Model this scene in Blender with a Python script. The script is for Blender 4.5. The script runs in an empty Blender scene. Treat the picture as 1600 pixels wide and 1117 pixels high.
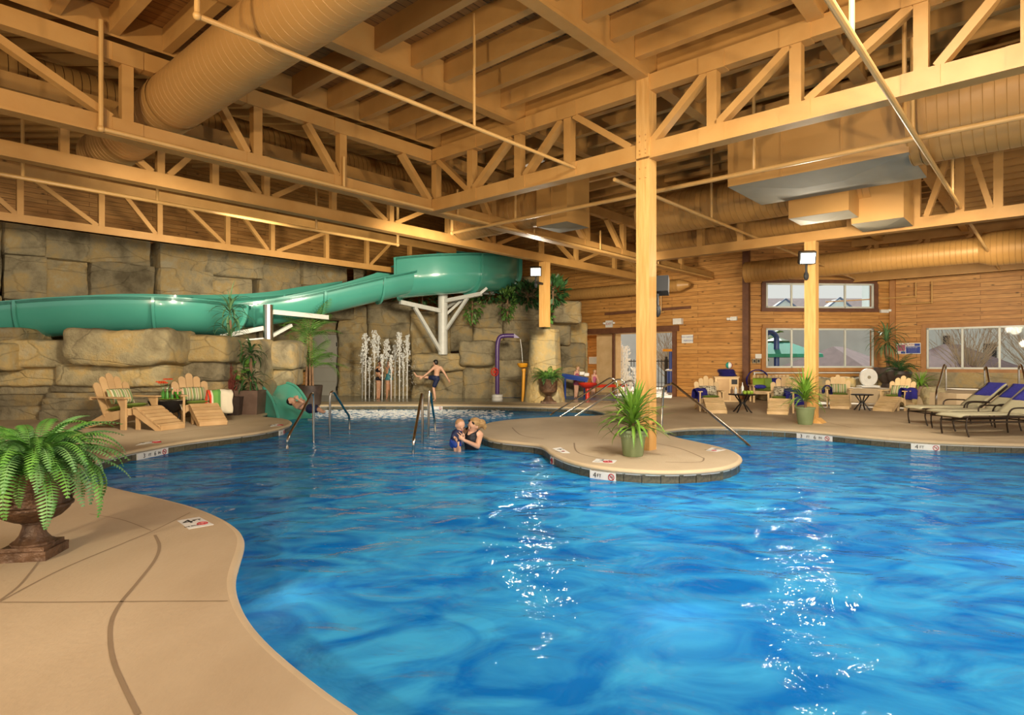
import bpy, bmesh, math, random
from mathutils import Vector, Matrix, noise
from mathutils.geometry import tessellate_polygon
random.seed(7)
SC = bpy.context.scene
COL = SC.collection
# ------------------------------------------------------------------ camera
F, HOR, H = 961.0, 566.0, 1.2          # focal length in px (1600 wide), horizon row, eye height
cam_d = bpy.data.cameras.new('camera'); cam = bpy.data.objects.new('camera', cam_d); COL.objects.link(cam)
cam.location = (0, 0, H); cam.rotation_euler = (math.pi/2, 0, 0)
cam_d.sensor_width = 36.0; cam_d.lens = 36.0*F/1600.0
cam_d.shift_y = (HOR-558.5)/1600.0; cam_d.clip_end = 400
SC.camera = cam
# ------------------------------------------------------------------ world, lights, exposure
W = bpy.data.worlds.new('sky'); SC.world = W; W.use_nodes = True
bg = W.node_tree.nodes['Background']; bg.inputs[0].default_value = (1.0, 0.96, 0.90, 1); bg.inputs[1].default_value = 0.85
SC.view_settings.view_transform = 'Standard'; SC.view_settings.look = 'None'
SC.view_settings.gamma = 1.0; SC.view_settings.use_curve_mapping = False
SC.view_settings.exposure = 0.0
def look_rot(src, dst):
    return (Vector(dst)-Vector(src)).to_track_quat('-Z', 'Y').to_euler()
def area(name, loc, dst, size, power, col):
    d = bpy.data.lights.new(name, 'AREA'); d.shape = 'DISK'; d.size = size; d.energy = power; d.color = col
    o = bpy.data.objects.new(name, d); COL.objects.link(o); o.location = loc; o.rotation_euler = look_rot(loc, dst); return o
WARM = (1.0, 0.80, 0.55)
def spot(name, loc, dst, cone, power, col, r=.35):
    d = bpy.data.lights.new(name, 'SPOT'); d.energy = power; d.spot_size = math.radians(cone); d.spot_blend = .7; d.shadow_soft_size = r; d.color = col
    o = bpy.data.objects.new(name, d); COL.objects.link(o); o.location = loc; o.rotation_euler = look_rot(loc, dst); return o
WARM2 = (1.0, 0.87, 0.66)
area('strobe_key', (-4.0, -2.0, 2.4), (0.5, 10, 4.2), 0.4, 430, WARM)
area('strobe_right', (7.0, -1.5, 2.3), (5, 12, 4.0), 0.35, 380, WARM)
area('fill_pool', (2.6, 4.2, 4.75), (2.8, 4.8, 0.0), 2.4, 320, (1.0, 0.97, 0.92))  # unseen overhead light added to brighten the pool
spot('fill_rock', (-0.6, 10.4, 3.0), (-5.6, 21, 2.0), 62, 2600, WARM2)  # added spot without a fixture, lifts the far rocks
spot('fill_left_rock', (-3.0, 6.6, 2.9), (-8.6, 13.2, 1.2), 66, 1500, WARM2)  # unseen spot put in to light the left outcrop
spot('fill_right_deck', (4.6, 7.6, 2.9), (9.0, 17.5, 1.3), 60, 1200, WARM2)  # added fill for the right deck, no fitting modelled
spot('fill_centre', (1.4, 11.6, 3.0), (3.4, 20, 1.6), 64, 2300, WARM2)  # unseen fill added to brighten the passage area
spot('fill_right_wall', (9.2, 11.2, 2.9), (12.6, 21, 2.2), 66, 1300, WARM2)  # added spot that brightens the right wall, source unseen
spot('uplight_left', (-2.4, -1.6, 0.9), (-1.6, 9, 6.2), 84, 1100, WARM, .12)
spot('uplight_right', (3.2, -1.6, 0.9), (4.2, 9, 6.2), 84, 1100, WARM, .12)
spot('fill_left_wall', (-5.0, 12.2, 3.5), (-9.6, 18.6, 4.8), 100, 450, WARM2)  # unseen spot added to light the left cedar wall
spot('fill_deck', (1.6, 3.6, 4.6), (1.6, 9.5, 0.0), 80, 900, WARM2)  # overhead fill added for the peninsula deck
spot('fill_right_walk', (7.2, 8.0, 4.2), (7.6, 13.5, 0.0), 80, 520, WARM2)  # soft overhead fill added above the right walkway
sun_d = bpy.data.lights.new('sun', 'SUN'); sun_d.energy = 6.0; sun_d.angle = 0.02; sun_d.color = (1, .95, .86)
sun = bpy.data.objects.new('sun', sun_d); COL.objects.link(sun); sun.rotation_euler = (math.radians(-48), math.radians(18), 0)
# ------------------------------------------------------------------ coordinate helpers
def P(px, py, Y):
    """point at image column/row of the survey photograph, Y metres away"""
    return Vector(((px-800.0)/F*Y, Y, H+(HOR-py)/F*Y))
def G(px, py, z=0.0):
    Y = (H-z)*F/(py-HOR); return Vector(((px-800.0)/F*Y, Y, z))
EA = Vector((0.664, 0.748, 0)).normalized(); EB = Vector((EA.y, -EA.x, 0))   # the building's two axes
def AB(a, b, z=0.0):
    v = EA*a+EB*b; return Vector((v.x, v.y, z))
ROTA = math.atan2(EA.y, EA.x); ROTB = math.atan2(EB.y, EB.x)
def b_at(px, a):
    u = (px-800.0)/F; return (u*EA.y*a-EA.x*a)/(EB.x-u*EB.y)
def a_at(px, b):
    u = (px-800.0)/F; return (u*EB.y*b-EB.x*b)/(EA.x-u*EA.y)
# ------------------------------------------------------------------ materials
def new_mat(name):
    m = bpy.data.materials.new(name); m.use_nodes = True
    nt = m.node_tree; return m, nt, nt.nodes['Principled BSDF']
def lk(nt, a, b): nt.links.new(a, b)
def mk(name, c1, c2=None, scale=5.0, rough=0.6, metal=0.0, bump=0.0, stretch=(1, 1, 1), detail=4, coat=0.0, bscale=None, spec=0.5, rnd=0.0, sheen=0.0):
    m, nt, p = new_mat(name)
    p.inputs['Roughness'].default_value = rough; p.inputs['Metallic'].default_value = metal
    p.inputs['Specular IOR Level'].default_value = spec
    if coat: p.inputs['Coat Weight'].default_value = coat; p.inputs['Coat Roughness'].default_value = 0.06
    if sheen: p.inputs['Sheen Weight'].default_value = sheen
    c2 = c2 or c1
    tc = nt.nodes.new('ShaderNodeTexCoord'); mp = nt.nodes.new('ShaderNodeMapping'); mp.inputs['Scale'].default_value = stretch
    lk(nt, tc.outputs['Object'], mp.inputs[0])
    nz = nt.nodes.new('ShaderNodeTexNoise'); nz.inputs['Scale'].default_value = scale; nz.inputs['Detail'].default_value = detail
    lk(nt, mp.outputs[0], nz.inputs['Vector'])
    rp = nt.nodes.new('ShaderNodeValToRGB'); rp.color_ramp.elements[0].position = .32; rp.color_ramp.elements[1].position = .68
    rp.color_ramp.elements[0].color = (*c1, 1); rp.color_ramp.elements[1].color = (*c2, 1)
    lk(nt, nz.outputs[0], rp.inputs[0]); out = rp.outputs[0]
    if rnd:
        oi = nt.nodes.new('ShaderNodeObjectInfo'); hs = nt.nodes.new('ShaderNodeHueSaturation'); mr = nt.nodes.new('ShaderNodeMapRange')
        mr.inputs[3].default_value = 1-rnd; mr.inputs[4].default_value = 1+rnd
        lk(nt, oi.outputs['Random'], mr.inputs[0]); lk(nt, mr.outputs[0], hs.inputs['Value']); lk(nt, out, hs.inputs['Color']); out = hs.outputs[0]
    lk(nt, out, p.inputs['Base Color'])
    if bump:
        n2 = nt.nodes.new('ShaderNodeTexNoise'); n2.inputs['Scale'].default_value = bscale or scale*2; n2.inputs['Detail'].default_value = 6
        lk(nt, mp.outputs[0], n2.inputs['Vector'])
        b = nt.nodes.new('ShaderNodeBump'); b.inputs['Strength'].default_value = bump; b.inputs['Distance'].default_value = 0.05
        lk(nt, n2.outputs[0], b.inputs['Height']); lk(nt, b.outputs[0], p.inputs['Normal'])
    return m
def plain(name, c, rough=0.5, metal=0.0, coat=0.0): return mk(name, c, tuple(x*.9 for x in c), 8, rough, metal, coat=coat)
def emit(name, c, s):
    m, nt, p = new_mat(name); p.inputs['Base Color'].default_value = (*c, 1)
    p.inputs['Emission Color'].default_value = (*c, 1); p.inputs['Emission Strength'].default_value = s; return m
def board_mat(name, c1, c2, dark, bw, bh, knots=True, rough=.55, mortar=.006, bump=.5):
    """tongue and groove boards on a UV in metres"""
    m, nt, p = new_mat(name); p.inputs['Roughness'].default_value = rough
    uv = nt.nodes.new('ShaderNodeUVMap')
    br = nt.nodes.new('ShaderNodeTexBrick'); br.inputs['Scale'].default_value = 1.0; br.inputs['Brick Width'].default_value = bw
    br.inputs['Row Height'].default_value = bh; br.inputs['Mortar Size'].default_value = mortar; br.inputs['Mortar Smooth'].default_value = .3
    br.offset = .37; br.inputs['Color1'].default_value = (*c1, 1); br.inputs['Color2'].default_value = (*c2, 1); br.inputs['Mortar'].default_value = (*dark, 1)
    lk(nt, uv.outputs[0], br.inputs['Vector'])
    mp = nt.nodes.new('ShaderNodeMapping'); mp.inputs['Scale'].default_value = (1.2, 14, 1); lk(nt, uv.outputs[0], mp.inputs[0])
    nz = nt.nodes.new('ShaderNodeTexNoise'); nz.inputs['Scale'].default_value = 2.2; nz.inputs['Detail'].default_value = 6; lk(nt, mp.outputs[0], nz.inputs['Vector'])
    mr = nt.nodes.new('ShaderNodeMapRange'); mr.inputs[1].default_value = .3; mr.inputs[2].default_value = .7; mr.inputs[3].default_value = .7; mr.inputs[4].default_value = 1.2
    lk(nt, nz.outputs[0], mr.inputs[0])
    hs = nt.nodes.new('ShaderNodeHueSaturation'); lk(nt, br.outputs[0], hs.inputs['Color']); lk(nt, mr.outputs[0], hs.inputs['Value'])
    out = hs.outputs[0]
    if knots:
        vo = nt.nodes.new('ShaderNodeTexVoronoi'); vo.inputs['Scale'].default_value = 3.4
        m2 = nt.nodes.new('ShaderNodeMapping'); m2.inputs['Scale'].default_value = (.7, 1.5, 1); lk(nt, uv.outputs[0], m2.inputs[0]); lk(nt, m2.outputs[0], vo.inputs['Vector'])
        r2 = nt.nodes.new('ShaderNodeMapRange'); r2.inputs[1].default_value = .04; r2.inputs[2].default_value = .16; r2.inputs[3].default_value = .28; r2.inputs[4].default_value = 1.0
        lk(nt, vo.outputs['Distance'], r2.inputs[0])
        mx = nt.nodes.new('ShaderNodeMix'); mx.data_type = 'RGBA'; mx.blend_type = 'MULTIPLY'; mx.inputs[0].default_value = 1
        lk(nt, out, mx.inputs[6]); lk(nt, r2.outputs[0], mx.inputs[7]); out = mx.outputs[2]
    lk(nt, out, p.inputs['Base Color'])
    b = nt.nodes.new('ShaderNodeBump'); b.inputs['Strength'].default_value = bump; b.inputs['Distance'].default_value = .012; b.invert = True
    lk(nt, br.outputs['Fac'], b.inputs['Height']); lk(nt, b.outputs[0], p.inputs['Normal'])
    return m
def stripe_mat(name, cols, axis=0, period=.12, rough=.9):
    m, nt, p = new_mat(name); p.inputs['Roughness'].default_value = rough
    tc = nt.nodes.new('ShaderNodeTexCoord'); sp = nt.nodes.new('ShaderNodeSeparateXYZ'); lk(nt, tc.outputs['Object'], sp.inputs[0])
    md = nt.nodes.new('ShaderNodeMath'); md.operation = 'DIVIDE'; md.inputs[1].default_value = period; lk(nt, sp.outputs[axis], md.inputs[0])
    fr = nt.nodes.new('ShaderNodeMath'); fr.operation = 'FRACT'; lk(nt, md.outputs[0], fr.inputs[0])
    rp = nt.nodes.new('ShaderNodeValToRGB'); cr = rp.color_ramp; cr.interpolation = 'CONSTANT'
    while len(cr.elements) < len(cols): cr.elements.new(0.5)
    for i, (pos, c) in enumerate(cols):
        cr.elements[i].position = pos
    for i, (pos, c) in enumerate(cols): cr.elements[i].color = (*c, 1)
    lk(nt, fr.outputs[0], rp.inputs[0]); lk(nt, rp.outputs[0], p.inputs['Base Color']); return m
M = {}
M['timber'] = mk('painted_timber', (.46, .235, .062), (.53, .285, .083), 2.5, .55, bump=.12, stretch=(1, 1, 1), rnd=.05)
M['timber_post'] = mk('post_timber', (.58, .30, .08), (.70, .40, .13), 3, .5, bump=.15, stretch=(9, 9, .7))
M['duct'] = None
M['duct_box'] = mk('painted_sheet_metal', (.45, .235, .065), (.50, .27, .08), 1.2, .45)
M['galv'] = mk('galvanised_sheet', (.27, .235, .165), (.33, .285, .20), 1.5, .75, 0.0, spec=.15)
M['pipe'] = mk('painted_pipe', (.58, .33, .105), (.64, .38, .13), 3, .4)
M['decking'] = board_mat('roof_decking', (.27, .122, .030), (.34, .165, .045), (.10, .045, .012), 3.0, .135, False, .6, .008)
M['siding'] = board_mat('cedar_siding', (.47, .21, .045), (.60, .30, .08), (.17, .065, .014), 2.6, .125)
M['trim_dark'] = mk('dark_brown_trim', (.12, .045, .02), (.17, .07, .03), 6, .5)
M['trim_cedar'] = mk('cedar_trim', (.36, .15, .035), (.44, .2, .055), 5, .55, stretch=(1, 1, 1), bump=.1)
M['alu'] = mk('pale_window_frame', (.60, .62, .55), (.66, .67, .6), 4, .4)
def rock_mat(name, ca, cb, cc):
    m, nt, p = new_mat(name); p.inputs['Roughness'].default_value = .85
    tc = nt.nodes.new('ShaderNodeTexCoord'); oi = nt.nodes.new('ShaderNodeObjectInfo'); ad = nt.nodes.new('ShaderNodeVectorMath'); ad.operation = 'ADD'
    lk(nt, tc.outputs['Object'], ad.inputs[0]); ml = nt.nodes.new('ShaderNodeMath'); ml.operation = 'MULTIPLY'; ml.inputs[1].default_value = 40
    lk(nt, oi.outputs['Random'], ml.inputs[0]); lk(nt, ml.outputs[0], ad.inputs[1])
    n1 = nt.nodes.new('ShaderNodeTexNoise'); n1.inputs['Scale'].default_value = 1.3; n1.inputs['Detail'].default_value = 7; n1.inputs['Roughness'].default_value = .62; lk(nt, ad.outputs[0], n1.inputs['Vector'])
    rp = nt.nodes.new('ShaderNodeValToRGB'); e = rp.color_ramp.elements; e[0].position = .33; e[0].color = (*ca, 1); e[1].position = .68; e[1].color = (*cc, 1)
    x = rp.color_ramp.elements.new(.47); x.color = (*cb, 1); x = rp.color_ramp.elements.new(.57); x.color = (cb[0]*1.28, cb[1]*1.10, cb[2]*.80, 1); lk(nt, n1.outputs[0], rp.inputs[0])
    hs = nt.nodes.new('ShaderNodeHueSaturation'); mr = nt.nodes.new('ShaderNodeMapRange'); mr.inputs[3].default_value = .8; mr.inputs[4].default_value = 1.18
    lk(nt, oi.outputs['Random'], mr.inputs[0]); lk(nt, mr.outputs[0], hs.inputs['Value']); lk(nt, rp.outputs[0], hs.inputs['Color']); lk(nt, hs.outputs[0], p.inputs['Base Color'])
    n2 = nt.nodes.new('ShaderNodeTexNoise'); n2.inputs['Scale'].default_value = 4.5; n2.inputs['Detail'].default_value = 11; n2.inputs['Roughness'].default_value = .68; lk(nt, ad.outputs[0], n2.inputs['Vector'])
    # thin bedding cracks
    mp = nt.nodes.new('ShaderNodeMapping'); mp.inputs['Scale'].default_value = (.55, .55, 1.5); lk(nt, ad.outputs[0], mp.inputs[0])
    n3 = nt.nodes.new('ShaderNodeTexNoise'); n3.inputs['Scale'].default_value = 1.6; n3.inputs['Detail'].default_value = 4; lk(nt, mp.outputs[0], n3.inputs['Vector'])
    mx3 = nt.nodes.new('ShaderNodeMix'); mx3.data_type = 'RGBA'; mx3.inputs[0].default_value = .25; lk(nt, mp.outputs[0], mx3.inputs[6]); lk(nt, n3.outputs['Color'], mx3.inputs[7])
    vo = nt.nodes.new('ShaderNodeTexVoronoi'); vo.feature = 'DISTANCE_TO_EDGE'; vo.inputs['Scale'].default_value = 1.5; lk(nt, mx3.outputs[2], vo.inputs['Vector'])
    cr_ = nt.nodes.new('ShaderNodeMapRange'); cr_.inputs[1].default_value = .0; cr_.inputs[2].default_value = .022; cr_.inputs[3].default_value = .0; cr_.inputs[4].default_value = 1.0; lk(nt, vo.outputs['Distance'], cr_.inputs[0])
    ma = nt.nodes.new('ShaderNodeMath'); ma.operation = 'MULTIPLY_ADD'; ma.inputs[1].default_value = .16; lk(nt, cr_.outputs[0], ma.inputs[0]); lk(nt, n2.outputs[0], ma.inputs[2])
    mxc = nt.nodes.new('ShaderNodeMix'); mxc.data_type = 'RGBA'; mxc.blend_type = 'MULTIPLY'; mxc.inputs[0].default_value = .20; lk(nt, hs.outputs[0], mxc.inputs[6]); lk(nt, cr_.outputs[0], mxc.inputs[7]); lk(nt, mxc.outputs[2], p.inputs['Base Color'])
    b = nt.nodes.new('ShaderNodeBump'); b.inputs['Strength'].default_value = .9; b.inputs['Distance'].default_value = .10
    lk(nt, ma.outputs[0], b.inputs['Height']); lk(nt, b.outputs[0], p.inputs['Normal']); return m
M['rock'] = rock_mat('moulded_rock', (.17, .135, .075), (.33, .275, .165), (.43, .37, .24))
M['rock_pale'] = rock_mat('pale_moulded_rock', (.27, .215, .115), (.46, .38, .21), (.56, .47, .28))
M['deck'] = mk('brushed_concrete', (.41, .305, .185), (.54, .42, .27), .7, .75, bump=.12, bscale=26, detail=10, stretch=(1.6, .9, 1))
M['coping'] = mk('coping_concrete', (.53, .40, .235), (.60, .46, .285), 2.0, .65, bump=.08, bscale=40)
M['joint'] = plain('control_joint', (.27, .19, .11), .9)
M['pad'] = mk('wet_splash_pad', (.20, .20, .17), (.27, .26, .21), 1.2, .22)
M['pad_blue'] = mk('blue_splash_pad', (.04, .11, .28), (.06, .16, .36), 2.0, .3)
M['plaster'] = mk('pool_plaster', (.16, .52, .84), (.24, .62, .90), .5, .7)
M['tile'] = mk('waterline_tile', (.055, .05, .03), (.12, .105, .062), 40, .35, rnd=.22)
M['white'] = plain('white_enamel', (.78, .76, .70), .4)
M['white_steel'] = plain('white_painted_steel', (.66, .66, .60), .4)
M['slide'] = mk('green_fibreglass', (.075, .35, .265), (.09, .385, .295), 1.0, .2, coat=.35)
M['slide_in'] = mk('green_fibreglass_inside', (.03, .25, .19), (.04, .29, .22), 1.0, .2, coat=.4)
M['steel'] = mk('brushed_steel', (.55, .50, .42), (.62, .57, .48), 12, .22, 1.0)
M['teak'] = mk('teak', (.50, .305, .135), (.60, .39, .19), 3.0, .6, bump=.1, stretch=(1, 1, 1), rnd=.08)
M['teak_pale'] = mk('pale_teak', (.62, .42, .20), (.72, .52, .28), 3.0, .6, bump=.1, rnd=.08)
M['cushion'] = mk('green_cushion', (.22, .34, .05), (.27, .40, .07), 30, .9, bump=.1)
M['navy'] = mk('navy_towel', (.012, .010, .15), (.022, .018, .22), 25, .95, bump=.5, bscale=90)
M['royal'] = mk('royal_blue_towel', (.035, .035, .32), (.055, .055, .42), 25, .95, bump=.4, bscale=90)
STR = [(0, (.27, .34, .13)), (.16, (.62, .55, .36)), (.28, (.20, .15, .07)), (.36, (.62, .55, .36)), (.5, (.30, .37, .16)), (.66, (.43, .28, .10)), (.76, (.62, .55, .36)), (.88, (.16, .24, .10))]
M['stripe'] = stripe_mat('striped_pillow_cloth', STR, 0, .16)
M['towel_stripe'] = stripe_mat('striped_towel_cloth', [(0, (.70, .62, .46)), (.42, (.72, .62, .44)), (.5, (.75, .22, .03)), (.58, (.62, .05, .02)), (.66, (.70, .62, .46)), (.72, (.16, .36, .07)), (.9, (.10, .28, .06))], 0, .56)
M['floral'] = mk('floral_cloth', (.66, .60, .45), (.12, .09, .05), 22, .9, detail=1)
M['iron'] = plain('black_iron', (.018, .016, .015), .45, .3)
M['bronze'] = plain('bronze_frame', (.045, .03, .02), .4, .5)
M['sling'] = mk('sage_sling', (.46, .42, .27), (.52, .47, .31), 60, .85)
M['urn'] = mk('aged_bronze_urn', (.055, .028, .014), (.16, .085, .045), 6, .5, .25, bump=.5, bscale=14)
M['pot_green'] = mk('sage_pot', (.17, .22, .10), (.21, .26, .13), 6, .5)
M['pot_dark'] = mk('dark_planter', (.035, .022, .016), (.075, .05, .038), 5, .5)
M['pot_brown'] = mk('brown_planter', (.13, .075, .05), (.18, .11, .075), 5, .6)
M['soil'] = plain('soil', (.05, .03, .015), .95)
def leaf_mat(name, c1, c2):
    m = mk(name, c1, c2, 6, .5, rnd=.28); m.node_tree.nodes['Principled BSDF'].inputs['Subsurface Weight'].default_value = 0.0; return m
M['fern'] = leaf_mat('fern_leaf', (.06, .22, .035), (.15, .36, .06))
M['fern_grey'] = leaf_mat('fern_leaf_cool', (.08, .22, .07), (.17, .34, .12))
M['yucca'] = leaf_mat('yucca_leaf', (.10, .25, .02), (.24, .42, .05))
M['palm'] = leaf_mat('palm_leaf', (.06, .17, .025), (.17, .33, .06))
M['dark_leaf'] = leaf_mat('dark_leaf', (.02, .07, .02), (.05, .14, .035))
M['drac'] = leaf_mat('dracaena_leaf', (.06, .15, .06), (.14, .25, .10))
M['red_twig'] = plain('red_twig', (.20, .04, .025), .8)
M['trunk'] = mk('palm_trunk', (.16, .09, .045), (.30, .17, .09), 9, .85, bump=.4)
M['skin'] = mk('skin', (.62, .34, .215), (.68, .39, .255), 6, .5)
M['skin_tan'] = mk('tanned_skin', (.50, .25, .135), (.56, .29, .165), 6, .5)
M['hair_dark'] = plain('dark_hair', (.012, .009, .007), .5)
M['hair_blond'] = mk('blond_hair', (.30, .17, .06), (.46, .29, .12), 18, .5, bump=.3, stretch=(1, 1, 4))
M['hair_baby'] = mk('baby_hair', (.36, .19, .085), (.45, .25, .12), 14, .6)
M['black_cloth'] = plain('black_swimsuit', (.008, .008, .014), .6)
M['navy_cloth'] = plain('navy_swimwear', (.01, .018, .07), .6)
M['blue_cloth'] = plain('blue_rash_vest', (.015, .06, .36), .6)
M['teal_cloth'] = plain('teal_swimsuit', (.05, .22, .26), .6)
M['pink_cloth'] = plain('pink_swimsuit', (.45, .10, .20), .6)
M['purple'] = plain('purple_pipe', (.075, .03, .15), .35, coat=.3)
M['yellow'] = plain('yellow_plastic', (.70, .31, .015), .4, coat=.3)
M['red'] = plain('red_plastic', (.55, .03, .01), .4, coat=.3)
M['blue'] = plain('blue_plastic', (.01, .05, .30), .4, coat=.3)
M['grey_door'] = mk('grey_door', (.36, .34, .28), (.40, .38, .32), 1, .5)
M['grey_clad'] = mk('grey_cladding', (.56, .62, .62), (.62, .68, .68), 2, .8)
M['roof_tile'] = mk('purple_brown_roof', (.17, .12, .125), (.23, .16, .17), 3, .85)
M['ink'] = plain('black_ink', (.01, .01, .01), .6)
M['ink_red'] = plain('red_ink', (.42, .01, .02), .6)
M['ink_blue'] = plain('blue_ink', (.02, .05, .32), .6)
M['paper'] = plain('white_panel', (.76, .75, .70), .5)
M['lamp_black'] = plain('black_lamp_body', (.02, .02, .02), .5)
M['lens'] = emit('lamp_lens', (1, .95, .8), 14)
M['bark'] = mk('pale_bark', (.33, .28, .21), (.42, .37, .30), 8, .9)
M['spray'] = None
M['bottle'] = plain('green_glass', (.05, .25, .02), .1, coat=.5)
M['apple'] = plain('green_apple', (.30, .45, .04), .35, coat=.3)
M['orange'] = plain('orange_petal', (.72, .09, .02), .6)
M['teal'] = plain('teal_canvas', (.03, .30, .23), .8)
M['outdoor'] = mk('pale_paving', (.62, .58, .50), (.68, .64, .56), 1, .8)
M['glass'] = None
M['grey_blue'] = plain('grey_blue_paint', (.10, .14, .24), .6)
def duct_mat(name, c1, c2, period):
    m, nt, p = new_mat(name); p.inputs['Roughness'].default_value = .42; p.inputs['Metallic'].default_value = .15
    tc = nt.nodes.new('ShaderNodeTexCoord'); sp = nt.nodes.new('ShaderNodeSeparateXYZ'); lk(nt, tc.outputs['Object'], sp.inputs[0])
    d = nt.nodes.new('ShaderNodeMath'); d.operation = 'DIVIDE'; d.inputs[1].default_value = period; lk(nt, sp.outputs[0], d.inputs[0])
    f = nt.nodes.new('ShaderNodeMath'); f.operation = 'FRACT'; lk(nt, d.outputs[0], f.inputs[0])
    rp = nt.nodes.new('ShaderNodeValToRGB'); e = rp.color_ramp.elements; e[0].position = 0; e[0].color = (1, 1, 1, 1); e[1].position = .16; e[1].color = (0, 0, 0, 1)
    x = rp.color_ramp.elements.new(.08); x.color = (1, 1, 1, 1); lk(nt, f.outputs[0], rp.inputs[0])
    nz = nt.nodes.new('ShaderNodeTexNoise'); nz.inputs['Scale'].default_value = 1.5; lk(nt, tc.outputs['Object'], nz.inputs['Vector'])
    mx = nt.nodes.new('ShaderNodeMix'); mx.data_type = 'RGBA'; mx.inputs[6].default_value = (*c1, 1); mx.inputs[7].default_value = (*c2, 1)
    lk(nt, nz.outputs[0], mx.inputs[0]); lk(nt, mx.outputs[2], p.inputs['Base Color'])
    b = nt.nodes.new('ShaderNodeBump'); b.inputs['Strength'].default_value = 1.0; b.inputs['Distance'].default_value = .02
    lk(nt, rp.outputs[0], b.inputs['Height']); lk(nt, b.outputs[0], p.inputs['Normal']); return m
M['duct'] = duct_mat('spiral_duct', (.46, .24, .065), (.52, .28, .085), .115)
def water_mat():
    m = bpy.data.materials.new('pool_water'); m.use_nodes = True; nt = m.node_tree; nt.nodes.clear()
    out = nt.nodes.new('ShaderNodeOutputMaterial'); tc = nt.nodes.new('ShaderNodeTexCoord')
    mp = nt.nodes.new('ShaderNodeMapping'); mp.inputs['Scale'].default_value = (.75, 1.0, 1); lk(nt, tc.outputs['Object'], mp.inputs[0])
    n1 = nt.nodes.new('ShaderNodeTexNoise'); n1.inputs['Scale'].default_value = 2.9; n1.inputs['Detail'].default_value = 4.5; n1.inputs['Roughness'].default_value = .45; n1.inputs['Distortion'].default_value = .6
    lk(nt, mp.outputs[0], n1.inputs['Vector'])
    bp = nt.nodes.new('ShaderNodeBump'); bp.inputs['Strength'].default_value = .85; bp.inputs['Distance'].default_value = .085; lk(nt, n1.outputs[0], bp.inputs['Height'])
    # the body of the water: blue scattering, refracted-light patches painted by noise, plus what is seen of the plaster
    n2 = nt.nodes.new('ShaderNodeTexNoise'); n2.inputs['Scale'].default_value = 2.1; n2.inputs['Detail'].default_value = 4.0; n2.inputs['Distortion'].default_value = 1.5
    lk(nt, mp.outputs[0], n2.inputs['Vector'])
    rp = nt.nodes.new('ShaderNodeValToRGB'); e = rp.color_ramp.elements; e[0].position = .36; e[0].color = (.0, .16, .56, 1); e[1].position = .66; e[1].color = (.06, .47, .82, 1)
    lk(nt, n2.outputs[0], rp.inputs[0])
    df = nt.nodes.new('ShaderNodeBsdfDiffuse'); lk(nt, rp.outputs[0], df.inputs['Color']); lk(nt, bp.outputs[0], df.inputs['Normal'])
    tr = nt.nodes.new('ShaderNodeBsdfTransparent'); tr.inputs[0].default_value = (.45, .80, .97, 1)
    m1 = nt.nodes.new('ShaderNodeMixShader'); m1.inputs[0].default_value = .36; lk(nt, df.outputs[0], m1.inputs[1]); lk(nt, tr.outputs[0], m1.inputs[2])
    gl = nt.nodes.new('ShaderNodeBsdfGlossy'); gl.inputs['Roughness'].default_value = .03; lk(nt, bp.outputs[0], gl.inputs['Normal'])
    fr = nt.nodes.new('ShaderNodeFresnel'); fr.inputs[0].default_value = 1.17; lk(nt, bp.outputs[0], fr.inputs['Normal'])
    sc_ = nt.nodes.new('ShaderNodeMath'); sc_.operation = 'MULTIPLY'; sc_.inputs[1].default_value = .62; lk(nt, fr.outputs[0], sc_.inputs[0]); m2 = nt.nodes.new('ShaderNodeMixShader'); lk(nt, sc_.outputs[0], m2.inputs[0]); lk(nt, m1.outputs[0], m2.inputs[1]); lk(nt, gl.outputs[0], m2.inputs[2])
    lk(nt, m2.outputs[0], out.inputs[0]); return m
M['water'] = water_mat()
def glass_mat():
    m = bpy.data.materials.new('window_glass'); m.use_nodes = True; nt = m.node_tree; nt.nodes.clear()
    out = nt.nodes.new('ShaderNodeOutputMaterial'); tr = nt.nodes.new('ShaderNodeBsdfTransparent'); tr.inputs[0].default_value = (.93, .96, .96, 1)
    gl = nt.nodes.new('ShaderNodeBsdfGlossy'); gl.inputs['Roughness'].default_value = .02
    fr = nt.nodes.new('ShaderNodeFresnel'); fr.inputs[0].default_value = 1.12
    mx = nt.nodes.new('ShaderNodeMixShader'); lk(nt, fr.outputs[0], mx.inputs[0]); lk(nt, tr.outputs[0], mx.inputs[1]); lk(nt, gl.outputs[0], mx.inputs[2]); lk(nt, mx.outputs[0], out.inputs[0]); return m
M['glass'] = glass_mat()
M['spray'] = mk('white_spray', (.80, .80, .76), (.88, .88, .84), 9, .3)
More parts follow.
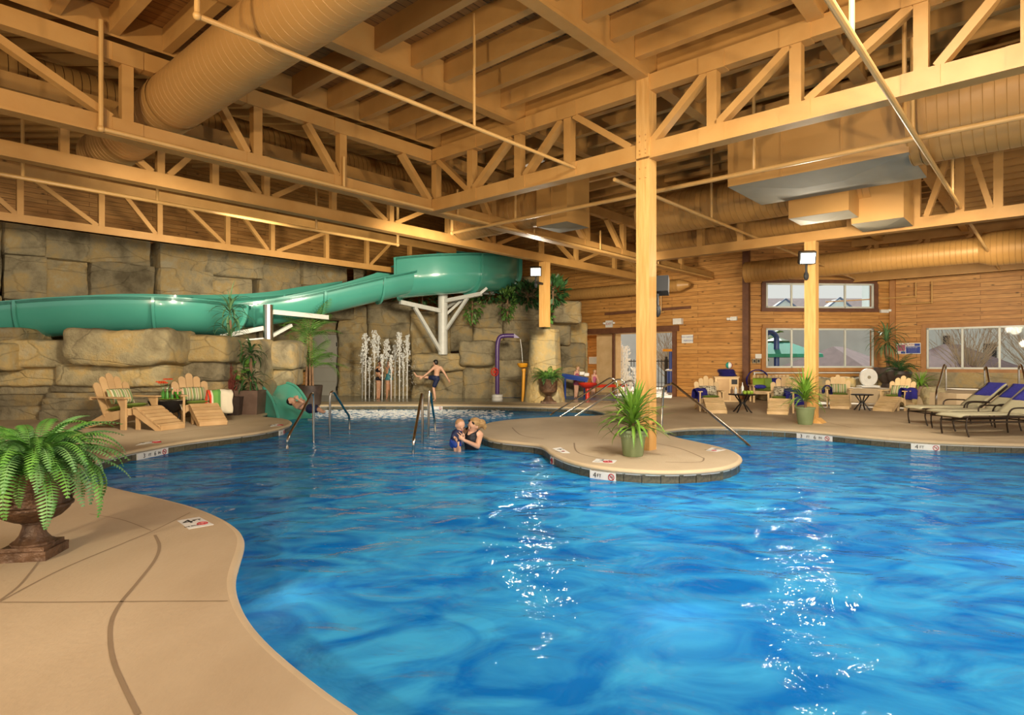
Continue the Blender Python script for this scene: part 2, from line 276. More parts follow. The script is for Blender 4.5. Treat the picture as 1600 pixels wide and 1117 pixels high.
# ------------------------------------------------------------------ mesh builder
class MB:
    def __init__(s): s.v = []; s.f = []; s.uv = None
    def add(s, vs, fs):
        n = len(s.v); s.v += [Vector(v) for v in vs]; s.f += [tuple(i+n for i in f) for f in fs]; return s
    def box(s, c, size, mat=None):
        x, y, z = (d/2 for d in size); c = Vector(c)
        vs = [Vector((i, j, k)) for i in (-x, x) for j in (-y, y) for k in (-z, z)]
        if mat is not None: vs = [mat@v for v in vs]
        return s.add([c+v for v in vs], [(0, 1, 3, 2), (4, 6, 7, 5), (0, 4, 5, 1), (2, 3, 7, 6), (0, 2, 6, 4), (1, 5, 7, 3)])
    def beam(s, p0, p1, w, h, up=(0, 0, 1)):
        p0, p1 = Vector(p0), Vector(p1); d = (p1-p0).normalized(); side = d.cross(Vector(up))
        if side.length < 1e-4: side = d.cross(Vector((EA.x, EA.y, 0)))
        side.normalize(); u = side.cross(d); vs = []
        for p in (p0, p1):
            for a, b in ((-1, -1), (1, -1), (1, 1), (-1, 1)): vs.append(p+side*(a*w/2)+u*(b*h/2))
        return s.add(vs, [(0, 1, 2, 3), (7, 6, 5, 4), (0, 4, 5, 1), (1, 5, 6, 2), (2, 6, 7, 3), (3, 7, 4, 0)])
    def tube(s, path, r, n=8, caps=True):
        path = [Vector(p) for p in path]; k = len(path); rs = r if isinstance(r, (list, tuple)) else [r]*k
        t0 = (path[1]-path[0]).normalized(); ref = Vector((0, 0, 1)) if abs(t0.z) < .9 else Vector((1, 0, 0))
        nx = t0.cross(ref).normalized(); vs = []
        for i, p in enumerate(path):
            a = path[max(i-1, 0)]; b = path[min(i+1, k-1)]; t = (b-a).normalized()
            nx = (nx-t*nx.dot(t)).normalized(); ny = t.cross(nx)
            for j in range(n):
                an = 2*math.pi*j/n; vs.append(p+(nx*math.cos(an)+ny*math.sin(an))*rs[i])
        fs = [(i*n+j, i*n+(j+1) % n, (i+1)*n+(j+1) % n, (i+1)*n+j) for i in range(k-1) for j in range(n)]
        if caps: fs += [tuple(range(n))[::-1], tuple((k-1)*n+j for j in range(n))]
        return s.add(vs, fs)
    def lathe(s, prof, c=(0, 0, 0), n=16, flute=0, fa=0):
        c = Vector(c); vs = []
        for r, z in prof:
            for j in range(n):
                an = 2*math.pi*j/n; rr = r*(1+(fa*abs(math.sin(flute*an/2)) if flute else 0)); vs.append(c+Vector((rr*math.cos(an), rr*math.sin(an), z)))
        k = len(prof); fs = [(i*n+j, i*n+(j+1) % n, (i+1)*n+(j+1) % n, (i+1)*n+j) for i in range(k-1) for j in range(n)]
        fs += [tuple(range(n))[::-1], tuple((k-1)*n+j for j in range(n))]
        return s.add(vs, fs)
    def ell(s, c, r, n=10, m=7, mat=None):
        c = Vector(c); r = (r, r, r) if not hasattr(r, '__len__') else r; vs = []
        for i in range(m+1):
            th = math.pi*i/m
            for j in range(n):
                an = 2*math.pi*j/n; v = Vector((r[0]*math.sin(th)*math.cos(an), r[1]*math.sin(th)*math.sin(an), r[2]*math.cos(th)))
                vs.append(c+(mat@v if mat is not None else v))
        fs = [(i*n+j, (i+1)*n+j, (i+1)*n+(j+1) % n, i*n+(j+1) % n) for i in range(m) for j in range(n)]
        return s.add(vs, fs)
    def prism(s, poly, ax, t):
        """extrude polygon (list of points) along vector ax*t, centred"""
        poly = [Vector(p) for p in poly]; d = Vector(ax).normalized()*t/2; n = len(poly)
        return s.add([p-d for p in poly]+[p+d for p in poly], [tuple(range(n))[::-1], tuple(range(n, 2*n))]+[(i, (i+1) % n, n+(i+1) % n, n+i) for i in range(n)])
    def quad(s, a, b, c, d): return s.add([a, b, c, d], [(0, 1, 2, 3)])
    def mesh(s, name, mat, smooth=True, ang=.6):
        me = bpy.data.meshes.new(name); me.from_pydata([tuple(v) for v in s.v], [], s.f)
        bm = bmesh.new(); bm.from_mesh(me); bmesh.ops.remove_doubles(bm, verts=bm.verts, dist=1e-5); bmesh.ops.recalc_face_normals(bm, faces=bm.faces); bm.to_mesh(me); bm.free()
        if mat is not None: me.materials.append(mat)
        if smooth:
            me.polygons.foreach_set('use_smooth', [True]*len(me.polygons)); me.set_sharp_from_angle(angle=ang)
        me.update(); return me
    def build(s, name, mat, parent=None, world=False, smooth=True, ang=.6, kind=None):
        if isinstance(mat, str): mat = M[mat]
        return link(name, s.mesh(name, mat, smooth, ang), parent, world, kind)
ROOT = {}
def link(name, me, parent=None, world=False, kind=None, mtx=None):
    o = bpy.data.objects.new(name, me); COL.objects.link(o)
    if parent is not None:
        o.parent = parent
        if world: o.matrix_parent_inverse = ROOT[parent.name].inverted()
    if mtx is not None: o.matrix_basis = mtx
    if kind: o['kind'] = kind
    return o
def thing(name, label, cat, loc=(0, 0, 0), rz=0.0, group=None, scale=1.0, kind=None):
    o = bpy.data.objects.new(name, None); COL.objects.link(o); o.empty_display_size = .1
    o.location = loc; o.rotation_euler = (0, 0, rz); o.scale = (scale,)*3
    ROOT[o.name] = Matrix.Translation(Vector(loc))@Matrix.Rotation(rz, 4, 'Z')@Matrix.Scale(scale, 4)
    o['label'] = label; o['category'] = cat
    if group: o['group'] = group
    if kind: o['kind'] = kind
    return o
def tag(o, label, cat, group=None, kind=None):
    o['label'] = label; o['category'] = cat
    if group: o['group'] = group
    if kind: o['kind'] = kind
    return o
def struct(o): o['kind'] = 'structure'; return o
def copy_tree(o, parent=None):
    c = o.copy(); COL.objects.link(c); c.parent = parent
    for ch in list(o.children): copy_tree(ch, c)
    return c
def onep(mb, name, mat, label, cat, loc=(0, 0, 0), rz=0, group=None, scale=1.0, **k):
    """thing that is one mesh, built in local coordinates"""
    o = mb.build(name, mat, **k); o.location = loc; o.rotation_euler = (0, 0, rz); o.scale = (scale,)*3
    return tag(o, label, cat, group)
def cr(pts, n=6, closed=False):
    """Catmull-Rom through points"""
    pts = [Vector(p) for p in pts]; k = len(pts); out = []
    rng = range(k) if closed else range(k-1)
    for i in rng:
        if closed: p0, p1, p2, p3 = pts[i-1], pts[i], pts[(i+1) % k], pts[(i+2) % k]
        else: p0, p1, p2, p3 = pts[max(i-1, 0)], pts[i], pts[i+1], pts[min(i+2, k-1)]
        for j in range(n):
            t = j/n; out.append(.5*((2*p1)+(-p0+p2)*t+(2*p0-5*p1+4*p2-p3)*t*t+(-p0+3*p1-3*p2+p3)*t**3))
    if not closed: out.append(pts[-1])
    return out
def chaikin(pts, it=2):
    for _ in range(it):
        q = []
        for i in range(len(pts)):
            a, b = pts[i], pts[(i+1) % len(pts)]; q += [a*.75+b*.25, a*.25+b*.75]
        pts = q
    return pts
def inside(p, poly):
    c = False; n = len(poly)
    for i in range(n):
        a, b = poly[i], poly[i-1]
        if (a.y > p.y) != (b.y > p.y) and p.x < (b.x-a.x)*(p.y-a.y)/(b.y-a.y)+a.x: c = not c
    return c
def text_mesh(s, size, mat, align='CENTER'):
    cu = bpy.data.curves.new('lettering', 'FONT'); cu.body = s; cu.size = size; cu.align_x = align; cu.align_y = 'CENTER'; cu.extrude = .0008; cu.resolution_u = 2
    o = bpy.data.objects.new('lettering', cu); COL.objects.link(o)
    dg = bpy.context.evaluated_depsgraph_get(); me = bpy.data.meshes.new_from_object(o.evaluated_get(dg)); bpy.data.objects.remove(o)
    me.materials.clear(); me.materials.append(M[mat]); return me
def rocky(size, seed, n=7, rnd=.32, amp=.10, flat=3.2):
    """a block of moulded rock: superellipsoid box, displaced; returns MB centred on origin"""
    sx, sy, sz = (d/2 for d in size); mb = MB(); q = 2.0/flat
    off = Vector((seed*3.17, seed*1.31, seed*7.7)); idx = {}
    def vert(v):
        key = (round(v.x, 4), round(v.y, 4), round(v.z, 4))
        if key in idx: return idx[key]
        e = flat*1.9; L = (abs(v.x)**e+abs(v.y)**e+abs(v.z)**e)**(1/e); w = v/L
        p = Vector((w.x*sx, w.y*sy, w.z*sz)); mn = min(sx, sy, sz)
        d = noise.noise(p*1.1+off)*amp*1.3+noise.noise(p*2.9+off)*amp*.75+abs(noise.noise(p*1.7-off))*amp*-1.1+noise.noise(Vector((p.x*2, p.y*2, p.z*7))+off)*amp*.5
        nrm = Vector((w.x/sx, w.y/sy, w.z/sz)).normalized(); p += nrm*d*mn*2
        idx[key] = len(mb.v); mb.v.append(p); return idx[key]
    for ax in range(3):
        for sg in (-1, 1):
            for i in range(n):
                for j in range(n):
                    c = []
                    for di, dj in ((0, 0), (1, 0), (1, 1), (0, 1)):
                        a = -1+2*(i+di)/n; b = -1+2*(j+dj)/n; v = [0, 0, 0]; v[ax] = sg; v[(ax+1) % 3] = a; v[(ax+2) % 3] = b; c.append(vert(Vector(v)))
                    mb.f.append(tuple(c) if sg > 0 else tuple(c[::-1]))
    return mb
# ================================================================== THE SHELL
ZW = -.148                                   # water level
pool_px = [(553, 1117), (510, 1089), (450, 1042), (405, 1002), (375, 965), (360, 930), (357, 905), (364, 880), (373, 855), (374, 838), (364, 824), (340, 808), (300, 792), (250, 779), (200, 768), (150, 756), (122, 748), (116, 738),
           (130, 728), (155, 716), (188, 707), (223, 700), (260, 693), (300, 687), (350, 681), (400, 675), (432, 669), (450, 663.5), (455, 659), (447, 654.5), (425, 652), (404, 650.5), (416, 645), (440, 640.5), (458, 637), (475, 632.5), (560, 631.5), (700, 631.5), (800, 633), (865, 635), (920, 637), (942, 642), (952, 647), (930, 649.5), (888, 650), (840, 652.5), (800, 655), (768, 659), (754, 665), (750, 674), (757, 682),
           (775, 686.5), (810, 690), (845, 693.5), (855, 699), (865, 708), (885, 717), (915, 725), (960, 731), (1020, 735), (1080, 734.5), (1130, 730), (1152, 722), (1157, 714), (1148, 706), (1125, 698), (1090, 690.5), (1055, 683), (1036, 677), (1034, 673), (1048, 669.5), (1080, 667), (1130, 666), (1190, 668), (1260, 672), (1350, 681), (1436, 687.5), (1520, 691), (1600, 693)]
pool = [G(x, y) for x, y in pool_px] + [Vector((9.5, 8.6, 0)), Vector((12.0, 7.0, 0)), Vector((12.5, 3.0, 0)), Vector((9.0, -.6, 0)), Vector((5.0, -1.4, 0)), Vector((2.2, -.6, 0)), Vector((.6, .9, 0))]
pool = chaikin(pool, 2)
NP = len(pool)
def area2(p): return sum(p[i-1].x*p[i].y-p[i].x*p[i-1].y for i in range(len(p)))
SGN = 1 if area2(pool) > 0 else -1
def nrm_in(i):
    t = (pool[(i+1) % NP]-pool[i-1]).normalized(); return Vector((-t.y, t.x, 0))*SGN
NIN = [nrm_in(i) for i in range(NP)]
# floor
outer = [AB(-14, -24), AB(-14, 16), AB(28, 16), AB(28, -24)]
hole = [pool[i]-NIN[i]*.012 for i in range(NP)]
tris = tessellate_polygon([outer, hole]); vv = outer+hole
mb = MB(); mb.add(vv, [tuple(t) for t in tris]); floor = struct(mb.build('floor', 'deck', smooth=False))
for p_ in floor.data.polygons:
    if p_.normal.z < 0: p_.flip()
# coping nose, white bead and waterline band, swept round the pool
def sweep_ring(prof, name, mat, z0=0.0, parent=None, smooth=True):
    mb = MB(); k = len(prof)
    for i in range(NP):
        for d, z in prof: mb.v.append(pool[i]+NIN[i]*d+Vector((0, 0, z)))
    for i in range(NP):
        j = (i+1) % NP
        for q in range(k-1): mb.f.append((i*k+q, i*k+q+1, j*k+q+1, j*k+q))
    return mb.build(name, mat, parent, smooth=smooth, ang=1.2)
cop = sweep_ring([(-.012, .0), (.012, -.003), (.028, -.014), (.034, -.028), (.030, -.044), (.016, -.052), (-.02, -.053)], 'coping', 'coping', parent=floor)
sweep_ring([(-.012, -.053), (.006, -.053), (.006, -.064), (-.012, -.064)], 'white_bead', 'white', parent=floor)
wallband = struct(sweep_ring([(-.02, -.05), (-.02, -1.25)], 'pool_wall', 'plaster'))
# waterline tiles one by one where they face the viewer
TL = .205; tm = MB().box((0, 0, 0), (TL-.006, .018, .14)); tile_me = tm.mesh('tile', M['tile'], smooth=False)
acc = 0.0; nt_ = 0; marker_slots = []
for i in range(NP):
    a, b = pool[i], pool[(i+1) % NP]; L = (b-a).length; t = (b-a)/L
    n = Vector((-t.y, t.x, 0))*SGN
    while acc < L:
        c = a+t*acc; px = c.x/c.y*F+800 if c.y > .5 else -999
        if -60 < px < 1660 and n.dot(-c) > 0 and c.y > 4 and nt_ < 290:
            o = link('tile', tile_me, wallband); o.location = c-n*.006+Vector((0, 0, -.126)); o.rotation_euler = (0, 0, math.atan2(t.y, t.x)); nt_ += 1
        acc += TL
    acc -= L
# pool floor, water
vv = [p+Vector((0, 0, -1.25)) for p in [pool[i]-NIN[i]*.02 for i in range(NP)]]
pf = struct(MB().add(vv, [tuple(t) for t in tessellate_polygon([vv])]).build('pool_floor', 'plaster', smooth=False))
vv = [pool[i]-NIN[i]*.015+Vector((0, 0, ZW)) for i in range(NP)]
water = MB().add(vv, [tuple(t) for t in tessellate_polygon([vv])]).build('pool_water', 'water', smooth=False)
for ob in (pf, water):
    for p_ in ob.data.polygons:
        if p_.normal.z < 0: p_.flip()
for k, (q, d_) in enumerate((((-2.6, 6.6), (2, 5)), ((1.6, 6.3), (2, 3)), ((6.5, 8.2), (5, 5)))):
    l_ = area('underwater_fill', (q[0], q[1], -.75), (d_[0], d_[1], -.9), .4, 7, (.85, .95, 1.0))  # unseen lights added below the surface to make the water luminous
tag(water, 'rippled bright blue water filling the free-form swimming pool', 'water', kind='stuff')
# control joints sawn into the deck
def ribbon(px, w, name='joint'):
    pts = cr([G(x, y) for x, y in px], 8); mb = MB()
    for i, p in enumerate(pts):
        t = (pts[min(i+1, len(pts)-1)]-pts[max(i-1, 0)]).normalized(); s = Vector((-t.y, t.x, 0))*w/2
        mb.v += [p+s+Vector((0, 0, .0015)), p-s+Vector((0, 0, .0015))]
    mb.f = [(2*i, 2*i+1, 2*i+3, 2*i+2) for i in range(len(pts)-1)]
    o = mb.build(name, 'joint', floor, smooth=False)
    for p_ in o.data.polygons:
        if p_.normal.z < 0: p_.flip()
ribbon([(216, 1117), (195, 1075), (178, 1035), (172, 1000), (175, 968), (190, 940), (215, 910), (242, 875), (249, 853), (242, 836)], .018)
ribbon([(0, 940), (95, 890), (190, 850), (240, 829), (297, 801)], .010)
ribbon([(-20, 941), (100, 941), (200, 940), (356, 939)], .010)
ribbon([(236, 829), (190, 812), (140, 803)], .008)
ribbon([(0, 938), (30, 915), (55, 885), (64, 872)], .012)
ribbon([(100, 767), (135, 768)], .008)
ribbon([(800, 668), (815, 680), (850, 686)], .02); ribbon([(950, 668), (965, 682), (1010, 690), (1060, 700), (1100, 716)], .02)
ribbon([(897, 692), (905, 708), (960, 720)], .02); ribbon([(1100, 716), (1092, 722), (1040, 722)], .02)
ribbon([(370, 662), (250, 680)], .02); ribbon([(1200, 640), (1330, 668)], .02); ribbon([(1250, 690-30), (1420, 668)], .02)
# wet splash pad
def patch(px, mat, name, z=.003, label=None):
    vv = [G(x, y)+Vector((0, 0, z)) for x, y in px]
    o = MB().add(vv, [tuple(range(len(vv)))]).build(name, mat, floor, smooth=False)
    for p_ in o.data.polygons:
        if p_.normal.z < 0: p_.flip()
    return o
patch([(468, 627.5), (860, 628), (960, 630), (960, 612), (470, 609)], 'pad', 'splash_pad_floor')
patch([(770, 622), (850, 622), (850, 617), (775, 616)], 'pad_blue', 'blue_floor_patch', .006)
patch([(880, 624), (975, 627), (985, 618), (880, 616)], 'pad_blue', 'blue_floor_patch', .006)

# ------------------------------------------------------------------ walls
A1 = 20.0; B12 = b_at(1165, A1); T2 = 3.49; A3 = A1+T2; B23 = B12+T2; BL = -20.6; ZT = 8.6
def wall(name, p0, p1, z0, z1, holes=(), mat='siding', parent=None, thick=.16, u0=0.0):
    """vertical wall p0->p1 (xy), rectangular holes given as (u0,u1,z0,z1) in metres along it; outer skin behind"""
    p0 = Vector((p0.x, p0.y, 0)); p1 = Vector((p1.x, p1.y, 0)); L = (p1-p0).length; d = (p1-p0)/L; nrm = Vector((-d.y, d.x, 0))
    if nrm.dot(p0+p1) < 0: nrm = -nrm            # away from the viewer
    us = sorted({0, L, *[max(0, min(L, h[i])) for h in holes for i in (0, 1)]}); zs = sorted({z0, z1, *[h[i] for h in holes for i in (2, 3)]})
    me = bpy.data.meshes.new(name); vs = []; fs = []; uvs = []
    def q(pts, uv): n = len(vs); vs.extend(pts); fs.append((n, n+1, n+2, n+3)); uvs.extend(uv)
    for i in range(len(us)-1):
        for j in range(len(zs)-1):
            cu, cz = (us[i]+us[i+1])/2, (zs[j]+zs[j+1])/2
            if any(h[0] < cu < h[1] and h[2] < cz < h[3] for h in holes): continue
            for off in (Vector((0, 0, 0)), nrm*thick):
                q([p0+d*us[i]+Vector((0, 0, zs[j]))+off, p0+d*us[i+1]+Vector((0, 0, zs[j]))+off, p0+d*us[i+1]+Vector((0, 0, zs[j+1]))+off, p0+d*us[i]+Vector((0, 0, zs[j+1]))+off],
                  [(us[i]+u0, zs[j]), (us[i+1]+u0, zs[j]), (us[i+1]+u0, zs[j+1]), (us[i]+u0, zs[j+1])])
    for h in holes:
        for (a, b) in (((h[0], h[2]), (h[1], h[2])), ((h[1], h[2]), (h[1], h[3])), ((h[1], h[3]), (h[0], h[3])), ((h[0], h[3]), (h[0], h[2]))):
            pa = p0+d*a[0]+Vector((0, 0, a[1])); pb = p0+d*b[0]+Vector((0, 0, b[1]))
            q([pa, pb, pb+nrm*thick, pa+nrm*thick], [(0, 0.02), (.5, 0.02), (.5, .1), (0, .1)])
    me.from_pydata([tuple(v) for v in vs], [], fs); ul = me.uv_layers.new(name='UVMap')
    for k, uv in enumerate(uvs): ul.data[k].uv = uv
    me.materials.append(M[mat]); o = link(name, me, parent)
    if parent is None: o['kind'] = 'structure'
    return o, p0, d, nrm
def on_wall(px, p0, d):
    """distance along a wall line at an image column"""
    u = (px-800.0)/F; return (u*p0.y-p0.x)/(d.x-u*d.y)
P12, P23, P1L, P3R = AB(A1, B12), AB(A3, B23), AB(A1, -20.6), AB(A3, 9)
d1 = (P1L-P12).normalized(); d2 = (P23-P12).normalized(); d3 = (P3R-P23).normalized()
u_hd0, u_hd1 = on_wall(1054, P12, d1), on_wall(888, P12, d1)
ZH = 2.30
wall('wall_back', P12, P1L, 0, ZT, [(u_hd0, u_hd1, -.01, ZH)])
ua, ub = on_wall(1196, P12, d2), on_wall(1364, P12, d2); WZ0, WZ1, CZ0, CZ1 = 1.02, 2.31, 2.97, 3.78
wall('wall_bay', P12, P23, 0, ZT, [(ua, ub, WZ0, WZ1), (ua, ub, CZ0, CZ1)], u0=3.3)
uc, ud = on_wall(1448, P23, d3), on_wall(1448, P23, d3)+5.6
wall('wall_right', P23, P3R, 0, ZT, [(uc, ud, WZ0-.03, WZ1-.02)], u0=7.1)
PLN = AB(-14, BL)
wall('wall_left', PLN, P1L, 0, 9.5, u0=1.7)
# corner posts and trim
def trim(n, p0, p1, w, h, mat='trim_dark'):
    return struct(MB().beam(p0, p1, w, h).build('trim_%d' % n, mat, smooth=False))
nin2 = Vector((d2.y, -d2.x, 0)); nin2 = nin2 if nin2.y < 0 else -nin2
nin1 = -EA; nin3 = -EA
for k, pp in enumerate((P12, P23)):
    q = pp+Vector((0, -.06, 0)); trim(k+1, q, q+Vector((0, 0, ZT)), .2 if k == 0 else .16, .16, 'trim_dark' if k == 0 else 'trim_cedar')
e = nin1*.04
trim(3, P12+d1*(u_hd0-.18)+e+Vector((0, 0, ZH+.09)), P12+d1*(u_hd1+.3)+e+Vector((0, 0, ZH+.09)), .08, .2)
trim(4, P12+d1*(u_hd0-.02)+e, P12+d1*(u_hd0-.02)+e+Vector((0, 0, ZH)), .14, .1)
trim(5, P12+d1*(on_wall(1080, P12, d1))+e+Vector((0, 0, 3.1)), P12+d1*(on_wall(946, P12, d1))+e+Vector((0, 0, 3.05)), .05, .1)
# windows
def window(n, p0, d, nin, u0, u1, z0, z1, panes, casing, sill):
    r = MB(); base = p0+d*u0+Vector((0, 0, z0)); fo = nin*.02
    w = bpy.data.objects.new('window_%d' % n, None); COL.objects.link(w); w.location = base; ROOT[w.name] = Matrix.Translation(base); w['kind'] = 'structure'
    def bar(a, b, wd, mat, nm, th=.05, off=fo):
        MB().beam(p0+d*a[0]+Vector((0, 0, a[1]))+off, p0+d*b[0]+Vector((0, 0, b[1]))+off, th, wd).build(nm, mat, w, True, smooth=False)
    def vbar(u, wd, mat, nm, off=fo, zz=(z0, z1)):
        c = p0+d*u+Vector((0, 0, (zz[0]+zz[1])/2))+off; rot = Matrix.Rotation(math.atan2(d.y, d.x), 3, 'Z')
        MB().box(c, (wd, .05, zz[1]-zz[0]), rot).build(nm, mat, w, True, smooth=False)
    fw = .055
    bar((u0, z0+fw/2), (u1, z0+fw/2), fw, 'alu', 'frame'); bar((u0, z1-fw/2), (u1, z1-fw/2), fw, 'alu', 'frame')
    us = panes
    for u in us: vbar(u, fw, 'alu', 'mullion')
    for i in range(len(us)-1):
        a, b = us[i]+fw/2, us[i+1]-fw/2
        c = p0+d*((a+b)/2)+Vector((0, 0, (z0+z1)/2))-nin*.02; rot = Matrix.Rotation(math.atan2(d.y, d.x), 3, 'Z')
        MB().box(c, (b-a+.02, .008, z1-z0-.06), rot).build('pane', 'glass', w, True, smooth=False)
    cm = casing; o2 = nin*.03
    bar((u0-.12, z1+.06), (u1+.12, z1+.06), .12, cm, 'casing', .05, o2); bar((u0-.16, z0-.06), (u1+.16, z0-.06), .12, sill, 'sill', .09, o2)
    vbar(u0-.08, .14, cm, 'casing', o2); vbar(u1+.08, .14, cm, 'casing', o2)
    return w
mull = [1196+2, 1236, 1277, 1319.5, 1363]
us2 = [on_wall(x, P12, d2) for x in mull]; us2[0] = ua+.03; us2[-1] = ub-.03
window(1, P12, d2, nin2, ua, ub, WZ0, WZ1, us2, 'trim_cedar', 'trim_cedar')
window(2, P12, d2, nin2, ua, ub, CZ0, CZ1, us2, 'trim_dark', 'trim_dark')
us3 = [uc+.03]+[on_wall(x, P23, d3) for x in (1504, 1562)]
st = us3[2]-us3[1]; us3 += [us3[2]-.06+st, us3[2]+2*st-.15]; us3 = [u for u in us3 if u < ud-.3]+[ud-.03]
window(3, P23, d3, nin3, uc, ud, WZ0-.03, WZ1-.02, us3, 'trim_cedar', 'trim_cedar')
# ------------------------------------------------------------------ ceilings
ZD = 5.52; BA = -8.72; G1, G2 = -4.245, -6.65; GIR = [BA, G2, G1, -2.05, .2, 2.5, 4.8]
def uvplane(name, corners, mat, uvs, parent=None):
    me = bpy.data.meshes.new(name); me.from_pydata([tuple(c) for c in corners], [], [tuple(range(len(corners)))]); ul = me.uv_layers.new(name='UVMap')
    for k, uv in enumerate(uvs): ul.data[k].uv = uv
    me.materials.append(M[mat]); return link(name, me, parent)
ceil = struct(uvplane('ceiling', [AB(-10, BA, ZD), AB(-10, 9, ZD), AB(A3+.3, 9, ZD), AB(A3+.3, BA, ZD)], 'decking', [(-10, BA), (-10, 9), (A3, 9), (A3, BA)]))
jl = {}
for k in range(len(GIR)-1):
    L = GIR[k+1]-GIR[k]-.14; jl[k] = MB().box((0, 0, 0), (L, .11, .30)).mesh('joist', M['timber'], smooth=False)
a = -.6
while a < A3:
    for k in range(len(GIR)-1):
        b = (GIR[k]+GIR[k+1])/2; c = AB(a, b, ZD-.15)
        near = AB(a, GIR[k+1]); far = AB(a, GIR[k]); ok = False
        for t in (0, .25, .5, .75, 1):
            q = near*(1-t)+far*t
            if q.y > 3.5 and -250 < 800+F*q.x/q.y < 1850 and HOR-F*3.9/q.y > -320: ok = True
        if ok:
            o = link('joist', jl[k], ceil); o.location = c; o.rotation_euler = (0, 0, ROTB)
    a += .6
for g in GIR[1:]:
    MB().beam(AB(-6, g, ZD-.20), AB(A3, g, ZD-.20), .13, .40).build('girder', 'timber', ceil, smooth=False)
    MB().beam(AB(-6, g, ZD-.42), AB(A3, g, ZD-.42), .17, .05).build('ledger', 'timber', ceil, smooth=False)
# taller roof beyond the long truss
def zr(Y): return 6.05+.105*(Y-4)
cs = [AB(-14, BA+.05), AB(A3, BA+.05), AB(A3, BL-.3), AB(-14, BL-.3)]
hi = struct(uvplane('ceiling_high', [Vector((c.x, c.y, zr(c.y))) for c in cs], 'decking', [(c.y, c.x) for c in cs]))
y = 1.6
while y < 27:
    # clip a level joist along X between the truss line and the left wall
    xa = (BA-EB.y*y)/EB.x; xb = (BL-EB.y*y)/EB.x; xa = min(xa, 9); xb = max(xb, -20)
    z = zr(y)-.16
    MB().beam(Vector((xb, y, z)), Vector((xa, y, z)), .11, .28).build('joist', 'timber', hi, smooth=False); y += .62
fs_ = struct(MB().quad(AB(-14, BA+.05, 5.2), AB(A3, BA+.05, 5.2), AB(A3, BA+.05, 8.6), AB(-14, BA+.05, 8.6)).build('wall_fascia', 'timber', smooth=False))
# ================================================================== ROOF TIMBERS, DUCTS, PIPES
ZB, ZC = 3.97, 5.12                     # underside of bottom chord, top of the truss
def truss(label, line, fixed, nodes, lo, hi, diag, zb=ZB, zt=ZC, hb=.23, w=.15, top=True, wv=.13, dw=.13, gus=True):
    """line 'a' runs along a at b=fixed, 'b' runs along b at a=fixed"""
    f = (lambda s, z: AB(s, fixed, z)) if line == 'a' else (lambda s, z: AB(fixed, s, z))
    base = f((lo+hi)/2, zb); t = thing('roof_truss', label, 'truss', base, 0, 'timber roof trusses')
    MB().beam(f(lo, zb+hb/2), f(hi, zb+hb/2), w, hb).build('bottom_chord', 'timber', t, True, smooth=False)
    MB().beam(f(lo, zb+.015), f(hi, zb+.015), w+.05, .03).build('chord_flange', 'timber', t, True, smooth=False)
    if top: MB().beam(f(lo, zt-.11), f(hi, zt-.11), w, .22).build('top_chord', 'timber', t, True, smooth=False)
    rot = Matrix.Rotation(ROTA if line == 'a' else ROTB, 3, 'Z')
    for s in nodes:
        MB().box(f(s, (zb+zt)/2+.05), (wv, wv, zt-zb-hb), rot).build('web_post', 'timber', t, True, smooth=False)
    for s0, e0, s1, e1 in diag:            # s, end 0 low / 1 high
        p0 = f(s0, zt-.22 if e0 else zb+hb); p1 = f(s1, zt-.22 if e1 else zb+hb)
        MB().beam(p0, p1, .09, dw, up=(EB if line == 'a' else EA)).build('web_diagonal', 'timber', t, True, smooth=False)
    if gus:
        for s in nodes:
            for z in (zb+.12, zt-.12):
                MB().box(f(s, z), (.34, w+.02, .22), rot).build('gusset_plate', 'timber', t, True, smooth=False)
    return t
nb = [b_at(x, 7.57) for x in (812, 890, 1115, 1245, 1440)]+[-.2, 1.0, 2.2]
db = [(b_at(822, 7.57), 0, b_at(880, 7.57), 1), (b_at(900, 7.57), 1, b_at(988, 7.57), 0), (b_at(1020, 7.57), 0, b_at(1105, 7.57), 1), (b_at(1122, 7.57), 0, b_at(1236, 7.57), 1), (b_at(1262, 7.57), 0, b_at(1425, 7.57), 1), (b_at(1465, 7.57), 0, -.3, 1), (-.1, 0, .9, 1), (1.1, 0, 2.1, 1), (-8.5, 1, -7.7, 0), (-7.6, 0, -6.7, 1)]
truss('long timber truss running right from the middle post across the pool', 'b', 7.57, nb+[-7.65], BA+.1, 5.0, db)
na = [-1.6, .3, a_at(197, BA), a_at(400, BA), a_at(533, BA), a_at(682, BA), 9.2, 10.9, 12.6, 14.3, 16.0, 17.7]
da = [(a_at(-60, BA), 1, a_at(172, BA), 0), (a_at(335, BA), 1, a_at(385, BA), 0), (a_at(478, BA), 1, a_at(525, BA), 0), (a_at(626, BA), 1, a_at(670, BA), 0), (-1.4, 1, .2, 0)]
for k in range(6, 11): da.append((na[k-1]+.9, 1, na[k]-.1, 0))
truss('long timber truss sloping down from the upper left corner to the window bay', 'a', BA, na, -4, A1-.05, da)
nc = [a_at(x, -10.66) for x in (100, 250, 335, 415, 520, 610, 700, 770, 846, 900, 960, 1010, 1070)]
dc = []
for k in range(len(nc)-1): dc.append((nc[k]+.12, 0, nc[k+1]-.12, 1) if k % 2 else (nc[k]+.12, 1, nc[k+1]-.12, 0))
truss('timber truss with closely set braces above the boy and the slide', 'a', -10.66, nc, -3, A1-.05, dc, hb=.22, wv=.11, dw=.1, gus=False)
nd = [a_at(x, -15.5) for x in (31, 158, 249, 355, 425, 510, 573, 640, 700)]
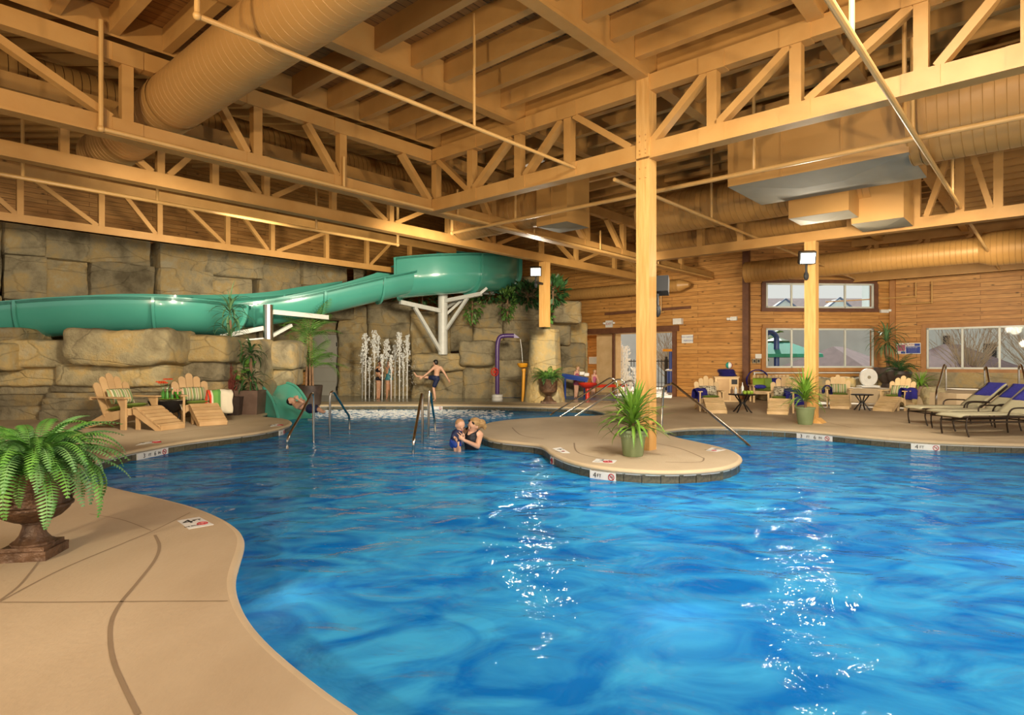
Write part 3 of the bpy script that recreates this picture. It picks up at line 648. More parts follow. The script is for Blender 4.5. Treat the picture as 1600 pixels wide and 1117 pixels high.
dd = [(a_at(52, -15.5), 1, a_at(152, -15.5), 0), (a_at(195, -15.5), 1, a_at(243, -15.5), 0), (a_at(290, -15.5), 1, a_at(350, -15.5), 0), (a_at(380, -15.5), 1, a_at(418, -15.5), 0), (a_at(512, -15.5), 1, a_at(432, -15.5), 0), (a_at(-60, -15.5), 1, a_at(25, -15.5), 0), (a_at(610, -15.5), 1, a_at(578, -15.5), 0)]
truss('timber truss lying just above the upper edge of the left rock wall', 'a', -15.5, nd, -4, 14.5, dd, hb=.17, wv=.11, dw=.08, gus=False)
ne = [b_at(x, 13.16) for x in (1095, 1158, 1330, 1432, 1500, 1560)]
de = [(ne[2]+.2, 0, ne[3]-.15, 1), (ne[3]+.15, 0, ne[4]-.15, 1), (ne[4]+.15, 1, ne[5]-.1, 0)]
truss('timber truss resting on the right post in front of the high windows', 'b', 13.16, ne, b_at(1005, 13.16), 3.0, de, zb=3.6, zt=5.1, hb=.2, gus=False)
nf = [b_at(x, 22.6) for x in (1250, 1310, 1370, 1450, 1530)]
df_ = [(nf[k]+.15, 0, nf[k+1]-.15, 1) for k in range(4)]
truss('timber truss against the right wall above the windows', 'b', 22.6, nf, -6.4, 2.5, df_, zb=3.82, zt=5.2, hb=.3, gus=False)
# posts
def post(label, loc, z0, z1, w, rz=ROTB, foot=False, mat='timber_post'):
    t = thing('timber_post', label, 'post', (loc.x, loc.y, z0), rz)
    MB().box((0, 0, (z1-z0)/2), (w, w, z1-z0)).build('shaft', mat, t, smooth=False)
    if foot:
        MB().prism([(-.24, 0, 0), (.24, 0, 0), (.13, 0, .09), (-.13, 0, .09)], (0, 1, 0), .34).build('foot', mat, t, smooth=False)
    return t
pm = post('tall square timber post in the middle behind the potted yucca', AB(7.57, G1), 0, 5.12, .20)
for z in (3.72, 3.85, 4.05, 4.1, 4.22, 4.3):
    for s in (-.04, .05):
        MB().ell((s, -.105, z), .012, 6, 4).build('bolt', 'timber', pm)
for z in (.28, .36): MB().box((.11, 0, z), (.03, .03, .03)).build('bolt', 'trim_dark', pm)
post('square timber post behind the smaller yucca on the right deck', AB(13.16, b_at(1268, 13.16)), 0, 3.6, .21, foot=True)
q = AB(a_at(851, -10.66), -10.66); post('short timber post standing on the rocks beside the fountain wall', q, P(851, 511, q.y).z, 3.97, .22)
# ducts -------------------------------------------------------------
def tube_duct(label, p0, p1, r, rings=(), cap0=False, cap1=False, n=40, cone1=0):
    p0, p1 = Vector(p0), Vector(p1); d = (p1-p0); L = d.length; rz = math.atan2(d.y, d.x)
    t = thing('air_duct', label, 'duct', p0, rz)
    path = [(L*i/12, 0, 0) for i in range(13)]; MB().tube(path, r, n, caps=False).build('duct_tube', 'duct', t)
    for x in rings: MB().tube([(x, 0, 0), (x+.06, 0, 0)], r*1.035, n, caps=False).build('collar', 'duct_box', t)
    if cap0: MB().tube([(-.02, 0, 0), (0, 0, 0)], r, n).build('end_cap', 'duct_box', t)
    if cap1: MB().tube([(L, 0, 0), (L+(cone1 or .02), 0, 0)], [r, r*(.35 if cone1 else 1)], n).build('end_cap', 'duct_box', t)
    return t, L
AD = 3.1; ZDU = 4.62; RD = .36
b0 = b_at(160, AD)
t, L = tube_duct('large ribbed air duct with louvres sweeping across the upper left', AB(AD, b0, ZDU), AB(AD, 4.0, ZDU), RD, (1.15, 3.1), True)
def louvre(t, x, ang, r, w=.34, h=.2):
    # a framed grille on the duct's skin; ang measured about the duct axis from +z towards the far side
    M_ = Matrix.Translation((x, 0, 0))@Matrix.Rotation(ang, 4, 'X')@Matrix.Translation((0, 0, r))
    o = MB().box((0, 0, .03), (w, h, .08)).build('louvre', 'duct_box', t, smooth=False); o.matrix_basis = M_
    for k in range(7):
        s = MB().box((-w/2+.05+k*(w-.1)/6, 0, .075), (.012, h-.05, .03)).build('slat', 'trim_cedar', o, smooth=False)
for px in (163, 244, 266, 313, 351, 395):
    louvre(t, (b_at(px, AD)-b0), -1.22, RD)
tube_duct('round air duct seen through the truss webs at upper left', AB(1.5, -12.0, 5.55), AB(14.0, -12.0, 5.55), .40, (4.5, 8.5))
tube_duct('fat round duct entering the plenum box at top right', AB(10.0, b_at(1425, 10), 4.55), AB(10.0, 4.0, 4.55), .63, (.15, 1.3))
tube_duct('round duct running behind the middle post below the truss', AB(12.2, -6.9, 4.42), AB(12.2, -2.4, 4.42), .43, (1.6, 3.2))
tube_duct('second round duct just beyond and below the first one behind the post', AB(14.2, -7.6, 4.36), AB(14.2, -2.4, 4.36), .36, (2.0,))
t, L = tube_duct('long horizontal duct above the right hand windows', AB(19.0, -7.2, 3.97), AB(19.0, 2.0, 3.97), .32, (1.2, 3.4))
MB().tube([(6.0-.25, 0, 0), (6.0, 0, 0), (L, 0, 0)], [.33, .42, .42], 40).build('wide_section', 'duct', t)
tube_duct('small pointed duct along the cedar wall above the exit', AB(19.3, b_at(880, 19.3), 3.8), AB(19.3, b_at(1062, 19.3), 3.8), .21, (1.5,), False, True, 28, .35)
tube_duct('stub of round duct left of the hanging supply box', AB(10.0, -10.4, 4.45), AB(10.0, -7.7, 4.45), .4, (1.0,))
def duct_box(label, a0, a1, b0, b1, z0, z1, seams=2, hopper=0):
    c = AB((a0+a1)/2, (b0+b1)/2, z0); t = thing('duct_plenum', label, 'duct', c, ROTB)
    lb, la = b1-b0, a1-a0           # local x = b, local y = a
    MB().box((0, 0, (z1-z0)/2), (lb, la, z1-z0)).build('casing', 'duct_box', t, smooth=False)
    for k in range(1, seams+1):
        MB().box((-lb/2+lb*k/(seams+1), 0, (z1-z0)/2), (.02, la+.02, z1-z0)).build('seam', 'duct_box', t, smooth=False)
    hz = -.01-hopper
    MB().add([(-lb/2, -la/2, -.002), (lb/2, -la/2, -.002), (lb/2, la/2, -.002), (-lb/2, la/2, -.002), (-lb*.12, -la*.1, hz), (lb*.12, -la*.1, hz), (lb*.12, la*.1, hz), (-lb*.12, la*.1, hz)],
             [(0, 1, 5, 4), (1, 2, 6, 5), (2, 3, 7, 6), (3, 0, 4, 7), (4, 5, 6, 7)]).build('underside', 'galv', t, smooth=False)
    return t
duct_box('big rectangular duct plenum with grey underside at upper right', 9.6, 11.1, b_at(1137, 9.6), b_at(1420, 9.6), 3.99, 5.14, 2, .06)
duct_box('lower rectangular duct box hanging by the right truss', 11.3, 12.0, b_at(1232, 11.3), b_at(1326, 11.3), 3.72, 4.5, 0, .05)
duct_box('rectangular duct elbow box beyond the plenum at right', 12.0, 12.9, b_at(1330, 12.0), b_at(1412, 12.0), 3.62, 4.9, 0, .03)
duct_box('square duct drop box hanging left of the middle post', 9.5, 10.25, -7.78, -7.03, 3.9, 5.14, 1, .02)
# pipes -------------------------------------------------------------
def pipe(label, pts, r, fit=(), n=10):
    pts = [Vector(p) for p in pts]; t = thing('sprinkler_pipe', label, 'pipe', pts[0])
    for i in range(len(pts)-1): MB().tube([pts[i], pts[i+1]], r, n).build('pipe_run', 'pipe', t, True)
    for i in range(1, len(pts)-1): MB().ell(pts[i], r*1.5, 10, 7).build('elbow', 'pipe', t, True)
    for p, q in fit: MB().tube([p, q], r*.75, 8).build('hanger', 'pipe', t, True)
    return t
B1 = -5.37; zp = 4.09
pa = AB(a_at(308, B1), B1, zp); pb = AB(7.45, B1, zp)
mid = AB(a_at(741, B1), B1, zp)
pipe('thin sprinkler pipe crossing in front of the large ribbed duct', [pa+Vector((0, 0, 1.3)), pa, pb], .024, [(mid, mid+Vector((0, 0, 1.4)))])
pa = AB(a_at(158, BA+.14), BA+.14, 4.0)
pipe('sprinkler pipe along the lower edge of the long left truss', [pa+Vector((0, 0, 1.3)), pa, AB(A1-.3, BA+.14, 4.0)], .028, [(AB(s, BA+.14, 4.0), AB(s, BA+.14, 4.5)) for s in (5.6, 8.1, 10.4, 13, 16)])
pipe('sprinkler pipe in front of the upper rock wall at left', [AB(-3, -12.6, 4.2), AB(9.8, -12.6, 4.2), AB(9.8, -12.6, 6.6)], .035, [(AB(s, -12.6, 4.2), AB(s, -12.6, 6.2)) for s in (2.2, 4.2, 7.5)])
pl = AB(9.0, b_at(706, 9.0), 3.97)
pipe('sprinkler pipe running behind the middle post towards the plenum', [pl+Vector((0, 0, .75)), pl, AB(9.0, 4, 3.97)], .034, [(AB(9.0, s, 3.97), AB(9.0, s, 5.3)) for s in (-7.9, -3.3, -1.35)])
pipe('grey-tan pipe running diagonally down through the upper right corner', [AB(4.0, -1.26, 3.87), AB(A3-.4, -1.26, 3.87)], .03, [(AB(s, -1.26, 3.87), AB(s, -1.26, 5.3)) for s in (5.6, 7.9, 12)])
pipe('sprinkler pipe slanting from the middle post to the right post and wall', [AB(7.8, -4.9, 3.9), AB(A3-1.2, -4.9, 3.9)], .03, [(AB(s, -4.9, 3.9), AB(s, -4.9, 5.3)) for s in (11.2, 14.2, 17)])
w0 = AB(A3-.25, b_at(1385, A3-.25), 3.25)
pipe('bent sprinkler pipe on the right wall above the poster', [AB(A3-.25, b_at(1290, A3-.25), 3.3), AB(A3-.25, b_at(1431, A3-.25), 3.3), AB(A3-.25, b_at(1431, A3-.25), 3.75)], .02)
pipe('outer bent sprinkler pipe on the right wall', [AB(A3-.25, b_at(1408, A3-.25), 3.08), AB(A3-.25, b_at(1456, A3-.25), 3.08), AB(A3-.25, b_at(1456, A3-.25), 3.75)], .02)
for k, px in enumerate((1028, 1033)):
    c = AB(A1-.12, b_at(px, A1-.12), 2.98)
    pipe('%s of the two thin pipes dropping down the cedar wall right of the post' % ('left one', 'right one')[k], [c+Vector((0, 0, 1.3)), c, c+EB*.12], .022)
c0 = P12+d2*.25+nin2*.1+Vector((0, 0, .86)); c1 = P12+d2*5.2+nin2*.1+Vector((0, 0, .86))
t = pipe('white water pipe along the wall below the bay window', [c0+Vector((0, 0, -.5)), c0, c1], .022)
for ch in t.children: ch.data.materials[0] = M['white']
# floodlights -------------------------------------------------------
def flood(label, loc, aim, lit=True, power=60, hold=None):
    d = Vector(aim)-Vector(loc); rz = math.atan2(d.y, d.x)
    t = thing('floodlight', label, 'floodlight', loc, rz)
    R = Matrix.Rotation(.35, 3, 'Y')
    MB().box((0, 0, 0), (.16, .30, .24), R).build('housing', 'lamp_black', t, smooth=False)
    MB().box(R@Vector((.088, 0, 0)), (.02, .25, .19), R).build('lens', 'lens' if lit else 'galv', t, smooth=False)
    MB().tube([(-.05, 0, -.12), (-.06, 0, -.34), (-.16, 0, -.36)], .022, 8).build('bracket', 'lamp_black', t)
    MB().ell((-.06, 0, -.36), (.05, .05, .09), 8, 6).build('junction_box', 'lamp_black', t)
    if hold is not None: MB().beam(Vector(loc)+Vector((0, 0, -.3)), hold, .04, .06).build('mounting_arm', 'lamp_black', t, True, smooth=False)
    if lit:
        ld = bpy.data.lights.new('flood_beam', 'SPOT'); ld.energy = power; ld.spot_size = 2.3; ld.spot_blend = .6; ld.shadow_soft_size = .12; ld.color = (1, .88, .68)
        lo = bpy.data.objects.new('flood_beam', ld); COL.objects.link(lo); p = Vector(loc)+d.normalized()*.2; lo.location = p; lo.rotation_euler = look_rot(p, aim)
q = AB(13.16, b_at(1262, 13.16))
flood('lit floodlight clamped to the right timber post', Vector((q.x-.12, q.y-.22, P(1260, 405, q.y).z)), (4.5, 6.5, 1.0), True, 260)
q = AB(a_at(838, -10.66), -10.66)
flood('lit floodlight on the short post above the rock planting', Vector((q.x-.02, q.y-.14, P(836, 425, q.y).z)), (0, 9, .6), True, 260, AB(a_at(851, -10.66), -10.66, P(836, 425, q.y).z-.3))
q = AB(7.57, G1)
flood('dark floodlight facing away behind the middle post', Vector((q.x+.22, q.y+.25, P(1025, 443, q.y).z)), (6, 20, 1.0), False)
# ================================================================== ROCKWORK
rk = thing('rock_wall', 'tall moulded rock wall of stacked blocks along the left side', 'rock wall', AB(6, -18.5, 0))
SEED = [0]
def rock(parent, c, size, rz=0, mat='rock', n=11, amp=.10, flat=3.2, rx=0):
    SEED[0] += 1; mb = rocky(size, SEED[0]*1.7, n, amp=amp, flat=flat)
    R = Matrix.Rotation(rz, 4, 'Z')@Matrix.Rotation(rx, 4, 'Y'); mb.v = [R@v+Vector(c) for v in mb.v]
    return mb.build('stone_block', mat, parent, True, ang=.9)
rng = random.Random(3)
cols = [-70, 5, 66, 133, 240, 320, 402, 478, 556]
rows = [(4.62, 3.82), (3.85, 2.75), (2.8, 1.9), (1.95, .9)]
for ci in range(len(cols)-1):
    for ri, (zt, zb) in enumerate(rows):
        if ci == len(cols)-2 and ri > 1: continue      # the service door stands here
        bb = -19.0-(.22 if (ci+ri) % 3 == 0 else 0)+rng.uniform(-.12, .12)
        a0, a1 = a_at(cols[ci]+rng.uniform(-8, 8), -19), a_at(cols[ci+1]+rng.uniform(-8, 8), -19)
        if ci == len(cols)-2 and ri == 0: a1 -= .5
        rock(rk, AB((a0+a1)/2, bb-.55, (zt+zb)/2), (a1-a0+.06, 1.5, zt-zb+.05), ROTA, amp=.035, flat=9)
    
def rpx(parent, x0, y0, x1, y1, Y, dep=1.2, rz=None, mat='rock', amp=.08, flat=3.6, n=12):
    a = P(x0, y0, Y); b = P(x1, y1, Y); c = (a+b)/2; c.y += dep*.45
    return rock(parent, c, (abs(b.x-a.x)*1.04, dep, abs(a.z-b.z)*1.06), (ROTA*.35 if rz is None else rz), mat, n, amp, flat)
rl = thing('rock_outcrop', 'sunlit golden rock outcrop behind the two left chairs', 'rock wall', G(130, 660))
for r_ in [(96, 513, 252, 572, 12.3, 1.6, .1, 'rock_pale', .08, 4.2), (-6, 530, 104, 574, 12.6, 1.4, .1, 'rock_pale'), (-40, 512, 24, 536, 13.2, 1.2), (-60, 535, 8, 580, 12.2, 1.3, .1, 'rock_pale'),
           (-50, 570, 92, 604, 12.8, 1.4, .1, 'rock_pale'), (86, 568, 250, 604, 12.7, 1.4, .1, 'rock_pale'), (-50, 601, 86, 617, 12.95, 1.4), (80, 600, 249, 613, 12.85, 1.4), (-50, 614, 78, 637, 13.0, 1.4), (72, 612, 248, 624, 12.9, 1.4),
           (66, 621, 250, 642, 12.85, 1.4), (-50, 634, 72, 662, 12.9, 1.4), (62, 639, 252, 662, 12.8, 1.4),
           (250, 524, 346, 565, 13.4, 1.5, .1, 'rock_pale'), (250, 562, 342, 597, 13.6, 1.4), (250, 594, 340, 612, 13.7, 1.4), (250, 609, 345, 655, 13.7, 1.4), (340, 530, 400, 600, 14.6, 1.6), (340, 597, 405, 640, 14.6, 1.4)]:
    r_ = list(r_)+[None]*(10-len(r_)); rpx(rl, *r_[:6], rz=r_[6] if r_[6] is not None else .1, mat=r_[7] or 'rock', amp=r_[8] or .05, flat=r_[9] or 5.5)
rp_ = thing('rock_planter', 'round-fronted rock planter ledge behind the slide exit', 'rock wall', G(425, 640))
for r_ in [(396, 534, 456, 577, 15.6, 1.6), (400, 572, 450, 604, 15.8, 1.5), (402, 600, 446, 640, 15.9, 1.4)]: rpx(rp_, *r_, rz=.1, amp=.06)
rf = thing('rock_cliff', 'moulded rock cliff behind the jumping fountain', 'rock wall', G(600, 614))
yb = 22.2
for r_ in [(440, 470, 492, 560, yb+1.2, 1.6), (440, 556, 489, 628, yb+1.2, 1.4), (484, 476, 532, 523, yb+.3, 1.3), (526, 478, 577, 508, yb, 1.4), (526, 504, 577, 545, yb, 1.4), (526, 541, 577, 572, yb, 1.4), (526, 568, 577, 628, yb-.1, 1.4),
           (572, 472, 642, 508, yb-.2, 1.5), (573, 503, 645, 528, yb-.2, 1.4), (573, 524, 645, 560, yb-.1, 1.4), (573, 556, 650, 580, yb-.2, 1.4), (573, 577, 655, 628, yb-.2, 1.4),
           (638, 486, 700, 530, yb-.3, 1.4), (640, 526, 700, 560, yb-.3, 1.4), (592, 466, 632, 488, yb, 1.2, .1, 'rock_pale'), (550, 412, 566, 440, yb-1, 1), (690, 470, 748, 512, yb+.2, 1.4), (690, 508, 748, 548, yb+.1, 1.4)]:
    r_ = list(r_)+[None]*(8-len(r_)); rpx(rf, *r_[:6], rz=r_[6] if r_[6] is not None else .12, mat=r_[7] or 'rock', amp=.045, flat=7)
rr = thing('rock_ledge', 'stepped rock ledge carrying the white slide column', 'rock wall', G(690, 620))
for r_ in [(640, 552, 726, 580, 20.3, 1.7), (716, 533, 772, 572, 20.0, 1.5), (641, 576, 728, 628, 20.6, 1.6), (722, 566, 776, 628, 20.5, 1.5)]: rpx(rr, *r_, rz=.05, amp=.06, flat=4.5)
rh = thing('rock_headwall', 'high rock headwall with planting between the slide and the exit', 'rock wall', G(800, 612))
for r_ in [(738, 470, 788, 512, 21.6, 1.4), (738, 508, 790, 560, 21.7, 1.4), (784, 472, 852, 500, 21.2, 1.5), (786, 496, 850, 536, 21.3, 1.4), (770, 532, 838, 565, 21.2, 1.4), (772, 561, 838, 594, 21.2, 1.4), (770, 590, 838, 628, 21.2, 1.4),
           (786, 432, 868, 474, 22.4, 1.4), (846, 500, 892, 540, 21.5, 1.4), (862, 470, 908, 504, 20.6, 1.3), (876, 536, 914, 576, 21.9, 1.0), (876, 572, 914, 628, 21.9, 1.0)]: rpx(rh, *r_, rz=.05, amp=.05, flat=5)
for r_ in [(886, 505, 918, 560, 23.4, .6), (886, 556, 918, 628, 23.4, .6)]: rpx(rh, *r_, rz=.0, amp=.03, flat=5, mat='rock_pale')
# fluted rock column
cb = G(853, 629); mb = MB(); n = 26; prof = []
zt = P(853, 514, cb.y).z
for i in range(13):
    z = zt*i/12; t_ = i/12; r = .62-.10*t_+(.14*(1-t_)**3)
    for j in range(n):
        an = 2*math.pi*j/n; rr_ = r*(1+.10*noise.noise(Vector((math.cos(an)*1.7, math.sin(an)*1.7, z*.25)))+.03*noise.noise(Vector((an*3, z*2, 1))))
        mb.v.append(Vector((rr_*math.cos(an)*.86, rr_*math.sin(an)*.8, z)))
mb.f = [(i*n+j, i*n+(j+1) % n, (i+1)*n+(j+1) % n, (i+1)*n+j) for i in range(12) for j in range(n)]+[tuple(range(12*n, 13*n))]
onep(mb, 'rock_column', 'rock_pale', 'pale fluted rock column behind the small fern urn', 'rock', cb+Vector((0, .45, 0)))
# low stone ledge below the bay and right windows
ls = thing('stone_ledge', 'low row of rough stones under the bay window', 'rock wall', P12+d2*2.6)
for k in range(7):
    c = P12+d2*(.55+k*.78)+nin2*(.42+.1*(k % 2)); rock(ls, c+Vector((0, 0, .36)), (.82, .6, .74), math.atan2(d2.y, d2.x), 'rock_pale' if k % 2 else 'rock', 6, .07, 3.4)
sp = thing('spa_platform', 'raised concrete spa platform with stone face at right', 'platform', AB(20, 0, 0))
MB().prism([AB(*q, .21) for q in [(18.9, 8), (18.9, -1.9), (19.5, -2.9), (20.6, -3.5), (20.9, -5.6), (23.3, -4.1), (23.3, 8)]], (0, 0, 1), .42).build('deck_slab', 'deck', sp, True, smooth=False)
MB().beam(AB(23.2, -3.6, .66), AB(23.2, 8, .66), .12, .46).build('kerb', 'rock', sp, True, smooth=False)
sr = thing('boulder_step', 'pale boulder step beside the spa rail', 'rock', G(1432, 640))
rock(sr, G(1440, 637)+Vector((0, .5, .24)), (.75, .7, .52), .1, 'rock_pale', 9, .08, 3.6); rock(sr, G(1468, 638)+Vector((0, .4, .27)), (.62, .7, .58), 0, 'rock_pale', 9, .08, 3.6); rock(sr, G(1428, 634)+Vector((0, .7, .18)), (.7, .7, .40), .3, 'rock', 9, .08, 3.6)
# ================================================================== SLIDE
def flume(name, path, label, r0=.62, arc0=-1.15, arc1=1.15, lean=None, flanges=(), lip=.09, mat='slide', n=18, hl=None, hr=None, hp=1):
    """half-pipe swept along path; walls rise hl / hr metres above the trough's rim centre (left/right of travel)"""
    path = cr(path, 8); k = len(path); t = thing(name, label, 'slide', path[0]); mb = MB(); th = .03
    secs = []
    for i, p in enumerate(path):
        tg = (path[min(i+1, k-1)]-path[max(i-1, 0)]); tg.z = 0; tg.normalize(); sd = Vector((tg.y, -tg.x, 0))   # right of travel
        f = i/(k-1); g_ = f**hp; L = hl[0]*(1-g_)+hl[1]*g_ if hl else 0; R = hr[0]*(1-f)+hr[1]*f if hr else 0
        pr = [(-r0-lip, L), (-r0-lip, L-.05), (-r0, L-.05)]
        m = 14
        pr = [(-r0-lip, L-.06), (-r0-lip, L), (-r0, L)]
        for j in range(m+1):
            an = math.pi*j/m; pr.append((-r0*math.cos(an), -r0*math.sin(an)*1.0))
        pr += [(r0, R), (r0+lip, R), (r0+lip, R-.06)]
        secs.append([(p+sd*x+Vector((0, 0, z))) for x, z in pr]+[(p+sd*(x*1.045 if abs(x) < r0+.01 else x)+Vector((0, 0, (z-.035) if z < 0 else z-.02))) for x, z in pr[::-1]])
    kk = len(secs[0])
    for s in secs: mb.v += s
    mb.f = [(i*kk+j, i*kk+(j+1) % kk, (i+1)*kk+(j+1) % kk, (i+1)*kk+j) for i in range(k-1) for j in range(kk)]+[tuple(range(kk))[::-1], tuple((k-1)*kk+j for j in range(kk))]
    mb.build('trough', mat, t, True, ang=.8)
    for f in flanges:
        i = max(1, min(k-2, int(f*(k-1)))); p = path[i]; tg = (path[i+1]-path[i-1]); tg.z = 0; tg.normalize(); sd = Vector((tg.y, -tg.x, 0))
        ff = (i/(k-1))**hp; L = hl[0]*(1-ff)+hl[1]*ff if hl else 0; R = hr[0]*(1-ff)+hr[1]*ff if hr else 0
        fl = MB(); pts = [(-r0, L-.02)]+[(-r0*math.cos(math.pi*j/20), -r0*math.sin(math.pi*j/20)) for j in range(21)]+[(r0, R-.02)]
        a_, b_ = [], []
        for x, z in pts:
            q = Vector((x, 0, min(z, 0))); dirv = Vector((x, 0, z)) if z < 0 else Vector((x, 0, 0)); dirv.normalize()
            a_.append(p+sd*(x+dirv.x*.02)+Vector((0, 0, z+dirv.z*.02))); b_.append(p+sd*(x+dirv.x*.13)+Vector((0, 0, z+dirv.z*.13)))
        w = tg*.03; m = len(pts); fl.v = [v-w for v in a_]+[v-w for v in b_]+[v+w for v in a_]+[v+w for v in b_]
        for j in range(m-1): fl.f += [(j, j+1, m+j+1, m+j), (2*m+j, 3*m+j, 3*m+j+1, 2*m+j+1), (m+j, m+j+1, 3*m+j+1, 3*m+j), (j, 2*m+j, 2*m+j+1, j+1)]
        fl.build('flange', mat, t, True, ang=.5)
    return t
# lower left flume behind the rocks: rim centre path
Lp = [P(-190, 512, 13.2), P(-60, 492, 13.7), P(60, 480, 14.2), P(180, 474, 14.6), P(280, 476, 15.1), P(335, 482, 15.9), P(350, 484, 16.9)]
flume('water_slide', Lp, 'open green flume curving behind the left rocks', .68, flanges=(.32, .62, .86), hl=(.30, .30), hr=(.12, .10))
Mp = [P(318, 483, 16.7), P(360, 482, 16.8), P(440, 473, 17.3), P(520, 457, 18.0), P(600, 439, 18.7), P(640, 431, 19.1)]
flume('water_slide', Mp, 'sloping green flume between the steel column and the big bend', .55, flanges=(.32, .55, .78), hl=(.20, .66), hr=(.06, .10), hp=5)
Np = [P(285, 470, 16.5), P(360, 469, 17.5), P(430, 464, 18.4), P(490, 454, 19.2), P(545, 446, 19.9)]
flume('water_slide', Np, 'rear green flume in front of the upper rock wall', .55, flanges=(.5,), hl=(.20, .20), hr=(.04, .04))
Hp = [P(622, 435, 19.2), P(660, 431, 19.2), P(700, 428, 19.35), P(745, 426, 19.9), P(780, 426, 21.0), P(782, 426, 22.2), P(740, 425, 23.3), P(690, 424, 23.6)]
flume('water_slide', Hp, 'deep green bend of the slide carried by the white column', .60, flanges=(.02, .40, .62), hl=(.58, .68), hr=(.54, .54))
# exit chute
def chute():
    t = thing('slide_exit', 'green slide exit chute dipping into the pool beside the planters', 'slide', G(430, 642))
    c = [P(396, 600, 15.6), P(416, 601, 15.4), P(436, 606, 15.2), P(450, 621, 14.9), P(458, 638, 14.6), P(462, 652, 14.4)]
    path = cr(c, 8); k = len(path); mb = MB(); secs = []
    for i, p in enumerate(path):
        f = i/(k-1); sd = Vector((.42, .91, 0)); W_ = .52; pr = []
        for j in range(13):
            x = -1+2*j/12; pr.append((x*W_, .30*(abs(x)**2.2)*(1-.35*f)-.22))
        secs.append([p+sd*x+Vector((0, 0, z)) for x, z in pr]+[p+sd*x*1.08+Vector((0, 0, z-.05 if abs(x) < W_-.01 else z-.9*(1-f)-.1)) for x, z in pr[::-1]])
    kk = len(secs[0])
    for s in secs: mb.v += s
    mb.f = [(i*kk+j, i*kk+(j+1) % kk, (i+1)*kk+(j+1) % kk, (i+1)*kk+j) for i in range(k-1) for j in range(kk)]+[tuple(range(kk))[::-1], tuple((k-1)*kk+j for j in range(kk))]
    mb.build('trough', 'slide', t, True, ang=.8)
    for s in (-.52, .52):
        MB().tube([p+Vector((.42, .91, 0))*s+Vector((0, 0, .30*(1-.35*i/(k-1))-.22)) for i, p in enumerate(path)], .035, 8).build('rim', 'slide', t, True)
    # near skirt
    sk = MB(); lo = [Vector((p.x, p.y, -.1))-Vector((.42, .91, 0))*.54 for p in path]; up = [p-Vector((.42, .91, 0))*.54+Vector((0, 0, .05)) for p in path]
    sk.v = lo+up; sk.f = [(i, i+1, k+i+1, k+i) for i in range(k-1)]; sk.build('skirt', 'slide', t, True)
chute()
# columns
def column(label, px, y0, y1, Y, r, mat, arms):
    b = P(px, y0, Y); t = thing('slide_column', label, 'column', b)
    MB().tube([b, P(px, y1, Y)], r, 16).build('shaft', mat, t, True)
    MB().tube([P(px, y1, Y), P(px, y1-.6, Y)], r*1.06, 16).build('cap', mat, t, True)
    for (x0, yy0, Y0, x1, yy1, Y1, w) in arms: MB().beam(P(x0, yy0, Y0), P(x1, yy1, Y1), w, w).build('arm', 'white_steel', t, True, smooth=False)
    return t
column('white steel column with braced arms holding the slide bend', 692, 554, 452, 20.2, .16, 'white_steel', [
    (690, 486, 20.1, 625, 472, 19.2, .13), (688, 548, 20.1, 648, 480, 19.5, .10), (696, 470, 20.1, 752, 459, 19.4, .12), (697, 515, 20.1, 732, 463, 19.7, .09), (698, 490, 20.2, 722, 468, 20.4, .08), (698, 480, 20.2, 720, 466, 21.2, .08), (704, 455, 20.3, 772, 458, 21.4, .11), (750, 459, 19.4, 761, 450, 19.4, .08)])
column('plain steel column between the dracaena and the palm', 419, 540, 477, 15.9, .125, 'steel', [(422, 487, 16.0, 512, 496, 17.2, .12), (415, 512, 15.9, 345, 526, 15.6, .11), (415, 530, 15.9, 380, 533, 15.6, .09), (424, 525, 16.0, 455, 508, 16.6, .08)])
# service door in the rock
dt = bpy.data.objects.new('door_1', None); COL.objects.link(dt); db_ = P(508, 617, 22.4); db_.z = 0; dt.location = db_; ROOT[dt.name] = Matrix.Translation(db_); dt['kind'] = 'structure'
wd = (528-487)/F*22.4; hd = P(508, 523, 22.4).z
MB().box((0, 0, hd/2), (wd, .08, hd)).build('door_leaf', 'grey_door', dt, smooth=False)
for s in (-1, 1): MB().box((s*(wd/2+.03), -.03, hd/2), (.07, .14, hd+.06)).build('jamb', 'galv', dt, smooth=False)
MB().box((0, -.03, hd+.04), (wd+.13, .14, .07)).build('lintel', 'galv', dt, smooth=False)
for z in (.25, 1.05, 1.85): MB().box((wd/2-.03, -.06, z), (.05, .04, .14)).build('hinge', 'lamp_black', dt, smooth=False)
for z in (.5, 1.0, 1.5): MB().box((0, -.043, z), (wd*.98, .01, .012)).build('seam', 'galv', dt, smooth=False)
# ================================================================== FURNITURE AND PLANTS
def V(*a): return Vector(a)
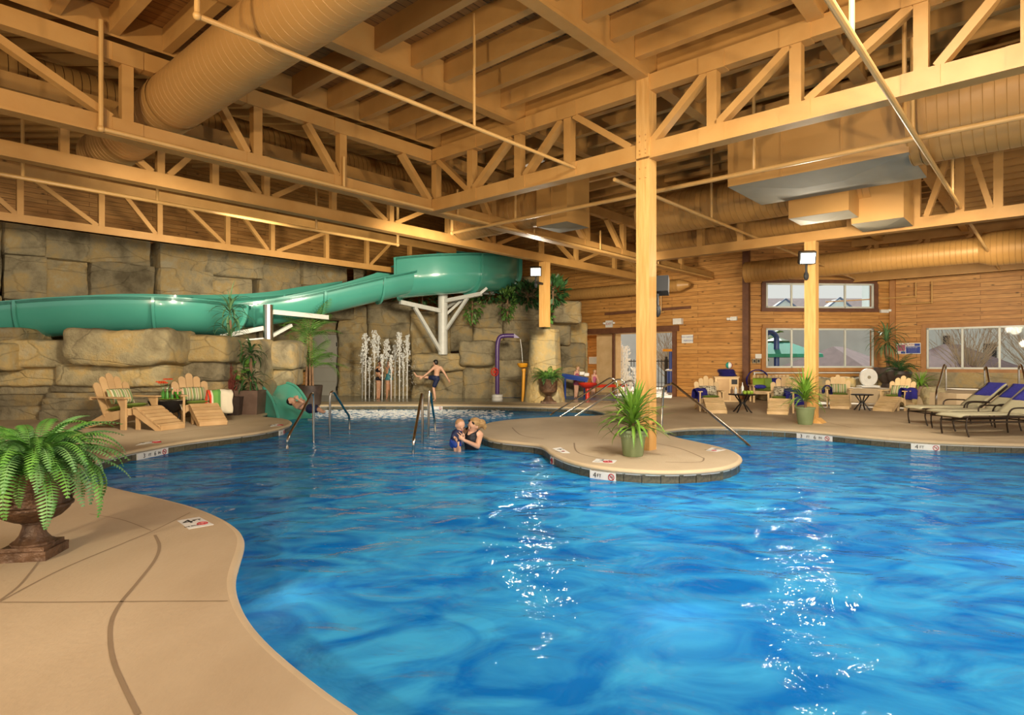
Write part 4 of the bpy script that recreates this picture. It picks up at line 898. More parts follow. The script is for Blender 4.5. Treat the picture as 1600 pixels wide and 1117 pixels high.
# ---- adirondack chair, front towards -Y, local metres
def make_chair(mat):
    t = thing('adirondack_chair', 'x', 'chair')
    sl = [(-.24, .80), (-.12, .90), (0, .965), (.12, .90), (.24, .80)]
    lean = .36
    for k, (x, h) in enumerate(sl):
        w0, w1 = .10, .136; x1 = x*1.16; pts = []
        n = 6; z0 = .20; top = h
        prof = [(-w0/2, z0), (w0/2, z0)]
        out = [(x+p[0], p[1]) for p in prof]+[(x1+w1/2*math.cos(math.pi*j/n), top-w1*.45+w1*.5*math.sin(math.pi*j/n)) for j in range(n+1)]
        poly = [V(px, .22+(pz-.25)*lean, pz) for px, pz in out]
        MB().prism(poly, (0, 1, -lean), .02).build('back_slat', mat, t, smooth=False)
    for z, yy in ((.34, .28), (.62, .39)): MB().box((0, yy+.02, z), (.54, .03, .07)).build('back_rail', mat, t, smooth=False)
    for k in range(5):
        y = -.24+k*.105; z = .345-.03*k*.9; MB().box((0, y, z), (.52, .095, .02), Matrix.Rotation(-.26, 3, 'X')).build('seat_slat', mat, t, smooth=False)
    for s in (-1, 1):
        MB().prism([V(s*.27, -.31, .36), V(s*.27, -.31, .22), V(s*.27, .62, 0), V(s*.27, .74, 0), V(s*.27, .70, .05), V(s*.27, .2, .27)], (1, 0, 0), .025).build('side_rail', mat, t, smooth=False)
        MB().box((s*.31, -.27, .27), (.04, .11, .54)).build('front_leg', mat, t, smooth=False)
        MB().prism([V(s*.31, -.22, .535), V(s*.31, -.12, .535), V(s*.31, -.22, .36)], (1, 0, 0), .03).build('arm_bracket', mat, t, smooth=False)
        poly = [V(s*.31-.065, -.36, .55), V(s*.31+.065, -.36, .55), V(s*.31+.075, -.05, .55), V(s*.31+.03, .50, .55), V(s*.31-.03, .50, .55), V(s*.31-.055, -.05, .55)]
        MB().prism(poly, (0, 0, 1), .024).build('arm', mat, t, smooth=False)
    MB().box((0, .47, .53), (.70, .04, .05)).build('arm_rail', mat, t, smooth=False)
    MB().box((0, -.315, .30), (.56, .02, .11)).build('apron', mat, t, smooth=False)
    return t
def make_ottoman(mat):
    t = thing('footrest', 'x', 'footrest')
    for s in (-1, 1):
        MB().prism([V(s*.23, 0, .37), V(s*.23, 0, .27), V(s*.23, -.50, 0), V(s*.23, -.62, 0), V(s*.23, -.60, .06), V(s*.23, -.14, .35)], (1, 0, 0), .03).build('side_rail', mat, t, smooth=False)
        MB().box((s*.20, -.07, .16), (.035, .08, .32)).build('leg', mat, t, smooth=False)
    pts = [V(0, .005, .375), V(0, -.14, .365), V(0, -.36, .21), V(0, -.615, .065)]
    n = 7
    for k in range(n):
        f = (k+.5)/n*2.2
        y = -.05-k*.09; z = .378-.5*max(0, (-y-.10))*1.0-.02*k*.3
        z = .382 if y > -.09 else .382-(-y-.09)*.60
        MB().box((0, y, z), (.52, .082, .02), Matrix.Rotation(0.05 if y > -.09 else .54, 3, 'X')).build('slat', mat, t, smooth=False)
    MB().box((0, -.625, .045), (.5, .02, .08)).build('front_board', mat, t, smooth=False)
    return t
protos = {}
def chair_set(px, py, rz, sc, mat, lab, olab, grp, off=.40):
    if mat not in protos: protos[mat] = (make_chair(mat), make_ottoman(mat)); c, o = protos[mat]
    else: c, o = copy_tree(protos[mat][0]), copy_tree(protos[mat][1])
    p = G(px, py); f = V(math.sin(rz), -math.cos(rz), 0)
    for ob, q, l in ((c, p, lab), (o, p+f*off*sc, olab)):
        ob.location = q; ob.rotation_euler = (0, 0, rz); ob.scale = (sc,)*3; ob['label'] = l
        ob['group'] = grp if ob is c else 'footrests of the deck chairs'
    return p, f
def soft_box(size, mat, name, label, cat, p, rz, rx=0, puff=.35, n=8, group=None, seed=1):
    """pillow-like pad"""
    sx, sy, sz = (d/2 for d in size); mb = MB(); idx = {}
    for sg in (1, -1):
        for i in range(n+1):
            for j in range(n+1):
                u, v = -1+2*i/n, -1+2*j/n; h = ((1-abs(u)**3)*(1-abs(v)**3))**puff
                mb.v.append(V(u*sx*(1-.04*abs(v)), v*sy*(1-.04*abs(u)), sg*sz*h))
    N = (n+1)**2
    for s in range(2):
        for i in range(n):
            for j in range(n): q = (s*N+i*(n+1)+j, s*N+(i+1)*(n+1)+j, s*N+(i+1)*(n+1)+j+1, s*N+i*(n+1)+j+1); mb.f.append(q if s == 0 else q[::-1])
    o = mb.build(name, mat, ang=1.4); o.location = p; o.rotation_mode = 'XYZ'; o.rotation_euler = (rx, 0, rz); return tag(o, label, cat, group)
def chair_soft(p, f, rz, sc, which, lab):
    r = V(math.cos(rz), math.sin(rz), 0)
    soft_box((.5*sc, .50*sc, .07*sc), 'cushion', 'seat_cushion', 'green seat pad on the %s' % lab, 'cushion', p+V(0, 0, .375*sc)-f*.0, rz, -.20, .25)
    if which: soft_box((.48*sc, .30*sc, .14*sc), which, 'throw_pillow', '%s pillow on the %s' % ({'stripe': 'striped', 'floral': 'brown and white patterned'}[which], lab), 'pillow', p-f*.17*sc+V(0, 0, .56*sc), rz, 1.12, .45)
def drape(pts_top, widths, mat, name, label, drop0, drop1, over, rz, p, n=10, seed=3, thick=.012):
    """cloth hung over a bar along local x: front drop0, back drop1; local frame at p"""
    rg = random.Random(seed); mb = MB(); m = 16; w = widths
    for i in range(n+1):
        x = -w/2+w*i/n
        for j in range(m+1):
            s = -drop0+(drop0+drop1+over)*j/m
            if s < 0: y, z = -over/2-.01-.03*math.sin(3.1*i/n*2+1), s
            elif s < over: an = math.pi*s/over; y, z = -over/2*math.cos(an), over/2*math.sin(an)*.8
            else: y, z = over/2+.01+.02*math.sin(5*i/n), -(s-over)
            fold = .022*math.sin(i*1.9+seed)*min(1, abs(s)/.15)
            mb.v.append(V(x*(1-.10*max(0, -s)+.05*math.sin(j)), y+fold, z+.01*math.sin(i*.9+seed)))
    mb.f = [(i*(m+1)+j, (i+1)*(m+1)+j, (i+1)*(m+1)+j+1, i*(m+1)+j+1) for i in range(n) for j in range(m)]
    o = mb.build(name, mat, ang=1.5); o.location = p; o.rotation_euler = (0, 0, rz)
    so = o.modifiers.new('thickness', 'SOLIDIFY'); so.thickness = thick
    return tag(o, label, 'towel')
CH = [(200, 668, math.radians(72), 1.03, 'teak', 'left-hand wooden deck chair turned sideways near the fern', 'stripe'),
      (306, 659, math.radians(44), 1.0, 'teak', 'wooden deck chair with striped towel on its arm', 'stripe'),
      (1108, 641.5, math.radians(-6), .88, 'teak_pale', 'deck chair in front of the towel cabinet', 'floral'),
      (1222, 643.5, math.radians(-30), .88, 'teak_pale', 'deck chair just left of the smaller potted yucca', 'floral'),
      (1310, 635.5, math.radians(-26), .88, 'teak_pale', 'deck chair just right of the right post', 'stripe'),
      (1402, 640, math.radians(-52), .88, 'teak_pale', 'deck chair turned left beside the boulder step', 'stripe')]
CP = []
for (px, py, rz, sc, mat, lab, pil) in CH:
    p, f = chair_set(px, py, rz, sc, mat, 'slatted '+lab, 'slatted footrest of the '+lab, 'slatted wooden deck chairs')
    CP.append((p, f, rz, sc)); chair_soft(p, f, rz, sc, pil, lab)
def arm_towel(k, side, mat, name, label, d0, d1, w, fwd=.05, turn=0):
    p, f, rz, sc = CP[k]; r = V(math.cos(rz), math.sin(rz), 0)
    return drape(None, w*sc, mat, name, label, d0*sc, d1*sc, .17*sc, rz+math.pi/2+turn, p+r*side*.31*sc+f*fwd*sc+V(0, 0, .575*sc), seed=k+2)
arm_towel(1, 1.12, 'towel_stripe', 'beach_towel', 'cream towel with orange and green stripes over a chair arm', .40, .26, .46, .30, -math.pi/2)
arm_towel(2, -1, 'navy', 'beach_towel', 'navy towel over the arm of the chair by the cabinet', .30, .24, .46, .14, -math.pi/4)
arm_towel(3, 1, 'navy', 'beach_towel', 'navy towel over the arm of the chair left of the yucca', .36, .26, .48, .16, -math.pi/2.4)
arm_towel(4, -1, 'navy', 'beach_towel', 'navy towel on the left arm of the chair right of the post', .20, .16, .40, .14)
arm_towel(5, 1, 'navy', 'beach_towel', 'navy towel over the arm of the chair beside the boulder', .26, .22, .48, .10, -.3)
# ---- bench with cushions under the bay window
bp = G(1206, 628); bn = thing('garden_bench', 'pale wooden bench with green pads under the bay window', 'bench', bp, math.radians(-8), None, .88)
for k in range(10): MB().box((-.55+k*.122, .18, .62), (.09, .02, .62), Matrix.Rotation(.25, 3, 'X')).build('back_slat', 'teak_pale', bn, smooth=False)
for k in range(4): MB().box((0, -.28+k*.12, .38), (1.25, .1, .025)).build('seat_slat', 'teak_pale', bn, smooth=False)
for s in (-1, 1):
    MB().box((s*.66, -.02, .57), (.12, .62, .03)).build('arm', 'teak_pale', bn, smooth=False)
    for y in (-.28, .2): MB().box((s*.66, y, .28), (.06, .06, .56)).build('leg', 'teak_pale', bn, smooth=False)
MB().box((0, -.34, .33), (1.3, .03, .1)).build('apron', 'teak_pale', bn, smooth=False)
soft_box((1.05, .46, .08), 'cushion', 'seat_cushion', 'long green pad on the garden bench', 'cushion', bp+V(0, -.05, .38), math.radians(-8), 0, .25)
for k, (dx, m_, l_) in enumerate(((-.38, 'apple', 'bright green pillow at the left of the garden bench'), (-.12, 'cushion', 'olive green pillow leaning on the garden bench'), (.12, 'navy', 'dark navy pillow in the middle of the garden bench'), (.46, 'cushion', 'olive green pillow at the right of the garden bench'))):
    soft_box((.36, .34, .13), m_, 'throw_pillow', l_, 'pillow', bp+V(dx, .02+.03*(k % 2), .57), math.radians(-8), 1.2, .4)
soft_box((.36, .2, .12), 'royal', 'folded_towel', 'rolled violet towel on the garden bench', 'towel', bp+V(-.44, -.18, .47), 0, 0, .3)
# ---- tables
def iron_table(label, px, py, h, r, sc):
    t = thing('iron_table', label, 'table', G(px, py), .3, None, sc)
    MB().lathe([(0.02, h-.03), (r, h-.03), (r+.015, h-.015), (r, h), (.02, h)], n=24).build('table_top', 'iron', t)
    for k in range(4):
        an = math.pi/2*k+.4; c, s = math.cos(an), math.sin(an)
        pr = [(r*.62, h-.03), (r*.50, h*.80), (r*.24, h*.58), (r*.20, h*.45), (r*.42, h*.28), (r*.62, h*.10), (r*.78, .0)]
        MB().tube(cr([V(q*c, q*s, z) for q, z in pr], 4), .018, 8).build('leg', 'iron', t)
    MB().lathe([(r*.19, h*.47), (r*.22, h*.48), (r*.22, h*.53), (r*.19, h*.54)], n=16).build('leg_ring', 'iron', t); return t
iron_table('black wrought iron table with green apples between two deck chairs', 1160, 644, .48, .34, .92)
iron_table('black wrought iron side table left of the boulder chair', 1347, 641, .46, .28, .88)
def place(mb, name, mat, label, cat, loc, rz=0, group=None, **k): return onep(mb, name, mat, label, cat, loc, rz, group, **k)
tp = G(1160, 644)+V(0, 0, .48*.92)
for k, (dx, dy) in enumerate(((.13, -.06), (.02, -.1), (.16, .06), (.06, .03), (.22, -.01))):
    place(MB().lathe([(.005, .0), (.03, .0), (.046, .03), (.042, .065), (.02, .08), (.004, .072)], n=12), 'apple', 'apple', ('green apple in front at the right on the iron table', 'green apple in the middle front on the iron table', 'green apple at the back right on the iron table', 'green apple among the others near the bottles', 'rightmost green apple on the iron table')[k], 'apple', tp+V(dx, dy, 0), 0, 'apples on the iron table')
BOT = [(.01, 0), (.032, 0), (.034, .02), (.034, .13), (.012, .18), (.012, .225), (.004, .225)]
for k, (dx, dy, m_, l_) in enumerate(((-.25, .0, 'trunk', 'brown bottle at the left of the apple table'), (-.14, .06, 'paper', 'pale bottle between the brown ones on the apple table'), (-.03, .08, 'trunk', 'brown bottle nearest the apples'), (.05, .13, 'paper', 'tall clear bottle behind the apples'))):
    place(MB().lathe([(r, z*(.75 if k < 3 else 1.2)) for r, z in BOT], n=12), 'bottle', m_, l_, 'bottle', tp+V(dx, dy, 0))
# left kettle table
kt = thing('fire_bowl_table', 'black bowl-shaped table between the two left chairs', 'table', G(262, 662), .2)
MB().lathe([(.05, .20), (.16, .22), (.27, .31), (.335, .43), (.345, .455), (.30, .46), (.02, .462)], n=28).build('bowl', 'iron', kt)
for k in range(4):
    an = math.pi/2*k+.6; c, s = math.cos(an), math.sin(an); MB().tube(cr([V(q*c, q*s, z) for q, z in ((.16, .28), (.21, .16), (.19, .07), (.25, .015), (.30, .02))], 4), .02, 8).build('leg', 'iron', kt)
kp = G(262, 662)+V(0, 0, .462)
mb = MB(); pts = []
for i in range(9):
    for j in range(9):
        x, y = -.27+.54*i/8, -.27+.54*j/8; r = math.hypot(x, y); R = Matrix.Rotation(.6, 3, 'Z'); v = R@V(x, y, 0)
        ex = max(0, math.hypot(v.x, v.y)-.30); v.z = .004-ex*2.6; 
        if ex > 0: v.x *= (.31+ex*.12)/math.hypot(x, y); v.y *= (.31+ex*.12)/math.hypot(x, y)
        mb.v.append(v)
mb.f = [(i*9+j, (i+1)*9+j, (i+1)*9+j+1, i*9+j+1) for i in range(8) for j in range(8)]
place(mb, 'table_cloth', 'floral', 'small patterned cloth with a hanging corner on the bowl table', 'cloth', kp)
place(MB().lathe([(.02, .0), (.16, .004), (.22, .02), (.215, .024), (.15, .012), (.01, .01)], n=24), 'plate', 'apple', 'lime green tray on the bowl table', 'tray', kp+V(.06, -.02, .012))
for k, (dx, dy) in enumerate(((-.12, .06), (-.02, .02), (.02, .12))):
    b = thing('bottle', ('green bottle with flowers at the left of the tray', 'green bottle in front on the tray', 'green bottle at the back of the tray')[k], 'bottle', kp+V(dx, dy, .014))
    MB().lathe([(r*.95, z*.92) for r, z in BOT], n=12).build('glass_body', 'bottle', b); MB().lathe([(.004, .205), (.014, .205), (.014, .225), (.004, .23)], n=8).build('cap', 'white', b)
for k, (dx, dy, h) in enumerate(((-.17, .06, .33), (-.05, .10, .38), (-.10, .02, .31))):
    fl = thing('gerbera_flower', ('orange flower at left on the bowl table', 'tallest orange flower on the bowl table', 'orange flower low in front on the bowl table')[k], 'flower', kp+V(dx, dy, .014))
    MB().tube([(0, 0, 0), (.01, 0, h*.6), (0, 0, h)], .004, 6).build('stem', 'fern', fl)
    for q in range(10):
        an = 2*math.pi*q/10; MB().ell((.05*math.cos(an), .05*math.sin(an), h+.012), (.042, .018, .016), 6, 4, Matrix.Rotation(an, 3, 'Z')).build('petal', 'orange', fl)
    MB().ell((0, 0, h+.01), .014, 8, 5).build('flower_centre', 'trunk', fl)
mb = MB(); 
sh = thing('snack_bowl', 'small bowl with pink snacks at the right of the tray', 'bowl', kp+V(.17, .04, .014))
MB().lathe([(.02, 0), (.03, .06), (.06, .12), (.065, .15), (.055, .15), (.02, .08)], n=14).build('bowl', 'bottle', sh)
for q in range(6):
    an = q*1.05; MB().tube(cr([V(.03*math.cos(an), .03*math.sin(an), .13), V(.06*math.cos(an), .06*math.sin(an), .19), V(.095*math.cos(an), .095*math.sin(an), .16), V(.10*math.cos(an), .10*math.sin(an), .10)], 3), .013, 6).build('snack', 'skin', sh)
# ---- towel cabinet
cp = G(1134, 627); cb_ = thing('towel_cabinet', 'pale wooden towel cabinet against the cedar wall', 'cabinet', cp, math.radians(-12), None, .92)
MB().box((0, 0, .40), (.74, .5, .80)).build('body', 'teak_pale', cb_, smooth=False)
MB().box((0, 0, .815), (.80, .56, .03)).build('top', 'teak_pale', cb_, smooth=False)
MB().box((-.12, -.258, .40), (.44, .02, .70)).build('door', 'teak', cb_, smooth=False)
for x in (-.34, .10): MB().box((x, -.262, .40), (.04, .03, .74)).build('stile', 'teak_pale', cb_, smooth=False)
MB().box((.24, -.255, .66), (.18, .02, .16)).build('towel_slot', 'ink', cb_, smooth=False)
MB().box((.24, -.258, .28), (.2, .02, .46)).build('door', 'teak', cb_, smooth=False)
ct = cp+V(0, 0, .83*.92)
for k in range(4):
    soft_box((.52-.05*(k % 2), .34, .075), 'navy', 'folded_towel', ('lowest folded navy towel on the cabinet', 'second folded navy towel on the cabinet', 'third folded navy towel on the cabinet', 'top folded navy towel under the ball')[k], 'towel', ct+V(.06-.02*k, .0, .04+.052*k), .1*k, 0, .2)
bl = thing('beach_ball', 'red and green beach ball on the folded towels', 'ball', ct+V(.10, 0, .345))
for q in range(6):
    mb = MB(); 
    for i in range(9):
        th = math.pi*i/8
        for j in range(4):
            an = 2*math.pi*(q+j/3)/6; mb.v.append(V(.105*math.sin(th)*math.cos(an), .105*math.sin(th)*math.sin(an), .105*math.cos(th)))
    mb.f = [(i*4+j, (i+1)*4+j, (i+1)*4+j+1, i*4+j+1) for i in range(8) for j in range(3)]
    mb.build('panel', ('red', 'teal', 'orange', 'teal', 'paper', 'red')[q], bl, ang=1)
# ---- sun loungers
def make_lounger():
    t = thing('sun_lounger', 'x', 'lounger'); W_ = .33
    fr = lambda x0, z0, x1, z1, s: MB().tube([(x0, s*W_, z0), (x1, s*W_, z1)], .017, 8)
    for s in (-1, 1):
        fr(-.95, .40, .35, .40, s).build('side_rail', 'bronze', t); fr(.35, .40, .98, .93, s).build('back_rail', 'bronze', t)
        for x in (-.86, .62): MB().tube(cr([V(x, s*W_, .40), V(x-.03, s*W_, .22), V(x+.015, s*(W_+.02), 0)], 4), .016, 8).build('leg', 'bronze', t)
        MB().tube(cr([V(-.02, s*(W_+.02), .40), V(.0, s*(W_+.05), .52), V(.10, s*(W_+.06), .58), V(.40, s*(W_+.06), .58), V(.56, s*(W_+.03), .57)], 5), .016, 8).build('arm', 'bronze', t)
        fr(-.9, .30, .62, .30, s).build('lower_rail', 'bronze', t)
    for x, z in ((-.93, .40), (.35, .39), (.62, .3), (-.86, .3)): MB().tube([(x, -W_, z), (x, W_, z)], .014, 8).build('cross_bar', 'bronze', t)
    def pad(p0, p1, nm, sag):
        mb = MB(); n, m = 12, 6
        for i in range(n+1):
            f = i/n; x = p0[0]+(p1[0]-p0[0])*f; z = p0[1]+(p1[1]-p0[1])*f
            for j in range(m+1):
                g = -1+2*j/m; mb.v.append(V(x, g*(W_-.005), z-sag*(1-g*g)*math.sin(math.pi*f)+.018+(.0 if i else -.04)))
        mb.f = [(i*(m+1)+j, i*(m+1)+j+1, (i+1)*(m+1)+j+1, (i+1)*(m+1)+j) for i in range(n) for j in range(m)]
        o = mb.build(nm, 'sling', t, ang=1.5); so = o.modifiers.new('thickness', 'SOLIDIFY'); so.thickness = .028; so.offset = 1
    pad((-1.0, .41), (.35, .41), 'seat_sling', .012); pad((.35, .41), (1.0, .955), 'back_sling', .015)
    return t
lg = make_lounger()
LS = [(1491, 663.5, -2, 'sun lounger farthest left with violet towel on its back', .80), (1532, 671, 2, 'middle sun lounger of the three', .80), (1553, 679.5, 4, 'nearest sun lounger at the right edge', .80)]
for k, (px, py, rz, lab, sc) in enumerate(LS):
    o = lg if k == 0 else copy_tree(lg); p = G(px, py); o.location = p; o.rotation_euler = (0, 0, math.radians(rz)); o.scale = (sc,)*3; o['label'] = lab; o['group'] = 'sun loungers on the right deck'
    R = Matrix.Rotation(math.radians(rz), 3, 'Z')
    mb = MB(); n = 12
    pr = [V(.66, 0, .69), V(.80, 0, .81), V(.96, 0, .945), V(1.0, 0, .985), V(1.04, 0, .95), V(1.05, 0, .80), V(1.06, 0, .70)]; pr = cr(pr, 3)
    for i, q in enumerate(pr):
        for j in range(7): mb.v.append(V(q.x-.004+.006*math.sin(j*2+i*.4), (-.27+.09*j)*(1+.03*math.sin(i)), q.z+.016))
    m = 7; mb.f = [(i*m+j, i*m+j+1, (i+1)*m+j+1, (i+1)*m+j) for i in range(len(pr)-1) for j in range(m-1)]
    tw = mb.build('beach_towel', 'royal', ang=1.5); tw.location = p; tw.rotation_euler = (0, 0, math.radians(rz)); tw.scale = (sc,)*3; so = tw.modifiers.new('thickness', 'SOLIDIFY'); so.thickness = .014; so.offset = 1
    tag(tw, ('violet towel over the back of the leftmost lounger', 'violet towel over the back of the middle lounger', 'violet towel over the nearest lounger')[k], 'towel', 'towels on the loungers')
# ---- rails
def rail(label, pts, r=.022, n=6):
    return tag(MB().tube(cr(pts, n), r, 10).build('hand_rail', 'steel'), label, 'handrail')
rail('bent steel step rail farthest left in the water', [P(449, 716, 9.55), P(449, 698, 9.6), P(452, 680, 9.65), P(470, 648, 10.1), P(484, 620, 10.45), P(487, 615.5, 10.5), P(489.5, 619, 10.55), P(490, 650, 10.57), P(490, 700, 10.57)])
rail('bent steel step rail right of the leftmost one', [P(515.5, 692, 11.5), P(515.5, 660, 11.5), P(516, 620, 11.5), P(519, 612.5, 11.55), P(524, 616, 11.65), P(540, 642, 12.2), P(545.5, 652, 12.4), P(546, 680, 12.4)])
rail('steep steel step rail left in the second pair', [P(645, 720, 9.2), P(646, 704, 9.2), P(647, 684, 9.25), P(653, 650, 9.8), P(658, 620, 10.3), P(659, 616.5, 10.35), P(660, 620, 10.4), P(660, 650, 10.4), P(660, 702, 10.4)])
rail('steep steel step rail right in the second pair', [P(669, 694, 11.1), P(669.5, 660, 11.1), P(670.5, 616, 11.1), P(671.5, 612.5, 11.15), P(673, 617, 11.25), P(677.5, 648, 11.9), P(679, 656, 12.0), P(680, 676, 12.0)])
rail('upper steel rail slanting into the far pool corner', [P(860, 650, 15.6), P(866, 644, 15.8), P(910, 617, 16.2), P(945, 595, 16.5), P(955, 591, 16.6), P(963, 596, 16.6), P(965, 610, 16.6), P(965, 633, 16.6)])
rail('middle steel rail slanting into the far pool corner', [P(870, 656, 14.6), P(876, 651, 14.8), P(920, 623, 15.2), P(957, 597, 15.6), P(968, 593, 15.7), P(976, 598, 15.7), P(978, 612, 15.7), P(978, 638, 15.7)])
rail('lower steel rail slanting down to the deck behind the yucca', [P(895, 655, 14.2), P(902, 649, 14.3), P(940, 624, 14.6), P(976, 599, 14.9), P(985, 595, 15.0), P(990.5, 598, 15.0), P(992, 612, 15.0), P(992, 642, 15.0)])
rail('long steel handrail running from the deck into the right pool', [P(1033.5, 667, 11.4), P(1035, 630, 11.4), P(1037, 608, 11.35), P(1041, 602, 11.3), P(1048, 600.5, 11.25), P(1056, 603, 11.15), P(1110, 646, 10.55), P(1160, 687, 10.05), P(1174, 700, 9.9)])
rail('steel spa rail left of the loungers', [P(1463, 640, 13.9), P(1463, 612, 13.9), P(1468, 596, 14.4), P(1474, 574, 15.1), P(1476, 570, 15.2), P(1477.5, 573, 15.3), P(1478, 590, 15.3), P(1478, 610, 15.3)])
rail('dark spa rail seen behind the first lounger', [P(1539, 612, 15.3), P(1538.5, 590, 15.3), P(1538.5, 576, 15.3), P(1540, 573.5, 15.2), P(1542, 577, 15.1), P(1546, 600, 14.7), P(1548, 612, 14.6)])
rail('steel spa rail behind the second lounger', [P(1592, 612, 14.5), P(1592, 590, 14.5), P(1592, 574, 14.5), P(1594, 570, 14.4), P(1597, 574, 14.2), P(1603, 600, 13.7), P(1604, 615, 13.6)])
# ================================================================== PLANTS
def blade_mesh(name, mat, L, w, droop, n=7, fold=.25, rise=1.0):
    mb = MB(); z = 0; x = 0; an = rise
    for i in range(n+1):
        f = i/n; ww = w*(math.sin(math.pi*min(1, .18+f*.82))**.8)*(1 if f < 1 else 0)+.001
        mb.v += [V(x, -ww/2, z+ww*fold), V(x, 0, z), V(x, ww/2, z+ww*fold)]
        x += math.cos(an)*L/n; z += math.sin(an)*L/n; an -= droop/n
    mb.f = [q for i in range(n) for q in ((3*i, 3*i+1, 3*i+4, 3*i+3), (3*i+1, 3*i+2, 3*i+5, 3*i+4))]
    return mb.mesh(name, M[mat], ang=1.5)
def frond_mesh(name, mat, L, w, droop, rise, n=14, leaf=.42, lw=.16, hang=.2, rch=.006):
    """feather leaf: arching rachis along +x with paired leaflets"""
    mb = MB(); x = z = 0.0; an = rise; pts = []; angs = []
    for i in range(n+1):
        pts.append(V(x, 0, z)); angs.append(an); x += math.cos(an)*L/n; z += math.sin(an)*L/n; an -= droop/n
    mb.tube(pts, [rch*(1-.8*i/n) for i in range(n+1)], 4)
    for i in range(1, n+1):
        f = i/n; le = w*(math.sin(math.pi*(.12+.84*f))**.75); wid = L/n*lw*2.6
        t = V(math.cos(angs[i]), 0, math.sin(angs[i])); up = V(-math.sin(angs[i]), 0, math.cos(angs[i]))
        for s in (-1, 1):
            d = (V(0, s, 0)+t*leaf-up*hang).normalized(); b = pts[i]; q = t*wid
            m1 = b+d*le*.55; mb.add([b-q*.3, b+q*.5, m1+q*.62+up*.006, m1-q*.35, b+d*le-up*hang*le*.3], [(0, 1, 2, 3), (3, 2, 4)])
    return mb.mesh(name, M[mat], ang=1.5)
def spread_leaves(t, meshes, centre, N, rg, zspread=0.0, tilt=(0, .9), sc=(.7, 1.1), name='leaf', azr=(0, 2*math.pi), rad=.02):
    for k in range(N):
        f = k/N; az = azr[0]+(k*2.399963 % (2*math.pi))*(azr[1]-azr[0])/(2*math.pi)+rg.uniform(-.2, .2)
        tl = tilt[0]+(tilt[1]-tilt[0])*((k+.5)/N)+rg.uniform(-.08, .08); s = rg.uniform(*sc)
        o = link(name, rg.choice(meshes), t)
        o.matrix_basis = Matrix.Translation(Vector(centre)+V(rad*math.cos(az), rad*math.sin(az), zspread*(1-f)))@Matrix.Rotation(az, 4, 'Z')@Matrix.Rotation(tl, 4, 'Y')@Matrix.Scale(s, 4)
def pot(t, prof, mat, soil_r, soil_z, n=24, name='pot', **k):
    MB().lathe(prof, n=n, **k).build(name, mat, t); MB().lathe([(.005, soil_z-.01), (soil_r, soil_z-.01), (soil_r, soil_z), (.005, soil_z+.015)], n=16).build('soil', 'soil', t)
rg = random.Random(11)
# fern in the big urn, front left
up_ = G(52, 868); FS = .52
fe = thing('fern_urn', 'large lush fern in a bronze urn at the near left', 'potted plant', up_, .18)
MB().box((0, 0, .028), (.27, .27, .056)).build('plinth', 'urn', fe, smooth=False); MB().box((0, 0, .068), (.235, .235, .024)).build('plinth_step', 'urn', fe, smooth=False)
MB().lathe([(.03, .075), (.118, .08), (.118, .092), (.10, .10), (.072, .135), (.057, .18), (.056, .20), (.066, .205), (.066, .215), (.02, .217)], n=40, flute=14, fa=-.05).build('foot', 'urn', fe)
MB().lathe([(.05, .212), (.10, .222), (.155, .25), (.192, .285), (.203, .305), (.20, .312)], n=48, flute=20, fa=-.045).build('lower_bowl', 'urn', fe)
MB().lathe([(.196, .308), (.21, .312), (.21, .324), (.196, .33)], n=40).build('rim_band', 'urn', fe)
MB().lathe([(.192, .328), (.19, .36), (.195, .44), (.205, .50), (.225, .53), (.222, .54), (.19, .535), (.02, .52)], n=40).build('bowl', 'urn', fe)
for k in range(6):                      # moulded fan ornaments
    an = k*math.pi/3+.35
    for q in range(-3, 4):
        a2 = an+q*.045; r0 = .196; MB().tube([V(r0*math.cos(an), r0*math.sin(an), .34), V((r0+.007)*math.cos(a2), (r0+.007)*math.sin(a2), .44-.008*q*q)], [.004, .008], 5).build('fan_rib', 'urn', fe)
fm = [frond_mesh('frond', m_, .50, .060, d, r, 24, .34, .24, .22, .004) for m_, d, r in (('fern', 2.2, 1.25), ('fern_grey', 2.6, 1.2), ('fern', 2.9, 1.3), ('fern_grey', 1.7, 1.1), ('fern', 2.4, 1.0))]
spread_leaves(fe, fm, (0, 0, .52), 110, rg, .06, (-.25, .75), (.62, 1.08), 'frond', rad=.10)
spread_leaves(fe, fm, (0, 0, .56), 60, rg, .06, (-.45, .25), (.55, .9), 'frond', rad=.07)
# yuccas
ym = [blade_mesh('leaf', 'yucca', .43, .036, d, rise=r) for d, r in ((.5, 1.45), (1.0, 1.4), (1.6, 1.3), (.2, 1.5))]
yu = thing('potted_yucca', 'bright potted yucca in front of the middle post', 'potted plant', G(989, 712), .5, None, 1.14)
pot(yu, [(.02, 0), (.105, 0), (.115, .02), (.135, .20), (.15, .25), (.152, .262), (.163, .267), (.165, .292), (.15, .296), (.14, .27), (.02, .262)], 'pot_green', .14, .262)
for k in range(30):
    an = 2*math.pi*k/30; MB().ell((.146*math.cos(an), .146*math.sin(an), .232), (.011, .011, .016), 5, 4).build('rope_bead', 'pot_green', yu)
MB().tube([(0, 0, .26), (.01, 0, .34), (0, .01, .46)], [.022, .02, .016], 8).build('stem', 'trunk', yu)
spread_leaves(yu, ym, (0, 0, .31), 130, rg, .17, (-.02, 1.45), (.7, 1.1))
yu2 = thing('potted_yucca', 'smaller potted yucca in front of the right post', 'potted plant', G(1258, 663), .5, None, 1.12)
pot(yu2, [(.02, 0), (.11, 0), (.12, .02), (.15, .25), (.155, .27), (.166, .272), (.168, .296), (.15, .296), (.14, .27), (.02, .262)], 'pot_green', .14, .262)
